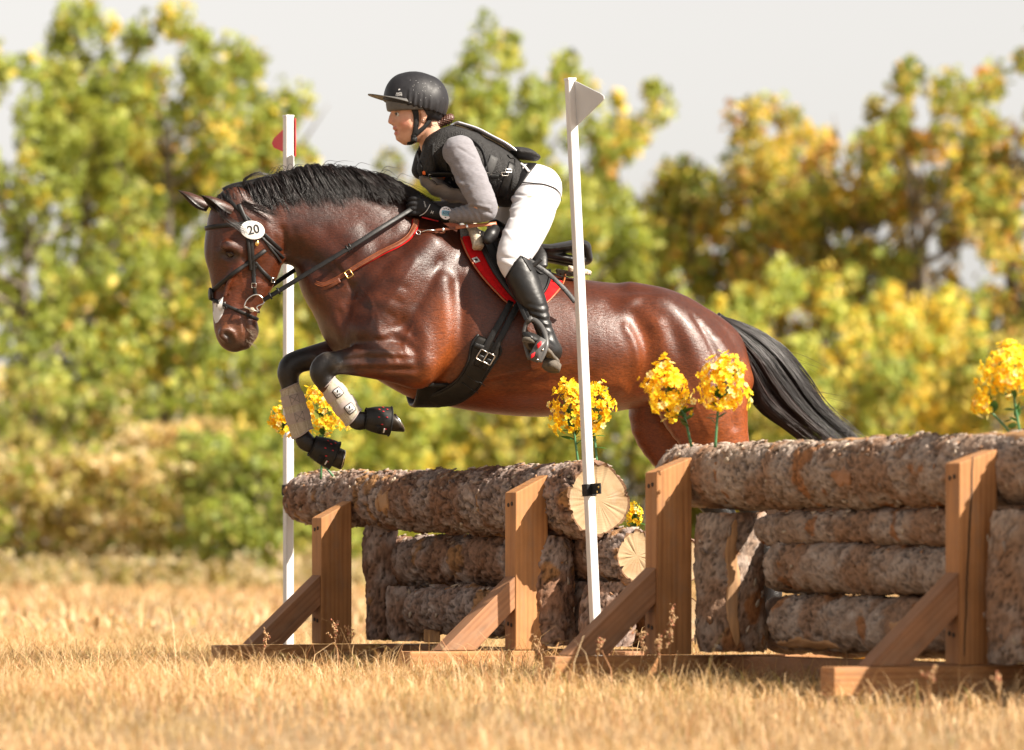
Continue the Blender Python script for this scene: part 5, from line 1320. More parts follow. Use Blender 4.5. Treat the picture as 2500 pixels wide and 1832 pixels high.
def disc_geo(c, n, e1, r1, r2, th, seg=36, dome=0.0):
    n = np.asarray(n) / np.linalg.norm(n); e1 = np.asarray(e1, float); e1 = e1 - n * e1.dot(n); e1 /= np.linalg.norm(e1); e2 = np.cross(n, e1)
    a = np.arange(seg) / seg * 2 * np.pi; V = []
    for rr, z in ((.97, 0), (1, .3), (1, .75), (.96, 1)): V.append(c + n * th * z + rr * (np.cos(a)[:, None] * e1 * r1 + np.sin(a)[:, None] * e2 * r2))
    V = np.vstack(V + [np.array([c + n * (th + dome)]), np.array([c])]); Q = []; T = []
    for i in range(3):
        for j in range(seg): k = (j + 1) % seg; Q.append((i * seg + j, i * seg + k, (i + 1) * seg + k, (i + 1) * seg + j))
    for j in range(seg): k = (j + 1) % seg; T.append((3 * seg + j, 3 * seg + k, 4 * seg)); T.append((k, j, 4 * seg + 1))
    return V, Q, T
def frame_loop(c, n, up, w, h, r):
    """a rectangular buckle wire"""
    n = np.asarray(n) / np.linalg.norm(n); up = np.asarray(up, float); up = up - n * up.dot(n); up /= np.linalg.norm(up); rt = np.cross(up, n); g = Geo()
    P4 = [c + rt * x * w / 2 + up * y * h / 2 for x, y in ((-1, -1), (1, -1), (1, 1), (-1, 1), (-1, -1))]
    pp = []
    for i in range(4): pp += [P4[i] + (P4[i + 1] - P4[i]) * f for f in (.08, .5, .92)]
    g.tube(pp + pp[:1], r, 6, False)
    return g

# ------------------------------------------------------------------ saddle pad, saddle, girth
pad = horse_thing('saddle_pad', 'red felt saddle pad with grey trim and fleece under the saddle', 'saddle pad', W(1240, 640, 0))
g, _, _ = patch(hbvh, [(1124, 560), (1122, 588), (1141, 630), (1171, 675), (1207, 715), (1243, 747)], [(1235, 596), (1330, 624), (1388, 630), (1382, 670), (1371, 708), (1325, 752)], 30, 26, .010, .008, True)
mk(pad, 'pad_panel', g, 'red_felt')
g = Geo()
for s in (-1, 1):
    for path in ([(1122, 588), (1141, 630), (1171, 675), (1207, 715), (1243, 747), (1285, 756), (1325, 750), (1369, 705), (1379, 670), (1384, 635)],):
        uv = catmull(np.array(path, float), 6); pp = np.array([hit(hbvh, *q, -.25)[0] + hit(hbvh, *q, -.25)[1] * .016 for q in uv]); g.tube(pp if s < 0 else mirror_y(pp), .0035, 6)
mk(pad, 'binding', g, 'orange_leather')
g, top_, nn_ = patch(hbvh, [(1120, 554), (1123, 586)], [(1156, 548), (1152, 584)], 6, 8, .014, .008, True); mk(pad, 'front_trim', g, 'grey_trim')
g = Geo()
for s in (-1, 1):
    pp = np.array([W(1150, 546, -.11), W(1160, 575, -.175), W(1168, 605, -.215)]); g.tube(catmull(pp if s < 0 else mirror_y(pp), 6), .022, 10)
    pp = np.array([W(1390, 655, -.15), W(1418, 662, -.12), W(1440, 666, -.07)]); g.tube(catmull(pp if s < 0 else mirror_y(pp), 6), .011, 10)
rgf = np.random.default_rng(3)
for i in range(len(g.v)): g.v[i] = g.v[i] + rgf.normal(0, .0022, g.v[i].shape)
mk(pad, 'fleece_roll', g, 'fleece')
p, n = hit(hbvh, 1159, 641)
V, Q, T = disc_geo(p + n * .0195, n, (1, 0, -.35), .019, .017, .001, 4); mk(pad, 'label_patch', Geo().add(V, Q, T), 'white_print', False)
V, Q, T = disc_geo(p + n * .0207, n, (1, 0, 0), .008, .006, .001, 14); mk(pad, 'label_emblem', Geo().add(V, Q, T), 'black_print', False)

saddle = horse_thing('saddle', 'black leather jumping saddle under the rider', 'saddle', W(1290, 620, 0))
def leather_fn(V, Q): return V + vnormals(V, Q) * ((fbm(V * 60, 3, 7) - .5) * .002)[:, None]
sdf_part(saddle, 'seat', [Tube([N5(1206, 552, 0, 17, .060), N5(1222, 566, 0, 20, .085), N5(1262, 596, 0, 20, .120), N5(1322, 611, 0, 14, .150), N5(1372, 606, 0, 14, .165), N5(1402, 600, 0, 14, .155), N5(1420, 601, 0, 12, .13)], k=.02),
                          Tube([N5(1420, 612, 0, 20, .130), N5(1428, 634, 0, 15, .115)], k=.02), Tube([N5(1330, 622, -.09, 9, .045), N5(1418, 638, -.09, 10, .04)], k=.02), Tube(mir([N5(1330, 622, -.09, 9, .045), N5(1418, 638, -.09, 10, .04)]), k=.02)], .006, 'boot_leather', 2, fn=leather_fn)
g, ftop, fn_ = patch(hbvh, [(1180, 556), (1162, 580), (1166, 606), (1180, 638), (1200, 674), (1228, 712), (1256, 742)], [(1275, 585), (1302, 604), (1334, 622), (1343, 655), (1341, 690), (1334, 716), (1312, 742)], 30, 22, .026, .010, True)
mk(saddle, 'flap', g, 'boot_leather')
g = Geo()
for s in (-1, 1):       # raised seams round the flap and its front block
    a = ftop[:, 1] + fn_[:, 1] * .003; b = ftop[2:24, 4] + fn_[2:24, 4] * .002; c = ftop[:, -2] + fn_[:, -2] * .003
    for q, r_ in ((a, .0045), (b, .004), (c, .0045)): g.tube(q if s < 0 else mirror_y(q), r_, 6)
mk(saddle, 'seam', g, 'black_leather')
blk = [N5(1190, 585, -.252, 14, .020), N5(1200, 572, -.240, 17, .024), N5(1208, 560, -.215, 13, .020)]
sdf_part(saddle, 'knee_block', [Tube(blk, k=.01)], .004, 'boot_leather', 2); sdf_part(saddle, 'knee_block', [Tube(mir(blk), k=.01)], .004, 'boot_leather', 2)
sk = [N5(1300, 598, -.17, 16, .016), N5(1316, 625, -.225, 20, .014), N5(1322, 650, -.255, 16, .012)]
sdf_part(saddle, 'skirt', [Tube(sk, k=.01)], .005, 'boot_leather', 2); sdf_part(saddle, 'skirt', [Tube(mir(sk), k=.01)], .005, 'boot_leather', 2)
sfl_bvh = bvh_of(ftop.reshape(-1, 3), [(i * 22 + j, i * 22 + j + 1, (i + 1) * 22 + j + 1, (i + 1) * 22 + j) for i in range(29) for j in range(21)])
# stirrup leather with its loose end, and the iron
def free_band(pts, nrm, w, th, n=8):
    p = catmull(np.array([W(*q) for q in pts]), n); N_ = np.broadcast_to(np.asarray(nrm, float), p.shape); return band_geo(p, N_, w, th)
g = Geo(); g.add(*free_band([(1262, 700, -.335), (1276, 742, -.375), (1290, 778, -.42)], (-.3, -1, 0), .018, .0022)); g.add(*free_band([(1252, 702, -.33), (1270, 748, -.38), (1285, 782, -.42)], (-.3, -1, 0), .016, .0022))
mk(saddle, 'stirrup_leather', g, 'black_leather')
g = Geo(); g.add(*free_band([(1287, 632, -.335), (1310, 648, -.345), (1338, 668, -.35), (1362, 690, -.345), (1385, 714, -.345), (1404, 738, -.345)], (.25, -1, .25), .021, .003)); g.add(*free_band([(1300, 650, -.353), (1312, 640, -.353), (1322, 633, -.353)], (.2, -1, .2), .016, .005))
mk(saddle, 'leather_end', g, 'black_leather')
g = Geo()
for q in ((1326, 659), (1340, 670), (1353, 682), (1366, 695), (1378, 707)):
    c = W(*q, -.3525); g.add(*disc_geo(c, (.25, -1, .25), (1, 0, 0), .0028, .0028, .001, 8))
mk(saddle, 'punch_hole', g, 'black_print', False, True)
IRON = [(1292, 877, -.475), (1283, 845, -.455), (1279, 815, -.445), (1284, 793, -.445), (1293, 781, -.45), (1307, 783, -.47), (1321, 797, -.495), (1331, 818, -.53), (1334, 842, -.558), (1326, 866, -.566), (1316, 884, -.566)]
g = Geo(); g.tube(catmull(np.array([W(*q) for q in IRON]), 5), .0088, 10, flat=1.25); g.tube([W(1286, 788, -.45), W(1300, 776, -.46)], .011, 8)
mk(saddle, 'stirrup_iron', g, 'stirrup_grey')
bed = [np.array(W(*q)) for q in ((1317, 822, -.560), (1336, 832, -.566), (1316, 888, -.570), (1287, 876, -.560))]
def slab(cs, th, n, inset=0.0, rnd=5):
    """rounded four-cornered plate"""
    c = np.mean(cs, 0); pts = []
    k = len(cs)
    for i in range(k):
        a, b, d = cs[i - 1], cs[i], cs[(i + 1) % k]
        for t_ in np.linspace(0, 1, rnd):
            p0 = b + (a - b) * .22; p1 = b + (d - b) * .22; pts.append((1 - t_) ** 2 * p0 + 2 * t_ * (1 - t_) * b + t_ ** 2 * p1)
    pts = c + (np.array(pts) - c) * (1 - inset); m = len(pts); n = np.asarray(n, float) / np.linalg.norm(n)
    V = np.vstack([pts - n * th / 2, pts + n * th / 2, [c - n * th / 2, c + n * th / 2]]); Q = [(i, (i + 1) % m, m + (i + 1) % m, m + i) for i in range(m)]
    T = [((i + 1) % m, i, 2 * m) for i in range(m)] + [(m + i, m + (i + 1) % m, 2 * m + 1) for i in range(m)]
    return V, Q, T
bn = np.cross(bed[1] - bed[0], bed[3] - bed[0]); bn = bn if bn[1] < 0 else -bn; bn /= np.linalg.norm(bn)
tread = mk(saddle, 'tread', Geo().add(*slab(bed, .012, bn)), 'stirrup_grey', False)
g = Geo()
for q in (((1310, 842), (1321, 833), (1322, 842), (1313, 853)), ((1296, 867), (1307, 860), (1304, 871), (1296, 877))):
    g.add(*slab([np.array(W(*x, -.566)) + bn * .008 for x in q], .003, bn))
mk(saddle, 'tread_pad', g, 'stirrup_red', False)
g = Geo()
for q in ((1325, 855), (1312, 879)): g.add(*disc_geo(np.array(W(*q, -.568)) + bn * .006, bn, (1, 0, 0), .004, .004, .002, 10))
mk(saddle, 'rivet', g, 'steel')
# off-side iron, hanging straight
offI = [(q[0] - 6, q[1] + 20, .36 + (q[2] + .45) * .3) for q in IRON]
g = Geo(); g.tube(catmull(np.array([W(*q) for q in offI]), 5), .0088, 10, flat=1.2); mk(saddle, 'stirrup_iron', g, 'stirrup_grey')

girth = horse_thing('girth', 'wide dark leather belly girth with twin buckled straps behind the elbow', 'girth', W(1150, 900, 0))
gl = [(1168, 818), (1152, 838), (1145, 878), (1122, 920), (1090, 944), (1056, 957), (1024, 964)]
gr_ = [(1214, 838), (1226, 858), (1200, 893), (1169, 942), (1138, 968), (1108, 981), (1068, 984)]
g, gtop, gnn = patch(hbvh, gl, gr_, 34, 12, .010, .010, False, -.2); V = g.v[0]; Qg = g.q[0]
g.add(mirror_y(V), [q[::-1] for q in Qg]); mk(girth, 'girth_panel', g, 'girth_leather')
g = Geo()      # under the chest, joining both sides
cpl = W(1060, 960, -.05); x0, z0 = W(1040, 972, -.1)[[0, 2]]
pp = []
for y in np.linspace(-.20, .20, 21):
    h = hbvh.ray_cast(Vector((x0 + .02, y, .6)), Vector((0, 0, 1))); pp.append(np.array(h[0]) + np.array((0, 0, -.010)) if h[0] is not None else np.array((x0 + .02, y, z0)))
g.add(*band_geo(np.array(pp), np.broadcast_to(np.array((0, 0, -1.0)), (21, 3)), .13, .010)); mk(girth, 'belly_panel', g, 'girth_leather')
g = Geo(); edge = gtop[:, 0] + gnn[:, 0] * .002; edge2 = gtop[:, -1] + gnn[:, -1] * .002; g.tube(edge, .006, 7); g.tube(edge2, .0045, 7); mk(girth, 'rolled_edge', g, 'black_leather')
for q0, q1 in (((1246, 742), (1180, 858)), ((1264, 746), (1200, 866))):
    g = Geo(); pts, nr = strap_uv(g, hbvh, [q0, ((q0[0] + q1[0]) / 2, (q0[1] + q1[1]) / 2), q1], 15, .0035, .022, 8); mk(girth, 'billet', g, 'black_leather')
    g = Geo()
    for i in (3, 5, 7, 9, 11): 
        if i < len(pts): g.add(*disc_geo(pts[i] + nr[i] * .0034, nr[i], (1, 0, 0), .0025, .0025, .0008, 8))
    mk(girth, 'punch_hole', g, 'black_print', False, True)
for c, dv in (((1176, 866), 0), ((1194, 874), 1)):
    p, n = hit(hbvh, *c); d = np.array(W(1180, 866, -.3)) - np.array(W(1165, 893, -.3)); mk(girth, 'buckle', frame_loop(p + n * .028, n, d, .032, .044, .0028), 'steel')
    g = Geo(); strap_uv(g, hbvh, [c, (c[0] - 12, c[1] + 24)], 14, .004, .022, 6); mk(girth, 'billet_end', g, 'black_leather')
g = Geo(); strap_uv(g, hbvh, [(1158, 842), (1180, 850)], 13, .008, .022, 6); mk(girth, 'keeper', g, 'black_leather')
g = Geo(); strap_uv(g, hbvh, [(1140, 912), (1160, 925), (1182, 935)], 1.6, .002, .021, 8); strap_uv(g, hbvh, [(1128, 928), (1148, 942), (1168, 952)], 1.6, .002, .021, 8); mk(girth, 'stitch_seam', g, 'black_print', True, True)

# ------------------------------------------------------------------ breastplate
bp = horse_thing('breastplate', 'brown leather breastplate with red lining round the neck', 'breastplate', W(950, 620, 0))
path = [(1014, 538), (1012, 558), (1000, 580), (972, 600), (930, 620), (885, 644), (845, 668), (812, 688), (788, 696), (772, 690)]
g = Geo(); strap_uv(g, hbvh, path, [17, 17.5, 14, 9, 7], .003, .003, 7, fallback=-.12); mk(bp, 'red_lining', g, 'red_felt')
g = Geo(); bpts, bnr = strap_uv(g, hbvh, path, [14, 14.5, 12.5, 10.5, 9], .004, .008, 7, fallback=-.12); mk(bp, 'neck_strap', g, 'brown_leather')
g = Geo(); q = bpts.copy(); g.add(*band_geo(mirror_y(q), mirror_y(bnr), .022, .005)); mk(bp, 'off_strap', g, 'brown_leather')
g = Geo()
for s in (-.36, .36):
    S = np.cross(bnr, np.gradient(bpts, axis=0)); S /= np.linalg.norm(S, axis=1)[:, None]; g.tube(bpts + bnr * .0045 + S * s * .020, .0009, 4)
mk(bp, 'stitching', g, 'orange_leather', True, True)
p, n = hit(hbvh, 853, 669, -.12); mk(bp, 'buckle', frame_loop(p + n * .014, n, np.array(W(862, 663, -.15)) - np.array(W(845, 674, -.15)), .030, .026, .0024), 'brass')
g = Geo(); g.add(*free_band([(770, 700, -.06), (776, 704, -.10), (800, 700, -.135), (830, 684, -.155)], (-.2, -1, .1), .020, .003)); mk(bp, 'strap_end', g, 'brown_leather')
g = Geo(); a = np.linspace(0, 2 * np.pi, 20); c = np.array(W(1021, 568, -.165)); g.tube([c + np.array((.009 * math.cos(x), .003 * math.sin(x), .009 * math.sin(x))) for x in a], .0018, 6)
g.tube([W(1028, 567, -.17), W(1045, 562, -.175), W(1064, 563, -.18)], .0030, 7); mk(bp, 'snap_hook', g, 'steel')
g = Geo(); g.add(*free_band([(1062, 563, -.18), (1090, 560, -.19), (1120, 557, -.20)], (.0, -1, .3), .011, .002)); g.add(*free_band([(1060, 566, -.18), (1082, 568, -.185), (1085, 561, -.19)], (.0, -1, .3), .009, .002)); mk(bp, 'saddle_strap', g, 'brown_leather')
g = Geo(); g.add(*free_band([(1112, 556, -.205), (1150, 552, -.215), (1185, 549, -.22), (1212, 546, -.21)], (.0, -1, .35), .015, .0025)); mk(bp, 'upper_strap', g, 'orange_leather')
for u_ in (1082, 1140):
    g = Geo(); c = np.array(W(u_, 561 if u_ < 1100 else 553, -.197 if u_ < 1100 else -.218)); g.add(*disc_geo(c, (0, -1, .2), (1, 0, 0), .005, .009, .003, 12)); mk(bp, 'stud', g, 'steel')

# ------------------------------------------------------------------ bridle
br = horse_thing('bridle', 'black figure-eight bridle on the horse\'s head with a number disc', 'bridle', W(600, 650, -.05))
hax = np.array((hs[0], hs[1], 0))           # sideways through the head
def ring_pts(u0, v0, u1, v1, width, thick=.004, off=.003, name='band', a0=0, a1=360, mat='black_leather'):
    A = np.array(W(u0, v0, hoff(0, u0, 0))); B = np.array(W(u1, v1, hoff(0, u1, 0))); c = (A + B) / 2
    g = Geo(); ring_on(g, hbvh, c, A - B, hax, width, thick, off, a0, a1, 56, .3); return mk(br, name, g, mat)
ring_pts(514, 712, 645, 622, .017, .0055, .004, 'noseband')
ring_pts(515, 730, 634, 782, .014, .005, .004, 'flash_strap')
ring_pts(499, 556, 640, 548, .017, .005, .004, 'browband', -112, 112)
ring_pts(540, 470, 706, 628, .015, .004, .004, 'headpiece')
g = Geo(); strap_uv(g, hbvh, [(583, 500), (594, 526), (606, 552), (613, 590), (616, 630), (619, 664), (621, 694)], 10, .005, .005, 6, fallback=-.14); mk(br, 'cheekpiece', g, 'black_leather')
g = Geo(); strap_uv(g, hbvh, [(600, 545), (606, 600), (609, 640), (611, 660)], 8, .006, .009, 6, fallback=-.14); mk(br, 'noseband_hanger', g, 'black_leather')
g = Geo(); strap_uv(g, hbvh, [(621, 700), (622, 712), (623, 722)], 9, .006, .006, 6, fallback=-.14); mk(br, 'bit_strap', g, 'black_leather')
g = Geo(); strap_uv(g, hbvh, [(628, 572), (650, 592), (672, 612), (691, 630)], 6, .004, .004, 6, fallback=-.1); strap_uv(g, hbvh, [(640, 580), (662, 610), (676, 628), (684, 641)], 6, .004, .004, 6, fallback=-.1); mk(br, 'throatlash', g, 'black_leather')
g = Geo(); strap_uv(g, hbvh, [(622, 640), (640, 662), (656, 678), (668, 690)], 9, .005, .004, 6, fallback=-.1); mk(br, 'cheek_strap', g, 'black_leather')
for q in ((621, 697), (664, 683)):
    p, n = hit(hbvh, *q, -.12); mk(br, 'buckle', frame_loop(p + n * .010, n, (0, 0, 1), .019, .019, .0018), 'steel')
for q in ((551, 752), (606, 776), (622, 652), (621, 674)):
    p, n = hit(hbvh, *q, -.12); mk(br, 'keeper', frame_loop(p + n * .009, n, (0, 0, 1), .013, .010, .0018), 'black_leather')
p, n = hit(hbvh, 519, 718, -.12); mk(br, 'nose_pad', Geo().add(*disc_geo(p + n * .006, n, (0, 0, 1), .026, .020, .008, 24)), 'black_leather')
# D-ring bit
D_ = [(593, 751), (598, 736), (610, 725), (624, 720), (636, 726), (641, 740), (637, 754), (629, 765)]
pts = []
for q in catmull(np.array(D_, float), 4): p, n = hit(hbvh, *q, -.10); pts.append([p[0], min(p[1], -.098) - .009, p[2]])
pts = np.array(pts)
for _ in range(3): pts[1:-1] = .25 * pts[:-2] + .5 * pts[1:-1] + .25 * pts[2:]
g = Geo(); g.tube(pts, .0033, 8); g.tube([pts[0], pts[-1]], .0046, 8); bit = mk(br, 'bit_ring', g, 'steel')
g = Geo(); m_ = (pts[0] + pts[-1]) / 2; g.tube([m_ + np.array((0, -.004, 0)), m_ + np.array((.004, .10, .004))], [.010, .009], 10); mk(br, 'mouthpiece', g, 'fleece')
# number disc
p, n = hit(hbvh, 615, 563, -.13); n = np.array((.10, -.98, .10)); n /= np.linalg.norm(n); c = np.array(p) + np.array((0, -.016, 0))
e1 = np.array((1, 0, -.14)); nd = mk(br, 'number_disc', Geo().add(*disc_geo(c, n, e1, .0515, .0385, .003, 40)), 'disc_white', False)
rt = np.array((.97, .10, .20)); up_ = np.cross(rt, n) * -1; up_ = up_ if up_[2] > 0 else -up_
mk(br, 'disc_number', text_geo('20', .052, c + n * .0042 + rt * .004, rt, up_, bold=True), 'black_print', False)
g = Geo(); g.add(*disc_geo(c + n * .003 - rt * .008 + up_ * .030, n, rt, .0022, .0022, .001, 8)); mk(br, 'disc_hole', g, 'black_print', False)
p, n = hit(hbvh, 627, 595, -.13); mk(br, 'brass_stud', Geo().add(*disc_geo(p + n * .006, n, (1, 0, 0), .0085, .011, .003, 20)), 'brass')
# nasal strip stuck across the nose
g, _, _ = patch(hbvh, [(518, 742), (519, 757), (521, 773), (526, 790)], [(551, 737), (549, 749), (545, 765), (532, 787)], 12, 12, .0006, .0008, False, -.12, 0)
ns = horse_thing('nasal_strip', 'white adhesive strip across the horse\'s nose below the noseband', 'nasal strip', W(530, 765, -.1)); mk(ns, 'strip', g, 'white_print')

# reins
reins = horse_thing('reins', 'black leather reins running from the bit to the rider\'s gloved hands', 'reins', W(820, 620, -.1))
g = Geo(); g.add(*free_band([(1008, 509, -.105), (985, 523, -.135), (920, 563, -.185), (851, 607, -.205), (760, 662, -.195), (690, 705, -.165), (643, 733, -.128)], (.35, -.85, .55), .019, .003, 10)); mk(reins, 'near_rein', g, 'black_leather')
g = Geo(); g.add(*free_band([(1005, 500, .03), (930, 540, .10), (840, 590, .14), (750, 641, .135), (700, 673, .10), (655, 704, .05)], (.35, -.85, .55), .018, .003, 10)); mk(reins, 'off_rein', g, 'black_leather')
g = Geo()
for q in ((848, 609, -.206), (855, 604, -.205), (680, 712, -.160), (660, 724, -.146)): g.tube([W(q[0] - 4, q[1] - 9, q[2]), W(q[0] + 4, q[1] + 7, q[2])], .0042, 6)
mk(reins, 'keeper', g, 'black_leather')

# ------------------------------------------------------------------ leg protection
def tendon_boot(label, a, b, yl, r0, r1):
    A = np.array(W(*a, yl)); B = np.array(W(*b, yl)); e = horse_thing('tendon_boot', label, 'leg boot', B); e['group'] = 'beige boots on the forelegs'
    T = (B - A) / np.linalg.norm(B - A); L = np.linalg.norm(B - A); S = np.array((0, 1.0, 0)); U = np.cross(T, S)
    def rad(t_): return r0 + (r1 - r0) * t_ + .004 * math.sin(t_ * 3.1)
    def shell(t0, t1, add, name, mat, wav=0.0, n=14, half=None):
        seg = 36; an = np.arange(seg) / seg * 2 * np.pi; V = []
        for i in range(n + 1):
            f = i / n
            for x in an:
                t_ = t0 + (t1 - t0) * f
                if wav: t_ += wav * (f ** 2) * (1.0 * max(0, math.sin(x - 2.6)) - .25) - wav * .35 * ((1 - f) ** 2) * math.sin(x)
                k = .86 if abs(math.sin(x)) < .5 else 1.0
                V.append(A + T * L * t_ + (S * math.cos(x) * .9 + U * math.sin(x)) * (rad(t_) + add))
        Qs = [(i * seg + j, i * seg + (j + 1) % seg, (i + 1) * seg + (j + 1) % seg, (i + 1) * seg + j) for i in range(n) for j in range(seg)]
        o = mk(e, name, Geo().add(V, Qs), mat)
        rim = [np.array(V[i * seg:(i + 1) * seg]) for i in (0, n)]
        return o, rim
    o, rim = shell(0, 1.0, 0, 'boot_shell', 'mesh_beige', .10)
    g = Geo()
    for q in rim: q = np.vstack([q, q[:1]]); g.tube(q, .0034, 6, False)
    mk(e, 'edge_binding', g, 'neoprene_beige')
    for t0, t1 in ((.17, .40), (.55, .78)):
        shell(t0, t1, .0035, 'closing_strap', 'neoprene_beige', 0, 4)
    return e, A, T, L, S, U, rad
e, A, T, L, S, U, rad = tendon_boot('beige mesh boot with white labels on the leading foreleg', (801, 936), (862, 1018), -.22, .041, .046)
front = np.array((.25, -1, .1)); 
for t_, sz, nm in ((.30, .017, 'logo_patch'), (.78, .018, 'logo_patch')):
    c = A + T * L * t_ + (-S * .9) * (rad(t_) + .0055) + U * .004 * (1 if U[2] > 0 else -1); n = np.array((.10, -1, .02)); Tt = T
    mk(e, 'patch_border', Geo().add(*slab([c + (x * T + y * U) * sz * 1.12 for x, y in ((-1, -1), (1, -1), (1, 1), (-1, 1))], .0012, n)), 'black_print', False)
    c2 = c + n / np.linalg.norm(n) * .0014; mk(e, nm, Geo().add(*slab([c2 + (x * T + y * U) * sz * .94 for x, y in ((-1, -1), (1, -1), (1, 1), (-1, 1))], .0012, n)), 'white_print', False)
    c3 = c2 + n / np.linalg.norm(n) * .0014; up3 = -T; rt3 = np.cross(n, up3); rt3 = rt3 / np.linalg.norm(rt3); rt3 = rt3 if rt3[0] > 0 else -rt3
    g = Geo(); hd = [(-.3, -.1), (-.1, .55), (.25, .75), (.55, .35), (.30, .25), (.25, -.05), (.1, -.1)]; cc_ = [c3 + (x * rt3 + (y + .1) * up3) * sz * .75 for x, y in hd]; g.add(cc_, (), [(0, i, i + 1) for i in range(1, 6)]); mk(e, 'emblem', g, 'black_print', False)
    mk(e, 'lettering', text_geo('MAJYK' if t_ < .5 else 'EQUIPE', sz * .55, c3 - up3 * sz * .45, rt3, up3, bold=True), 'black_print', False)
e, A, T, L, S, U, rad = tendon_boot('beige mesh boot with crossed stitching on the far foreleg', (707, 944), (738, 1056), .205, .042, .048)
g = Geo()
for t_ in (.285, .665):
    c = A + T * L * t_ + (-S * .9) * (rad(t_) + .0045)
    for sx in (-1, 1): g.tube([c + T * .018 * -1 + U * .018 * sx + S * .003, c + np.array((0, -.0012, 0)), c + T * .018 - U * .018 * sx + S * .003], .0008, 4)
    for q in (((-1, -1), (1, -1)), ((1, -1), (1, 1)), ((1, 1), (-1, 1)), ((-1, 1), (-1, -1))): g.tube([c + (T * x + U * y) * .018 + S * .0025 for x, y in q], .0008, 4)
mk(e, 'cross_stitch', g, 'grey_trim', True, True)
def bell_boot(label, a, b, yl, r0, r1):
    A = np.array(W(*a, yl)); B = np.array(W(*b, yl)); e = horse_thing('bell_boot', label, 'bell boot', B); e['group'] = 'black bell boots over the front hooves'
    T = (B - A) / np.linalg.norm(B - A); L = np.linalg.norm(B - A); S = np.array((0, 1.0, 0)); U = np.cross(T, S); U = U if U[2] > 0 else -U
    g = Geo(); t_ = np.linspace(0, 1, 12); rr = r0 + (r1 - r0) * t_ ** .8 + .004 * np.sin(t_ * 3.1); g.tube([A + T * L * x for x in t_], rr, 32, False, flat=.95, up=(0, 1, 0)); mk(e, 'shell', g, 'bell_black')
    g = Geo(); an = np.linspace(0, 2 * np.pi, 37)
    for x, r_ in ((0, r0), (1, r1)): g.tube([A + T * L * x + (S * math.cos(q) + U * .97 * math.sin(q)) * r_ for q in an], .0032, 7)
    mk(e, 'rolled_rim', g, 'black_web')
    g = Geo()
    for i, x in enumerate((.46, .62, .78)):
        for j, q in enumerate((-.55, .15, .85)):
            ang = q + (.35 if i % 2 else 0) + .12 * math.sin(i * 5 + j * 3); nrm = -S * math.cos(ang) + U * math.sin(ang); g.add(*disc_geo(A + T * L * x + nrm * (r0 + (r1 - r0) * x ** .8 + .0035), nrm, T, .0050 if i < 2 else .0044, .0028, .0015, 10))
    mk(e, 'red_dot', g, 'bell_red', False)
    g = Geo(); ang = -.75; nrm = -S * math.cos(ang) + U * math.sin(ang); sd = np.cross(T, nrm); c = A + T * L * .50 + nrm * (r0 + (r1 - r0) * .5 + .006); g.add(*slab([c + T * x + sd * y for x, y in ((-.012, -.02), (.012, -.02), (.012, .02), (-.012, .02))], .003, nrm)); mk(e, 'closure_tab', g, 'black_web', False)
    g = Geo(); c = c + T * .024 + nrm * .004; g.add(*slab([c + T * x + sd * y for x, y in ((-.003, -.012), (.003, -.012), (.003, .012), (-.003, .012))], .002, nrm)); mk(e, 'tab_label', g, 'white_print', False)
bell_boot('black bell boot with red dots over the leading hoof', (892, 1022), (952, 1029), -.22, .044, .062)
bell_boot('black bell boot with red dots over the far hoof, the lower of the two', (763, 1089), (816, 1113), .205, .046, .064)

# ------------------------------------------------------------------ the rider
RB_ = W(1250, 600, 0)
person = horse_thing('person', 'rider in black helmet and vest, white breeches and tall black boots, crouched over the horse', 'person', RB_)
RH = -.012
def yy(nodes, s): return nodes if s < 0 else mir(nodes)
arm_n = [N5(1122, 372, -.165, 36, .055), N5(1146, 425, -.200, 33, .050), N5(1170, 478, -.222, 30, .045), N5(1183, 512, -.222, 26, .041), N5(1150, 521, -.19, 20, .034), N5(1110, 526, -.145, 15, .027), N5(1078, 523, -.112, 13, .023), N5(1040, 508, -.095, 16, .020)]
leg_n = [N5(1308, 478, -.10, 52, .085), N5(1297, 530, -.185, 48, .078), N5(1273, 585, -.262, 43, .070), N5(1255, 628, -.312, 37, .058), N5(1276, 684, -.342, 31, .052), N5(1296, 724, -.36, 29, .048), N5(1313, 760, -.375, 19, .034), N5(1325, 792, -.387, 14, .027), N5(1340, 838, -.395, 12, .025), N5(1324, 846, -.46, 9, .026), N5(1304, 836, -.515, 7, .024)]
far_arm = mir([N5(n_[0] - 22, n_[1] - 10, n_[2], n_[3], n_[4]) for n_ in [(1122, 372, -.165, 36, .055), (1150, 425, -.195, 33, .05), (1170, 478, -.20, 30, .045), (1178, 508, -.19, 26, .041), (1140, 512, -.15, 20, .034), (1100, 512, -.11, 15, .027), (1060, 505, -.07, 13, .023), (1030, 495, -.055, 16, .02)]])
core = [Tube([N5(1060, 352, 0, 34, .06), N5(1090, 378, 0, 50, .13), N5(1140, 400, 0, 60, .15), N5(1195, 428, 0, 58, .14), N5(1245, 446, 0, 50, .13), N5(1300, 464, 0, 56, .155)], k=.03)]
neck_t = Tube([N5(1044, 300, RH, 27, .050), N5(1052, 335, RH, 28, .052), N5(1068, 368, 0, 33, .066), N5(1082, 405, 0, 34, .07)], k=.02)
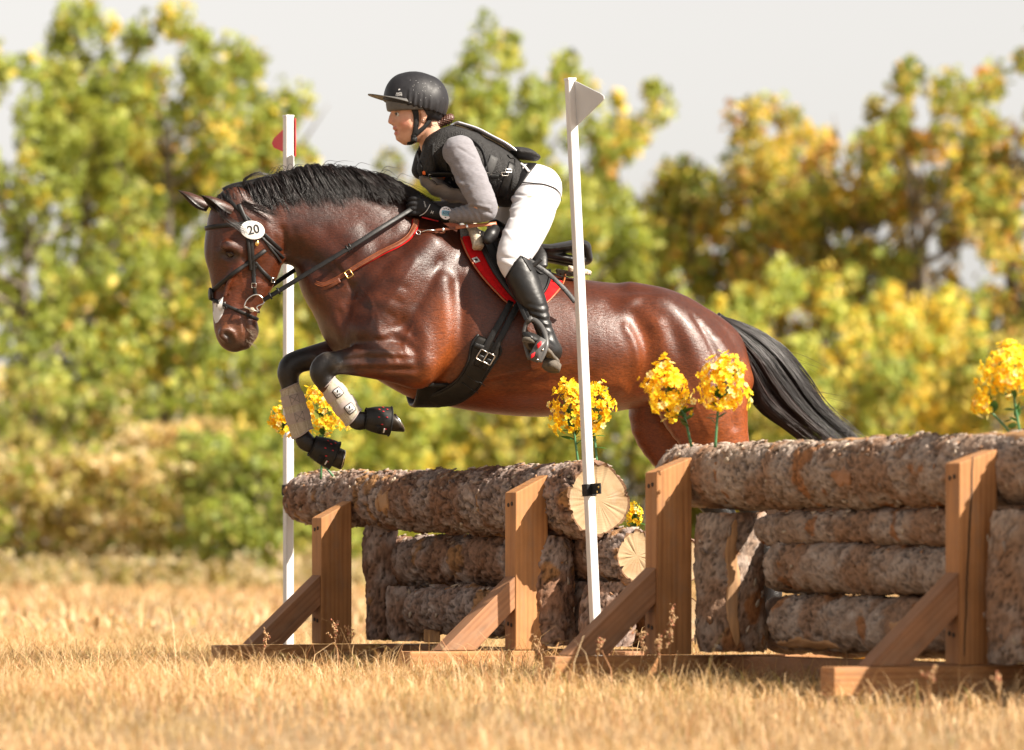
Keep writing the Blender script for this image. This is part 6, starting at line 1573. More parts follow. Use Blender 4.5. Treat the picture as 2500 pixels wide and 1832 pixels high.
head = [
    Tube([N5(1008, 238, RH, 52, .072), N5(1026, 244, RH, 54, .074)], k=.02),
    Tube([N5(1002, 258, RH, 46, .066), N5(1003, 282, RH, 45, .064), N5(1003, 305, RH, 40, .058), N5(998, 325, RH, 31, .045), N5(990, 337, RH, 18, .028)], k=.018),
    Tube([N5(1034, 292, RH, 18, .052), N5(1020, 322, RH, 14, .046), N5(992, 338, RH, 12, .030)], k=.018),
    Tube([N5(961, 272, RH, 5, .008), N5(956, 285, RH, 6, .009), N5(953.5, 297, RH, 6.5, .011)], k=.008),
    Tube([N5(960, 302, RH, 5, .0165), N5(966, 303, RH, 4.5, .017)], k=.006),
    Tube([N5(964, 267, RH, 7, .040)], k=.012),
    Tube([N5(964, 313, RH, 5.5, .020), N5(969, 315, RH, 5, .024)], k=.006),
    Tube([N5(967, 326, RH, 5, .017), N5(972, 327, RH, 5, .021)], k=.006),
    Tube([N5(974, 337, RH, 8, .018)], k=.012),
]
for s in (-1, 1):
    head.append(Tube([N5(985, 300, RH + s * .042, 15, .016), N5(996, 296, RH + s * .05, 16, .014)], k=.018))
    head.append(Tube([N5(1030, 272, RH + s * .070, 6, .008), N5(1036, 282, RH + s * .073, 8, .007), N5(1031, 297, RH + s * .067, 5, .006)], k=.004))
BV, BQ = sdf_mesh(core + [neck_t] + head + [Tube(arm_n, k=.02), Tube(far_arm, k=.02), Tube(leg_n, k=.025), Tube(mir(leg_n), k=.025)], .0042, sm=1)
def dent(V, Q, u, v, r, amp, ymax=-.02, yl=-.06):
    N = vnormals(V, Q); c = W(u, v, yl)[[0, 2]]; d = np.linalg.norm(V[:, [0, 2]] - c, axis=1) * PXM; zone = (V[:, 2] > W(1000, 352, 0)[2]) & (V[:, 0] < W(1060, 300, 0)[0])
    w = np.exp(-(d / r) ** 2) * zone * np.clip(np.abs(V[:, 1] - RH) / .02, 0, 1); V += N * (amp * w)[:, None]; return V
BV = dent(BV, BQ, 968, 280, 6, -.008); BV = dent(BV, BQ, 969, 278.5, 3.4, .005); BV = dent(BV, BQ, 972, 320.5, 3.0, -.005); BV = dent(BV, BQ, 1037, 284, 3, -.004, yl=-.08); BV = dent(BV, BQ, 978, 308, 5, -.002)
uvz = np.stack([BV[:, 0], BV[:, 2]], 1)
def bw(u, v, r, yl=-.05): return np.exp(-(np.linalg.norm(uvz - W(u, v, yl)[[0, 2]], axis=1) * PXM / r) ** 2)
bc = np.tile(np.array((.56, .315, .215)), (len(BV), 1))
bc = lerp(bc, (.56, .235, .165), np.clip(bw(985, 303, 14), 0, 1) * .85); bc = lerp(bc, (.55, .24, .17), bw(954, 298, 6, RH) * .6)
headz = (BV[:, 2] > W(1000, 350, 0)[2]) & (BV[:, 0] < W(1050, 300, 0)[0])
bc = lerp(bc, (.46, .15, .125), np.where(headz, np.maximum(bw(962, 313, 4.2, RH), bw(966, 326, 4.6, RH)), 0)); bc = lerp(bc, (.10, .03, .025), np.where(headz, bw(966, 319.8, 2.1, RH), 0) * .9)
bc = lerp(bc, (.13, .065, .04), np.where(headz & (np.abs(BV[:, 1] - RH) > .016), bw(968, 270.5, 3.2) + bw(975, 270.5, 3.0), 0) * .8)
bc = lerp(bc, (.16, .085, .06), np.where(headz & (np.abs(BV[:, 1] - RH) > .018), bw(966, 276.5, 2.6) + bw(971, 276, 2.6), 0) * .75)
me = np_mesh('rider_body', BV - RB_, quads=BQ); set_col(me, np.clip(bc, 0, 1)); mobj('body', me, M['skin'], person)
bbvh = bvh_of(BV, BQ)
for s in (-1, 1):
    bm = bmesh.new(); bmesh.ops.create_uvsphere(bm, u_segments=16, v_segments=10, radius=.0110); c = W(971.5, 279.5, RH + s * .029); bmesh.ops.translate(bm, verts=bm.verts, vec=Vector(c - RB_ + np.array((.001, 0, 0)))); ey = mobj('eyeball', bm_mesh('eyeball', bm), M['disc_white'], person)
    bm = bmesh.new(); bmesh.ops.create_uvsphere(bm, u_segments=14, v_segments=10, radius=.0062); bmesh.ops.translate(bm, verts=bm.verts, vec=Vector(c - RB_ + np.array((-.0062, s * .004, 0)))); mobj('iris', bm_mesh('iris', bm), M['eye_dark'], ey)

# ---- shirt, breeches
def fold_fn(amp, freq, seed):
    def f(V, Q): return V + vnormals(V, Q) * ((fbm(V * freq, 3, seed) - .5) * amp)[:, None]
    return f
sl = [N5(1120, 368, -.165, 41, .063), N5(1146, 422, -.202, 38, .058), N5(1171, 478, -.225, 34.5, .052), N5(1184, 512, -.225, 29, .047), N5(1150, 521, -.19, 23.5, .040), N5(1112, 526.5, -.147, 18.5, .033), N5(1088, 525, -.122, 16.5, .029)]
sl_far = mir([N5(1098, 358, -.165, 41, .063), N5(1128, 412, -.195, 38, .058), N5(1148, 466, -.20, 34, .052), N5(1156, 498, -.19, 29, .047), N5(1118, 502, -.15, 23, .04), N5(1080, 502, -.115, 18, .033), N5(1060, 498, -.095, 16, .029)])
def shirt_fn(V, Q):
    V = V + vnormals(V, Q) * ((fbm(V * 26, 3, 5) - .5) * .009)[:, None]
    # creases at the bent elbow and along the forearm
    N = vnormals(V, Q)
    for i in range(10):
        a = np.array([xz(1152 - i * 6.0, 500 + i * .8, -.24), xz(1166 - i * 6.5, 520 + i * .6, -.24), xz(1176 - i * 7, 538 + i * .2, -.24)]); d, _ = seg_dist(V[:, [0, 2]], a)
        V = V + N * (.0036 * (1 if i % 2 else -1) * (1 - i * .07) * np.exp(-(d * PXM / 2.6) ** 2) * (V[:, 1] < -.09))[:, None]
    for (a0, b0, am) in (((1150, 500), (1192, 508), .003), ((1152, 505), (1198, 522), -.003), ((1100, 400), (1125, 440), -.003), ((1095, 420), (1130, 452), .003), ((1120, 360), (1160, 385), -.002), ((1178, 430), (1140, 470), .002), ((1172, 400), (1130, 440), -.0018)):
        d, _ = seg_dist(V[:, [0, 2]], np.array([xz(*a0, -.25), xz(*b0, -.25)])); V = V + N * (1.7 * am * np.exp(-(d * PXM / 3.6) ** 2) * (V[:, 1] < -.09))[:, None]
    return V
_, SV, SQ = sdf_part(person, 'shirt', [Tube([N5(1092, 380, 0, 52, .135), N5(1140, 402, 0, 64, .158), N5(1195, 430, 0, 62, .148), N5(1245, 448, 0, 53, .14)], k=.03), Tube(sl, k=.02), Tube(sl_far, k=.02)], .005, 'knit_grey', 1, fn=shirt_fn)
shbvh = bvh_of(SV, SQ)
def breech_fn(V, Q):
    V = V + vnormals(V, Q) * ((fbm(V * 14, 3, 9) - .5) * .006)[:, None]; N = vnormals(V, Q)
    for (pth, am, rr) in (([(1240, 500), (1275, 485), (1310, 470)], -.004, 4), ([(1245, 515), (1285, 500), (1320, 488)], .0035, 4), ([(1250, 530), (1290, 515)], -.003, 4), ([(1262, 470), (1300, 480), (1320, 482)], -.003, 3), ([(1330, 500), (1340, 520), (1325, 560)], .002, 4), ([(1215, 630), (1250, 640), (1285, 636)], -.0025, 3.5), ([(1214, 642), (1245, 655), (1280, 650)], .002, 3.5), ([(1226, 560), (1250, 600)], .002, 5)):
        d, _ = seg_dist(V[:, [0, 2]], np.array([xz(u, v, -.25) for u, v in pth])); V = V + N * (1.7 * am * np.exp(-(d * PXM / rr) ** 2) * (V[:, 1] < -.02))[:, None]
    return V
th_n = [N5(1306, 478, -.10, 58, .095), N5(1297, 530, -.185, 53, .086), N5(1273, 585, -.262, 48, .078), N5(1254, 627, -.312, 42, .065), N5(1262, 662, -.335, 34, .054), N5(1278, 692, -.345, 28, .048)]
_, PV, PQ = sdf_part(person, 'breeches', [Tube([N5(1258, 447, 0, 47, .135), N5(1282, 452, 0, 54, .155), N5(1304, 464, 0, 62, .172)], k=.03), Tube([N5(1314, 458, -.075, 55, .085), N5(1318, 478, -.08, 48, .085)], k=.03), Tube(mir([N5(1314, 458, -.075, 55, .085), N5(1318, 478, -.08, 48, .085)]), k=.03), Tube(th_n, k=.03), Tube(mir(th_n), k=.03)], .0055, 'breech_white', 2, fn=breech_fn)
pbvh = bvh_of(PV, PQ)
g = Geo(); strap_uv(g, pbvh, [(1300, 402), (1286, 420), (1268, 445), (1252, 470), (1240, 492)], 21, .004, .004, 6, fallback=-.1); mk(person, 'belt', g, 'black_leather')
g = Geo(); strap_uv(g, pbvh, [(1272, 405), (1282, 412), (1292, 424)], 6, .003, .010, 6, fallback=-.1); mk(person, 'belt_loop', g, 'breech_white')
g = Geo(); uv = catmull(np.array([(1250, 440), (1270, 446), (1300, 449), (1325, 451), (1345, 457), (1358, 464), (1366, 474)], float), 5); pp = [];
for q in uv: h_ = hit(pbvh, *q, -.08); pp.append(h_[0] + h_[1] * .004)
g.tube(pp, .0024, 6); g.tube([pp[-1], pp[-1] + np.array((.004, 0, -.03))], .0016, 5); mk(person, 'lanyard', g, 'black_web')
g = Geo(); g.tube([hit(pbvh, *q, -.2)[0] + hit(pbvh, *q, -.2)[1] * .0008 for q in catmull(np.array([(1312, 482), (1308, 520), (1296, 560), (1282, 600), (1266, 640)], float), 6)], .0009, 4); mk(person, 'side_seam', g, 'bib_clear')

# ---- body protector
def vest_fn(V, Q):
    V = V + vnormals(V, Q) * ((fbm(V * 18, 3, 21) - .5) * .006)[:, None]; N = vnormals(V, Q)
    for (pth, am, rr) in (([(1180, 350), (1190, 400), (1185, 440)], -.004, 4), ([(1225, 372), (1230, 410), (1215, 460)], -.004, 4), ([(1195, 425), (1240, 440)], -.003, 3)):
        d, _ = seg_dist(V[:, [0, 2]], np.array([xz(u, v, -.2) for u, v in pth])); V = V + N * (am * np.exp(-(d * PXM / rr) ** 2) * (V[:, 1] < -.02))[:, None]
    return V
vt = [Tube([N5(1072, 366, 0, 50, .125), N5(1105, 380, 0, 62, .155), N5(1150, 400, 0, 72, .172), N5(1195, 424, 0, 73, .170), N5(1232, 444, 0, 62, .158), N5(1243, 450, 0, 54, .150)], k=.03)]
for s in (-1, 1):
    vt.append(Tube(yy([N5(1042, 410, -.070, 24, .045), N5(1058, 372, -.085, 26, .048), N5(1085, 338, -.095, 26, .046), N5(1120, 338, -.105, 26, .045), N5(1160, 362, -.11, 30, .05)], s), k=.02))
vt.append(Tube([N5(1104, 326, 0, 20, .085), N5(1150, 345, 0, 22, .11)], k=.03))
VA_, VB_ = W(1030, 345, 0), W(1046, 414, 0)
def lo_cut(X, Y, Z):
    d = VB_ - VA_; t_ = np.clip(((X - VA_[0]) * d[0] + (Z - VA_[2]) * d[2]) / (d[0] ** 2 + d[2] ** 2), 0, 1)
    return -(np.sqrt((X - VA_[0] - t_ * d[0]) ** 2 + (Y * 1.15) ** 2 + (Z - VA_[2] - t_ * d[2]) ** 2) - (.060 - .030 * t_))
_, VV, VQ = sdf_part(person, 'body_protector', vt, .005, 'vest_mesh', 1, cuts=(lo_cut,), fn=vest_fn)
vbvh = bvh_of(VV, VQ)
fl_t = [N5(1258, 374, 0, 15, .115), N5(1285, 377, 0, 14, .110), N5(1308, 386, 0, 8, .090)]
sdf_part(person, 'tail_flap', [Tube(fl_t, k=.01)], .005, 'vest_mesh', 1)
for uv, w_, nm, mt in (([(1206, 384), (1196, 410), (1186, 426)], 21, 'side_panel', 'grey_cord'), ([(1250, 400), (1241, 430), (1232, 455), (1222, 482)], 19, 'side_strap', 'black_leather'), ([(1186, 424), (1202, 430), (1216, 432)], 10, 'side_strap', 'black_web'), ([(1254, 360), (1257, 390), (1252, 430), (1246, 470)], 4, 'edge_binding', 'black_leather'),
                       ([(1058, 380), (1062, 410), (1066, 440), (1072, 462)], 9, 'front_strap', 'black_web'), ([(1020, 372), (1026, 400), (1034, 430)], 8, 'front_strap', 'black_web'), ([(1042, 452), (1070, 462), (1098, 456)], 16, 'chest_strap', 'black_leather')):
    g = Geo(); strap_uv(g, vbvh, uv, w_, .004, .002, 6, fallback=-.15); mk(person, nm, g, mt)
for q, nm in (((1190, 425), 'buckle'), ((1232, 425), 'buckle'), ((1240, 418), 'buckle'), ((1072, 460), 'buckle')):
    p, n = hit(vbvh, *q, -.15); mk(person, nm, frame_loop(p + n * .006, n, (0, 0, 1), .028, .014, .0020), 'steel')
for q in ((1083, 428), (1035, 421)):
    p, n = hit(vbvh, *q, -.15); mk(person, 'orange_tab', Geo().add(*slab([p + n * .004 + np.array(x) for x in ((-.006, 0, .008), (.006, 0, .006), (.008, 0, -.010), (-.004, 0, -.008))], .002, n)), 'orange_tab', False)
g = Geo(); strap_uv(g, vbvh, [(1092, 372), (1100, 345), (1122, 332), (1150, 340), (1174, 362), (1188, 398), (1190, 430), (1176, 462), (1150, 478), (1118, 462), (1098, 430), (1090, 398)], 6, .007, .001, 5, fallback=-.17); mk(person, 'armhole_binding', g, 'black_web')
g = Geo(); strap_uv(g, vbvh, [(1058, 352), (1056, 380), (1062, 410), (1072, 440)], 6, .006, .001, 6, fallback=-.12); mk(person, 'front_edge', g, 'black_web')
# number bib on the back, a thin clear-faced card
bk = catmull(np.array([(1108, 300), (1140, 313), (1180, 333), (1220, 358), (1250, 384)], float), 6); pp = np.array([W(u + 2, v - 1, 0) for u, v in bk]); T_ = np.gradient(pp, axis=0); nb = np.cross(T_, (0, 1, 0)); nb /= np.linalg.norm(nb, axis=1)[:, None]; nb = np.where((nb[:, 2] < 0)[:, None], -nb, nb)
pp2 = []
for q, n in zip(pp, nb):
    h_ = vbvh.ray_cast(Vector(q + n * .2), Vector(-n)); pp2.append(np.array(h_[0]) + n * .006 if h_[0] is not None else q + n * .004)
pp2 = np.array(pp2)
for _ in range(4): pp2[1:-1] = .25 * pp2[:-2] + .5 * pp2[1:-1] + .25 * pp2[2:]
g = Geo(); g.add(*band_geo(pp2, nb, .20, .006)); mk(person, 'number_bib', g, 'bib_clear')
# shirt tail hanging below the vest's front
A_ = catmull(np.array([(1022, 436), (1032, 456), (1060, 478), (1100, 494), (1142, 499)], float), 5); B_ = catmull(np.array([(1030, 430), (1060, 448), (1090, 458), (1125, 470), (1152, 484)], float), 5)
nt, nc = len(A_), 9; V = []
for i in range(nt):
    for j in range(nc):
        f = j / (nc - 1) * 2 - 1; yv = -.135 * f; k = 1 - abs(f) ** 2.2; uvp = A_[i] * k + B_[i] * (1 - k); V.append(W(uvp[0], uvp[1] + 2.5 * math.sin(i * 1.1 + j), yv))
V = np.array(V); V2 = V + np.array((.002, 0, .006)); Q = []; m = nt * nc
for i in range(nt - 1):
    for j in range(nc - 1): a = i * nc + j; Q += [(a, a + nc, a + nc + 1, a + 1), (m + a, m + a + 1, m + a + nc + 1, m + a + nc)]
mk(person, 'shirt_tail', Geo().add(np.vstack([V, V2]), Q), 'knit_grey')

# ---- boots
bt = [N5(1262, 650, -.335, 36, .060), N5(1276, 684, -.345, 38, .060), N5(1295, 724, -.36, 35, .056), N5(1312, 758, -.375, 27, .047), N5(1323, 789, -.387, 22, .041), N5(1335, 820, -.393, 21, .040), N5(1346, 848, -.395, 20, .038)]
ft = [N5(1349, 862, -.400, 22, .038), N5(1334, 856, -.43, 21, .039), N5(1314, 842, -.475, 20, .044), N5(1297, 829, -.515, 16, .045), N5(1288, 821, -.54, 9, .032)]
def boot_fn(s):
    def f(V, Q):
        N = vnormals(V, Q); V = V + N * ((fbm(V * 20, 3, 31) - .5) * .004)[:, None]
        for (v0, am) in ((746, -.0012), (755, .0014), (764, -.002), (772, .0018), (781, -.0024), (790, .002), (799, -.0018), (808, .001)):
            d, _ = seg_dist(V[:, [0, 2]], np.array([xz(1285 + (v0 - 744) * .4, v0 - 5, -.4), xz(1315 + (v0 - 744) * .4, v0 + 3, -.4), xz(1345 + (v0 - 744) * .4, v0 - 6, -.4)])); V = V + N * (am * np.exp(-(d * PXM / 3.2) ** 2))[:, None]
        return V
    return f
# boot top: cut by a sloping plane, highest at the outside of the knee
pk = W(1268, 622, -.36); fr_ = W(1230, 680, -.34); bk_ = W(1300, 640, -.34)
def top_cut(X, Y, Z):
    # keep below the line front -> peak -> back
    z1 = fr_[2] + (X - fr_[0]) / (pk[0] - fr_[0]) * (pk[2] - fr_[2]); z2 = pk[2] + (X - pk[0]) / (bk_[0] - pk[0]) * (bk_[2] - pk[2])
    return (Z - np.minimum(z1, z2)) * .75
_, OV, OQ = sdf_part(person, 'boot', [Tube(bt, k=.02), Tube(ft, k=.03)], .0045, 'boot_leather', 1, cuts=(top_cut,), fn=boot_fn(-1))
mo = mobj('boot', np_mesh('boot', mirror_y(OV) - RB_, quads=OQ[:, ::-1]), M['boot_leather'], person)
obvh = bvh_of(OV, OQ)
heel_p, toe_p = W(1354, 884, -.412), W(1286, 829, -.548); fdir = (toe_p - heel_p) / np.linalg.norm(toe_p - heel_p); lat = np.cross(fdir, (0, 0, 1)); lat /= np.linalg.norm(lat); sn = np.cross(fdir, lat); sn = sn if sn[2] < 0 else -sn
FL = np.linalg.norm(toe_p - heel_p)
def sole_poly(t0, t1, wscale=1.0, n=22):
    out = []
    for q in range(n):
        a = q / n * 2 * np.pi; x = .5 + .5 * math.cos(a); t_ = t0 + (t1 - t0) * x; w = (.034 + .012 * math.sin(min(1, max(0, (t_ - .25) / .6)) * np.pi)) * abs(math.sin(a)) ** .55 * np.sign(math.sin(a)) * wscale; out.append(heel_p + fdir * FL * t_ + lat * w)
    return np.array(out)
def plate(poly, n, th0, th1):
    m = len(poly); c = poly.mean(0); V = np.vstack([poly + n * th0, poly + n * th1, [c + n * th0, c + n * th1]]); Q = [(i, (i + 1) % m, m + (i + 1) % m, m + i) for i in range(m)]; T = [((i + 1) % m, i, 2 * m) for i in range(m)] + [(m + i, m + (i + 1) % m, 2 * m + 1) for i in range(m)]; return V, Q, T
for s in (-1, 1):
    g = Geo(); V, Q, T = plate(sole_poly(-.08, 1.06), sn, -.006, .008); g.add(V if s < 0 else mirror_y(V), Q, T); V, Q, T = plate(sole_poly(-.12, .24, .98), sn, .008, .040); g.add(V if s < 0 else mirror_y(V), Q, T)
    mk(person, 'boot_sole', g, 'sole_rubber', False)
g = Geo(); strap_uv(g, obvh, [(1275, 628), (1286, 645), (1296, 662)], 4, .003, .001, 6, fallback=-.4); strap_uv(g, obvh, [(1262, 636), (1250, 655), (1236, 678)], 4, .003, .001, 6, fallback=-.4); mk(person, 'boot_binding', g, 'black_leather')
g = Geo(); strap_uv(g, obvh, [(1318, 800), (1328, 806), (1336, 818)], 9, .004, .002, 6, fallback=-.42); mk(person, 'spur_rest', g, 'boot_leather')

# ---- gloves with fingers closed on the reins
def hand(du, dv, s, parent_name):
    def n(u, v, y, r, rb): q = N5(u + du, v + dv, y, r, rb); return q if s < 0 else (q[0], -q[1] * .55 - .0, *q[2:])
    T_ = [Tube([n(1074, 523, -.118, 17, .027), n(1052, 514, -.108, 20, .026), n(1030, 505, -.100, 24, .024), n(1018, 502, -.098, 24, .021)], k=.012)]
    for v, ln in ((485, 0), (497, 3), (509, 3), (520, -1)):
        T_.append(Tube([n(1024, v + 1, -.108, 6.5, .0115), n(1009 - ln, v + 1, -.106, 6.5, .0115), n(1001 - ln, v + 4, -.090, 6.3, .0112), n(1001 - ln, v + 8, -.068, 6.0, .0108), n(1012 - ln, v + 9, -.058, 5.6, .0100), n(1022, v + 8, -.064, 5, .009)], k=.0035))
    T_.append(Tube([n(1052, 503, -.088, 9, .015), n(1036, 487, -.078, 7.5, .0125), n(1020, 480, -.074, 6.6, .0115), n(1006, 483, -.072, 5.8, .0105)], k=.006))
    o, V, Q = sdf_part(person, 'glove', T_, .0028, 'glove_black', 1); return V, Q
GV_, GQ_ = hand(0, 0, -1, 'near'); gbvh = bvh_of(GV_, GQ_)
hand(-14, -22, 1, 'far')
g = Geo(); strap_uv(g, gbvh, [(1030, 531), (1045, 537), (1060, 541), (1070, 544)], 8, .004, .001, 6, fallback=-.1); mk(person, 'glove_cuff', g, 'glove_red')
g = Geo(); strap_uv(g, gbvh, [(1024, 527), (1036, 521), (1044, 512), (1050, 500)], 1.6, .0015, .001, 6, fallback=-.12); mk(person, 'glove_piping', g, 'white_print')
c, n = hit(gbvh, 1055, 519, -.12); rt_ = np.array((.94, 0, -.34)); up_ = np.array((.34, 0, .94)); mk(person, 'glove_mark', text_geo('H', .016, c, rt_, up_, bvh=gbvh, lift=.0015, bold=True), 'white_print', False)
c, n = hit(gbvh, 1037, 499, -.12); mk(person, 'glove_lettering', text_geo('PREMIER', .0075, c, np.array((.25, 0, -.97)), np.array((.97, 0, .25)), bvh=gbvh, lift=.0012), 'white_print', False)

# ---- stopwatch on the near wrist
wc = np.array(W(1086, 522, -.150)); wn_ = np.array((.12, -.98, .12)); wn_ /= np.linalg.norm(wn_); wr = np.array((.98, .10, -.10)); wr = wr - wn_ * wr.dot(wn_); wr /= np.linalg.norm(wr); wu = np.cross(wn_, wr) * -1; wu = wu if wu[2] > 0 else -wu
watch = mk(person, 'wrist_watch', Geo().add(*disc_geo(wc, wn_, wr, .0305, .0315, .012, 36)), 'black_web')
def wk(name, g, mat):
    o = g.build(name, M[mat], watch, False, off=RB_)
    if len(g.pieces) > 2: o['kind'] = 'stuff'
    return o
wk('dial_ring', Geo().add(*disc_geo(wc + wn_ * .0118, wn_, wr, .0265, .0275, .003, 36)), 'watch_case')
scr = [wc + wn_ * .0155 + wr * x + wu * y for x, y in ((-.017, -.013), (.017, -.013), (.0185, .010), (-.0185, .010))]; wk('screen', Geo().add(*slab(scr, .0015, wn_)), 'watch_screen')
wk('digits', text_geo('605', .0185, wc + wn_ * .0170 - wu * .001, wr, wu, bold=True), 'watch_digit')
g = Geo()
for x, y in ((-.008, .0165), (0, .0195), (.010, .0165), (0, -.019)): g.add(*disc_geo(wc + wn_ * .0145 + wr * x + wu * y, wn_, wr, .0034, .0022, .0012, 10))
wk('button', g, 'black_print')
g = Geo(); ring_on(g, shbvh, W(1089, 525, -.122), (0, 1, 0), (0, 0, 1), .022, .003, .002, 0, 360, 40, .08); mk(person, 'watch_strap', g, 'black_web')

# ---- helmet, harness, hair
hcut = lambda X, Y, Z: -(Z - (W(930, 246, 0)[2] + (X - W(930, 246, 0)[0]) * ((W(1092, 288, 0)[2] - W(930, 246, 0)[2]) / (W(1092, 288, 0)[0] - W(930, 246, 0)[0])))) * .95
def cover_fn(V, Q):
    N = vnormals(V, Q)
    for i in range(15):
        u0 = 990 + i * 6.4; v1 = 250 + i * 2.6; ln = 26 + 10 * math.sin(i * 2.3)
        d, par = seg_dist(V[:, [0, 2]], np.array([xz(u0 + (3 if i < 10 else 10), v1 - ln, -.1), xz(u0, v1 + 4, -.1)])); V = V + N * ((.0034 if i % 2 else -.0034) * (.25 + .75 * par) * np.exp(-(d * PXM / 2.6) ** 2) * (np.abs(V[:, 1] - RH) > .04))[:, None]
    return V
_, CV, CQ = sdf_part(person, 'helmet_cover', [Tube([N5(994, 248, RH, 70, .098), N5(1012, 246, RH, 71, .106), N5(1034, 250, RH, 68, .104)], k=.02)], .0042, 'helmet_lycra', 1, cuts=(hcut,), fn=cover_fn)
cbvh = bvh_of(CV, CQ)
scut = lambda X, Y, Z: -(Z - (W(930, 273, 0)[2] + (X - W(930, 273, 0)[0]) * .02)) * .95
sdf_part(person, 'helmet_shell', [Tube([N5(996, 250, RH, 65, .092), N5(1012, 250, RH, 66, .099), N5(1030, 256, RH, 60, .096)], k=.02)], .0045, 'helmet_shell', 1, cuts=(scut,))
nb_ = Tube([N5(1036, 268, RH, 40, .086), N5(1050, 272, RH, 34, .078)], k=.02)
sdf_part(person, 'helmet_back', [nb_], .0045, 'helmet_lycra', 1, cuts=(lambda X, Y, Z: -(Z - W(1060, 298, 0)[2]) * .95, lambda X, Y, Z: (W(1030, 270, 0)[0] - X) * .95,))
# visor
V = []; na, nr = 33, 7; cx = W(1000, 246, RH)
for lay in (0, 1):
    for i in range(na):
        ph = (i / (na - 1) - .5) * 2 * 1.50; co_, si_ = math.cos(ph), math.sin(ph)
        a0, b0 = 66 / PXM, .098; ext = (34 / PXM) * max(0, co_) ** .75 + .004
        for j in range(nr):
            f = j / (nr - 1); x = cx[0] - co_ * (a0 + ext * f); y = RH + si_ * (b0 + ext * f * .25)
            vv_ = 249 - 12 * max(0, co_) ** .8 - 6 * f * max(0, co_) + 5 * f * (1 - max(0, co_)); z = W(1000, vv_, RH)[2] - lay * .004 - .006 * si_ * si_ * f
            V.append((x, y, z))
m = na * nr; Q = []
for i in range(na - 1):
    for j in range(nr - 1): a = i * nr + j; Q += [(a, a + 1, a + nr + 1, a + nr), (m + a, m + a + nr, m + a + nr + 1, m + a + 1)]
    a = i * nr + nr - 1; Q.append((a, m + a, m + a + nr, a + nr))
vis = mk(person, 'visor', Geo().add(V, Q), 'helmet_shell')
for uv, w_ in (([(1011, 262), (1015, 280), (1016, 300), (1013, 320), (1009, 336)], [17, 13, 13, 12, 11]), ([(1056, 280), (1047, 296), (1036, 310), (1024, 320), (1015, 328)], [10, 10, 10, 11, 11]), ([(1010, 330), (1008, 342), (1003, 349), (994, 349)], [13, 12, 9, 7])):
    g = Geo(); strap_uv(g, bbvh, uv, w_, .004, .003, 6, fallback=-.07); mk(person, 'harness_strap', g, 'black_web')
p, n = hit(bbvh, 1010, 338, -.07); mk(person, 'chin_buckle', Geo().add(*slab([p + n * .008 + np.array(x) for x in ((-.012, 0, .010), (.012, 0, .012), (.010, 0, -.012), (-.012, 0, -.010))], .008, n)), 'black_leather', False)
p, n = hit(bbvh, 1033, 293, -.07); bm = bmesh.new(); bmesh.ops.create_uvsphere(bm, u_segments=10, v_segments=8, radius=.0028); bmesh.ops.translate(bm, verts=bm.verts, vec=Vector(p + n * .003 - RB_)); mobj('earring', bm_mesh('earring', bm), M['steel'], person)
# emblem and lettering on the cover
c, n = hit(cbvh, 974, 228, -.1); rt_ = np.array((.99, 0, -.05)); up_ = np.array((.05, 0, .99))
mk(person, 'cover_lettering', text_geo('MAJYK', .0098, c + up_ * -.0005, rt_, up_, bvh=cbvh, lift=.0015, bold=True), 'white_print', False); mk(person, 'cover_lettering', text_geo('EQUIPE', .0098, c - up_ * .0085, rt_, up_, bvh=cbvh, lift=.0015, bold=True), 'white_print', False)
g = Geo(); em = np.array([(-.6, -.6), (-.7, .3), (-.2, .8), (.4, .7), (.55, .35), (.9, .5), (.6, -.1), (.3, -.6), (.2, -.1), (-.1, .1), (-.2, -.3)]); pts = []
for x, y in em:
    h_ = cbvh.find_nearest(Vector(c + rt_ * x * .0065 + up_ * (.0150 + y * .0065))); pts.append(np.array(h_[0]) + np.array(h_[1]) * .0015)
g.add(pts, (), [(0, 1, 10), (1, 9, 10), (1, 2, 9), (2, 3, 9), (3, 4, 9), (4, 8, 9), (4, 6, 8), (4, 5, 6), (6, 7, 8)]); mk(person, 'cover_emblem', g, 'white_print', False)
g = Geo(); rgd = np.random.default_rng(8)
for q in range(26):
    u, v = rgd.uniform(1000, 1085), rgd.uniform(182, 262); h_ = cbvh.ray_cast(CAM_L, ray_dir(u, v))
    if h_[0] is not None: g.add(*disc_geo(np.array(h_[0]) + np.array(h_[1]) * .0008, np.array(h_[1]), (1, 0, 0.01), .0011, .0011, .0006, 6))
mk(person, 'dust_speck', g, 'white_print', False, True)
def hair_fn(V, Q): return V + vnormals(V, Q) * (.0035 * np.sin(V[:, 0] * 420 + V[:, 2] * 300) * np.sin(V[:, 2] * 420 - V[:, 0] * 260))[:, None]
V, Q = sdf_mesh([Tube([N5(1068, 304, RH, 9, .022), N5(1080, 297, RH, 12, .032), N5(1094, 291, RH, 12, .032), N5(1101, 287, RH, 8, .022)], k=.01), Tube([N5(1046, 296, RH, 13, .045), N5(1062, 304, RH, 12, .036)], k=.015)], .0035, sm=1); V = hair_fn(V, Q)
me = np_mesh('hair', V - RB_, quads=Q); set_col(me, np.array((.085, .035, .022)) * (0.7 + .6 * fbm(V * 120, 2, 4))[:, None]); mobj('hair_bun', me, M['brown_hair'], person)
g = Geo(); rgh = np.random.default_rng(12)
for i in range(60):
    j = rgh.normal(0, 1, 6); strands(g, [W(1040 + j[0] * 3, 290 + j[1] * 3, -.065), W(1046 + j[2] * 3, 302 + j[3] * 3, -.066), W(1056 + j[0] * 4, 312 + j[4] * 4, -.055), W(1066 + j[5] * 4, 318 + j[1] * 4, -.045)], .0009, 9, 3, np.array((.10, .042, .026)) * rgh.uniform(.6, 1.4))
g.build('hair_strands', M['brown_hair'], person, off=RB_)['kind'] = 'stuff'

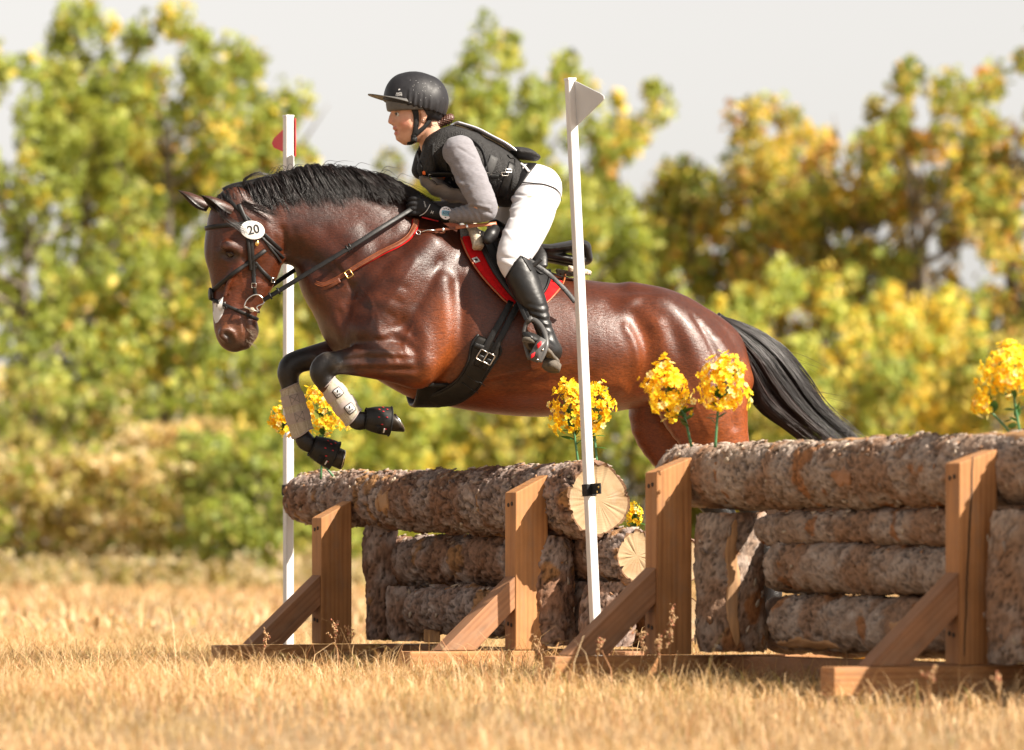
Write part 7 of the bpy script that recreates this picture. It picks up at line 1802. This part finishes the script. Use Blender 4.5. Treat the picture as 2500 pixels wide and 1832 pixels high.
# ------------------------------------------------------------------ trees, shrubs and the house beyond the field
GREEN = [(.215, .258, .060), (.290, .328, .078), (.150, .182, .050), (.375, .385, .105)]
YELL = [(.54, .41, .085), (.60, .45, .10), (.46, .39, .10)]
ORAN = [(.48, .285, .095), (.54, .33, .12), (.40, .24, .09)]
OLIVE = [(.28, .25, .075), (.35, .29, .10), (.20, .175, .055)]
DRY = [(.52, .42, .24), (.42, .33, .18), (.58, .47, .29)]
def leaf_cloud(cent, rad, per, size, pal, wts, seed):
    """leaves gathered in clumps: cent (n,3), rad (n,3), per leaves each"""
    rr = np.random.default_rng(seed); n = len(cent)
    ci = np.repeat(np.arange(n), per); m = len(ci)
    d = rr.normal(0, 1, (m, 3)); d /= np.linalg.norm(d, axis=1)[:, None]; k = rr.uniform(0, 1, m) ** .45
    P0 = cent[ci] + d * rad[ci] * k[:, None]
    a = rr.normal(0, 1, (m, 3)); a /= np.linalg.norm(a, axis=1)[:, None]; b = np.cross(a, rr.normal(0, 1, (m, 3))); b /= np.linalg.norm(b, axis=1)[:, None]
    s = size * rr.uniform(.6, 1.3, m)[:, None]
    V = np.stack([P0 - a * s * .5, P0 + b * s * .38, P0 + a * s * .6, P0 - b * s * .38], 1).reshape(-1, 3)
    pal = np.array(pal); kc = rr.choice(len(pal), n, p=np.array(wts) / np.sum(wts)); own = rr.uniform(0, 1, m) < .55
    kk = np.where(own, rr.choice(len(pal), m, p=np.array(wts) / np.sum(wts)), kc[ci])
    C = np.minimum(pal[kk] * rr.uniform(.95, 1.75, m)[:, None], .95); C = np.repeat(C, 4, 0)
    return V, np.arange(m * 4).reshape(-1, 4), C
def tree(name, label, u, d, vtop, wid, pal, wts, seed, cat='tree', trunk_r=.16, low=.18, clumps=110, per=52, size=.165, group='trees beyond the field', gaps=.0, vbase=None, cr=.50, bark_='bark_tree'):
    rr = np.random.default_rng(seed); base = P(u, 1400, d); base.z = float(ground_z(base.x, base.y)); pxm = PXM * CAM_D / d
    Ht = CAM_Z + (VH - vtop) / pxm - base.z; hw = wid * 1.4 / pxm / 2
    e = empty(name, base, 0, label, cat, group)
    g = Geo(); tips = []
    nst = rr.integers(2, 4)
    for s_ in range(nst):
        a0 = rr.uniform(0, 6.28); sp = hw * rr.uniform(.05, .35)
        pth = catmull(np.array([(rr.normal(0, .1), rr.normal(0, .1), -.1), (math.cos(a0) * sp * .4, math.sin(a0) * sp * .4, Ht * .3), (math.cos(a0) * sp * .9, math.sin(a0) * sp * .9, Ht * .62), (math.cos(a0) * sp * 1.2, math.sin(a0) * sp * 1.2, Ht * .80)]), 7)
        g.tube(pth, trunk_r * (1 - np.linspace(0, .9, len(pth))) * rr.uniform(.6, 1.0), 7)
        for q in range(10):
            t_ = rr.uniform(.2, .95); p0 = pth[int(t_ * (len(pth) - 1))]; az = rr.uniform(0, 6.28); L = hw * rr.uniform(.5, 1.0) * (1.15 - .6 * abs(t_ - .45)); up = L * rr.uniform(.35, 1.1)
            p1 = p0 + np.array((math.cos(az) * L * .5, math.sin(az) * L * .5, up * .35)); p2 = p0 + np.array((math.cos(az) * L, math.sin(az) * L, up))
            g.tube(catmull(np.array([p0, p1, p2]), 4), np.linspace(trunk_r * .34, trunk_r * .05, 9), 5)
            for w in (.45, .7, .9, 1.0): tips.append(p0 + (p2 - p0) * w + rr.normal(0, hw * .08, 3) + np.array((0, 0, up * .08)))
    g.build('trunk', M[bark_], e)
    tips = np.array(tips)
    m = int(clumps * 1.55); zf = rr.uniform(low, 1.0, m); az = rr.uniform(0, 6.28, m)
    env = np.clip(1.0 - np.abs((zf - .45) / .62) ** 2.2, .10, 1) ** .8 * (1 + .22 * np.sin(az * 3 + seed) + .15 * np.sin(zf * 21 + seed))
    rad = hw * env * rr.uniform(.25, 1.0, m) ** .6
    cen = np.stack([np.cos(az) * rad, np.sin(az) * rad, zf * Ht * .97 + rr.normal(0, .1, m)], 1)
    k = rr.integers(0, len(tips), m); mixk = rr.uniform(0, 1, m) < .45; cen[mixk] = tips[k[mixk]] + rr.normal(0, .2, (mixk.sum(), 3))
    cen[:, 2] = np.clip(cen[:, 2], Ht * low * .6, Ht * .985)
    gaps = gaps + .10
    if gaps > 0:
        f = fbm(cen * .55 + seed, 2, seed); cen = cen[f > np.quantile(f, gaps)]
    sz = cr * rr.uniform(.55, 1.25, len(cen)) * (1.12 - .45 * cen[:, 2] / Ht); rd = np.stack([sz, sz, sz * rr.uniform(.9, 1.6, len(cen))], 1) * .75
    V, Q, C = leaf_cloud(cen, rd, per, size, pal, wts, seed + 3)
    me = np_mesh('crown', V, quads=Q); set_col(me, C); mobj('crown', me, M['leaf'], e, shade=False)
    return e
G1 = GREEN + YELL + ORAN[:1]
wL = [.30, .34, .10, .17, .04, .02, .02, .01]
tree('cottonwood_tree', 'tall yellow-green tree cut off by the left picture edge', 40, 92, 90, 420, G1, wL, 1, clumps=120)
tree('cottonwood_tree', 'tallest green tree on the left with a bare forked trunk', 215, 96, -15, 330, G1, wL, 2, trunk_r=.2, clumps=130)
tree('cottonwood_tree', 'green tree with orange sprays above and left of the horse\'s ears', 400, 94, 5, 330, G1, [.27, .32, .08, .16, .06, .04, .03, .04], 3, clumps=140)
tree('cottonwood_tree', 'green tree right behind the horse\'s head and the red flag', 590, 97, 85, 330, G1, [.26, .32, .08, .18, .06, .04, .03, .03], 4, clumps=130, gaps=.12)
tree('cottonwood_tree', 'thin yellow-green tree seen above the mane beside the red flag pole', 770, 104, 330, 260, G1, [.14, .2, .05, .2, .2, .12, .06, .03], 5, clumps=80, gaps=.15)
tree('cottonwood_tree', 'pale yellow tree showing in front of the rider\'s face', 900, 102, 375, 270, G1, [.06, .14, .02, .24, .24, .2, .08, .02], 6, clumps=85, gaps=.1)
tree('cottonwood_tree', 'golden small tree behind the rider\'s helmet and back', 1075, 100, 205, 230, G1, [.14, .2, .05, .18, .2, .14, .06, .03], 7, clumps=90, gaps=.2)
tree('cottonwood_tree', 'tall bright green tree in the middle above the rider\'s back', 1205, 95, 35, 290, G1, [.26, .34, .08, .2, .05, .04, .02, .01], 8, clumps=130)
tree('cottonwood_tree', 'bright green tree right behind the white triangle flag', 1375, 96, 130, 300, G1, [.26, .34, .08, .2, .05, .04, .02, .01], 9, clumps=120)
tree('cottonwood_tree', 'thin olive tree just right of the white flag with sky gaps below', 1560, 104, 190, 240, G1 + OLIVE, [.24, .24, .08, .14, .08, .05, .04, .04, .05, .03, .01], 10, clumps=110, gaps=.08)
wR = [.14, .13, .07, .06, .13, .10, .09, .12, .08, .06, .02]
PR = GREEN + YELL + ORAN[:1] + OLIVE
tree('cottonwood_tree', 'rust and olive tree above the horse\'s croup', 1735, 98, 215, 290, PR, [.18, .16, .10, .08, .09, .07, .08, .08, .08, .06, .02], 11, clumps=110, gaps=.06)
tree('cottonwood_tree', 'orange-brown tree with a spindly top above the tail', 1890, 97, 235, 300, PR, [.11, .10, .07, .04, .14, .10, .10, .16, .09, .07, .02], 12, clumps=115, gaps=.05)
tree('cottonwood_tree', 'amber tree rising between the tail and the right edge', 2065, 95, 120, 320, PR, wR, 13, clumps=115, gaps=.2)
tree('cottonwood_tree', 'tall dark olive tree second from the right picture edge', 2270, 93, 85, 330, PR, [.22, .16, .14, .04, .08, .08, .05, .10, .06, .05, .02], 14, clumps=115, gaps=.24, trunk_r=.2)
tree('cottonwood_tree', 'tall green and orange tree cut off by the right picture edge', 2470, 94, 60, 330, PR, [.2, .16, .12, .04, .10, .08, .06, .14, .05, .03, .02], 15, clumps=120, gaps=.2, trunk_r=.2)
for k_, (u_, vt_) in enumerate(((-330, 60), (-700, 120), (2830, 70), (3180, 110))): tree('cottonwood_tree', ['yellow-green tree standing just outside the left of the view', 'yellow-green tree far outside the left of the view', 'olive tree standing just outside the right of the view', 'olive tree far outside the right of the view'][k_], u_, 95, vt_, 380, G1, wL, 60 + k_, clumps=90)
# shrubs under the trees
def shrub(label, u, d, vtop, wid, pal, wts, seed, clumps=60, per=60, gaps=0, size=.14, cr=.46):
    pal = [tuple(min(1, x * 1.12) for x in q) for q in pal]
    return tree('shrub', label, u, d, vtop, wid, pal, wts, seed, 'shrub', .06, .05, clumps, per, size, 'shrubs along the far side of the field', gaps, cr=cr)
shrub('brown-green scrub at the left picture edge above the field', 60, 84, 1080, 420, OLIVE + DRY + GREEN[:2], [.2, .2, .15, .1, .1, .05, .1, .1], 31, 70)
shrub('grey-green willow scrub left of the red flag pole\'s foot', 330, 82, 1140, 380, OLIVE + DRY + GREEN[:2], [.2, .2, .1, .14, .12, .1, .08, .06], 32, 70)
shrub('dry tan bush below the horse\'s muzzle', 500, 88, 1040, 240, DRY + OLIVE, [.3, .2, .25, .1, .1, .05], 33, 50, gaps=.2)
shrub('dark green bush behind the foot of the red flag pole', 640, 80, 1080, 300, GREEN + OLIVE, [.3, .25, .2, .05, .1, .05, .05], 34, 75)
shrub('green bush between the forelegs and the low log', 850, 84, 960, 320, GREEN + YELL, [.26, .3, .1, .18, .06, .05, .05], 35, 80)
shrub('yellow-green bush under the horse\'s girth', 1060, 86, 930, 320, GREEN + YELL, [.2, .28, .06, .22, .1, .08, .06], 36, 80)
shrub('olive bush under the horse\'s belly', 1280, 85, 900, 320, GREEN + YELL + OLIVE, [.2, .2, .1, .1, .08, .06, .04, .1, .08, .04], 37, 80)
shrub('green bush behind the haunches', 1540, 86, 760, 360, GREEN + OLIVE, [.24, .24, .12, .08, .14, .1, .08], 38, 85, gaps=.1)
shrub('fresh pale green bush right above the tail', 1900, 88, 640, 300, GREEN + YELL[:1], [.22, .36, .06, .28, .08], 39, 95)
shrub('yellow bush between the tail and the right edge', 2200, 88, 700, 330, YELL + GREEN, [.26, .2, .14, .1, .16, .04, .1], 40, 95)
shrub('mixed green bush behind the tip of the tail', 2040, 84, 900, 320, GREEN + YELL + OLIVE, [.2, .2, .12, .06, .1, .06, .06, .08, .08, .04], 41, 85)
shrub('tawny bush behind the flowers at the right edge', 2420, 85, 820, 340, OLIVE + YELL + GREEN[:2], [.16, .16, .1, .12, .12, .08, .14, .12], 42, 85)
shrub('shadowy bush behind the croup and the tall flowers', 1720, 86, 780, 300, GREEN + OLIVE, [.24, .2, .16, .04, .14, .12, .1], 43, 80)
shrub('leafy thicket behind the horse\'s breast', 760, 92, 800, 320, GREEN + YELL, [.22, .26, .08, .2, .1, .08, .06], 44, 85, gaps=.1)
shrub('low dark thicket at the left under the tall trees', 180, 90, 930, 380, GREEN + OLIVE + DRY[:1], [.2, .2, .14, .06, .14, .12, .08, .06], 45, 90)
# pale scrub along the field's far edge
rs = np.random.default_rng(77); n_ = 420; us = rs.uniform(-150, 2650, n_); ds = rs.uniform(70, 84, n_); keep = rs.uniform(0, 1, n_) < np.interp(us, [0, 700, 1000, 2600], [1, .8, .35, .35]); us, ds = us[keep], ds[keep]
cn = np.array([list(P(a, 1390, b)) for a, b in zip(us, ds)]); cn[:, 2] = ground_z(cn[:, 0], cn[:, 1]) + rs.uniform(.0, .30, len(cn)); rd = rs.uniform(.18, .42, (len(cn), 1)) * np.array([[1, 1, .9]])
V, Q, C = leaf_cloud(cn, rd, 40, .11, DRY + OLIVE[:2] + [(.36, .36, .20)], [.26, .16, .24, .12, .12, .10], 78)
me = np_mesh('dry_scrub', V, quads=Q); set_col(me, C * .72); tag(mobj('dry_scrub', me, M['leaf'], shade=False), 'pale dry scrub where the field meets the trees', 'scrub', kind='stuff')
# far pale house seen through a gap behind the horse's head
hp = P(560, 1380, 150); hp.z = float(ground_z(hp.x, hp.y))
hs_e = empty('far_house', hp, 0, 'pale grey-blue house far behind the horse\'s muzzle', 'house')
bm = bmesh.new(); bm_prism(bm, [(-3.2, 0), (-3.2, 6.0), (0, 8.0), (3.2, 6.0), (3.2, 0)], 0, 8); mobj('wall', bm_mesh('wall', bm), M['house_wall'], hs_e, shade=False)
bm = bmesh.new()
for s in (-1, 1): bm_box(bm, (s * 1.75, 3.9, 7.15), (4.2, 9.0, .18), Matrix.Rotation(s * .56, 3, 'Y'))
mobj('roof', bm_mesh('roof', bm), M['house_roof'], hs_e, shade=False)
for x in (-1.7, 1.7):
    for z in (1.6, 4.4):
        bm = bmesh.new(); bm_box(bm, (x, -.05, z), (1.5, .12, 1.6)); w_ = mobj('window', bm_mesh('window', bm), M['house_trim'], hs_e, shade=False)
        bm = bmesh.new(); bm_box(bm, (x, -.12, z), (1.2, .04, 1.3)); mobj('pane', bm_mesh('pane', bm), M['window_pane'], w_, shade=False)
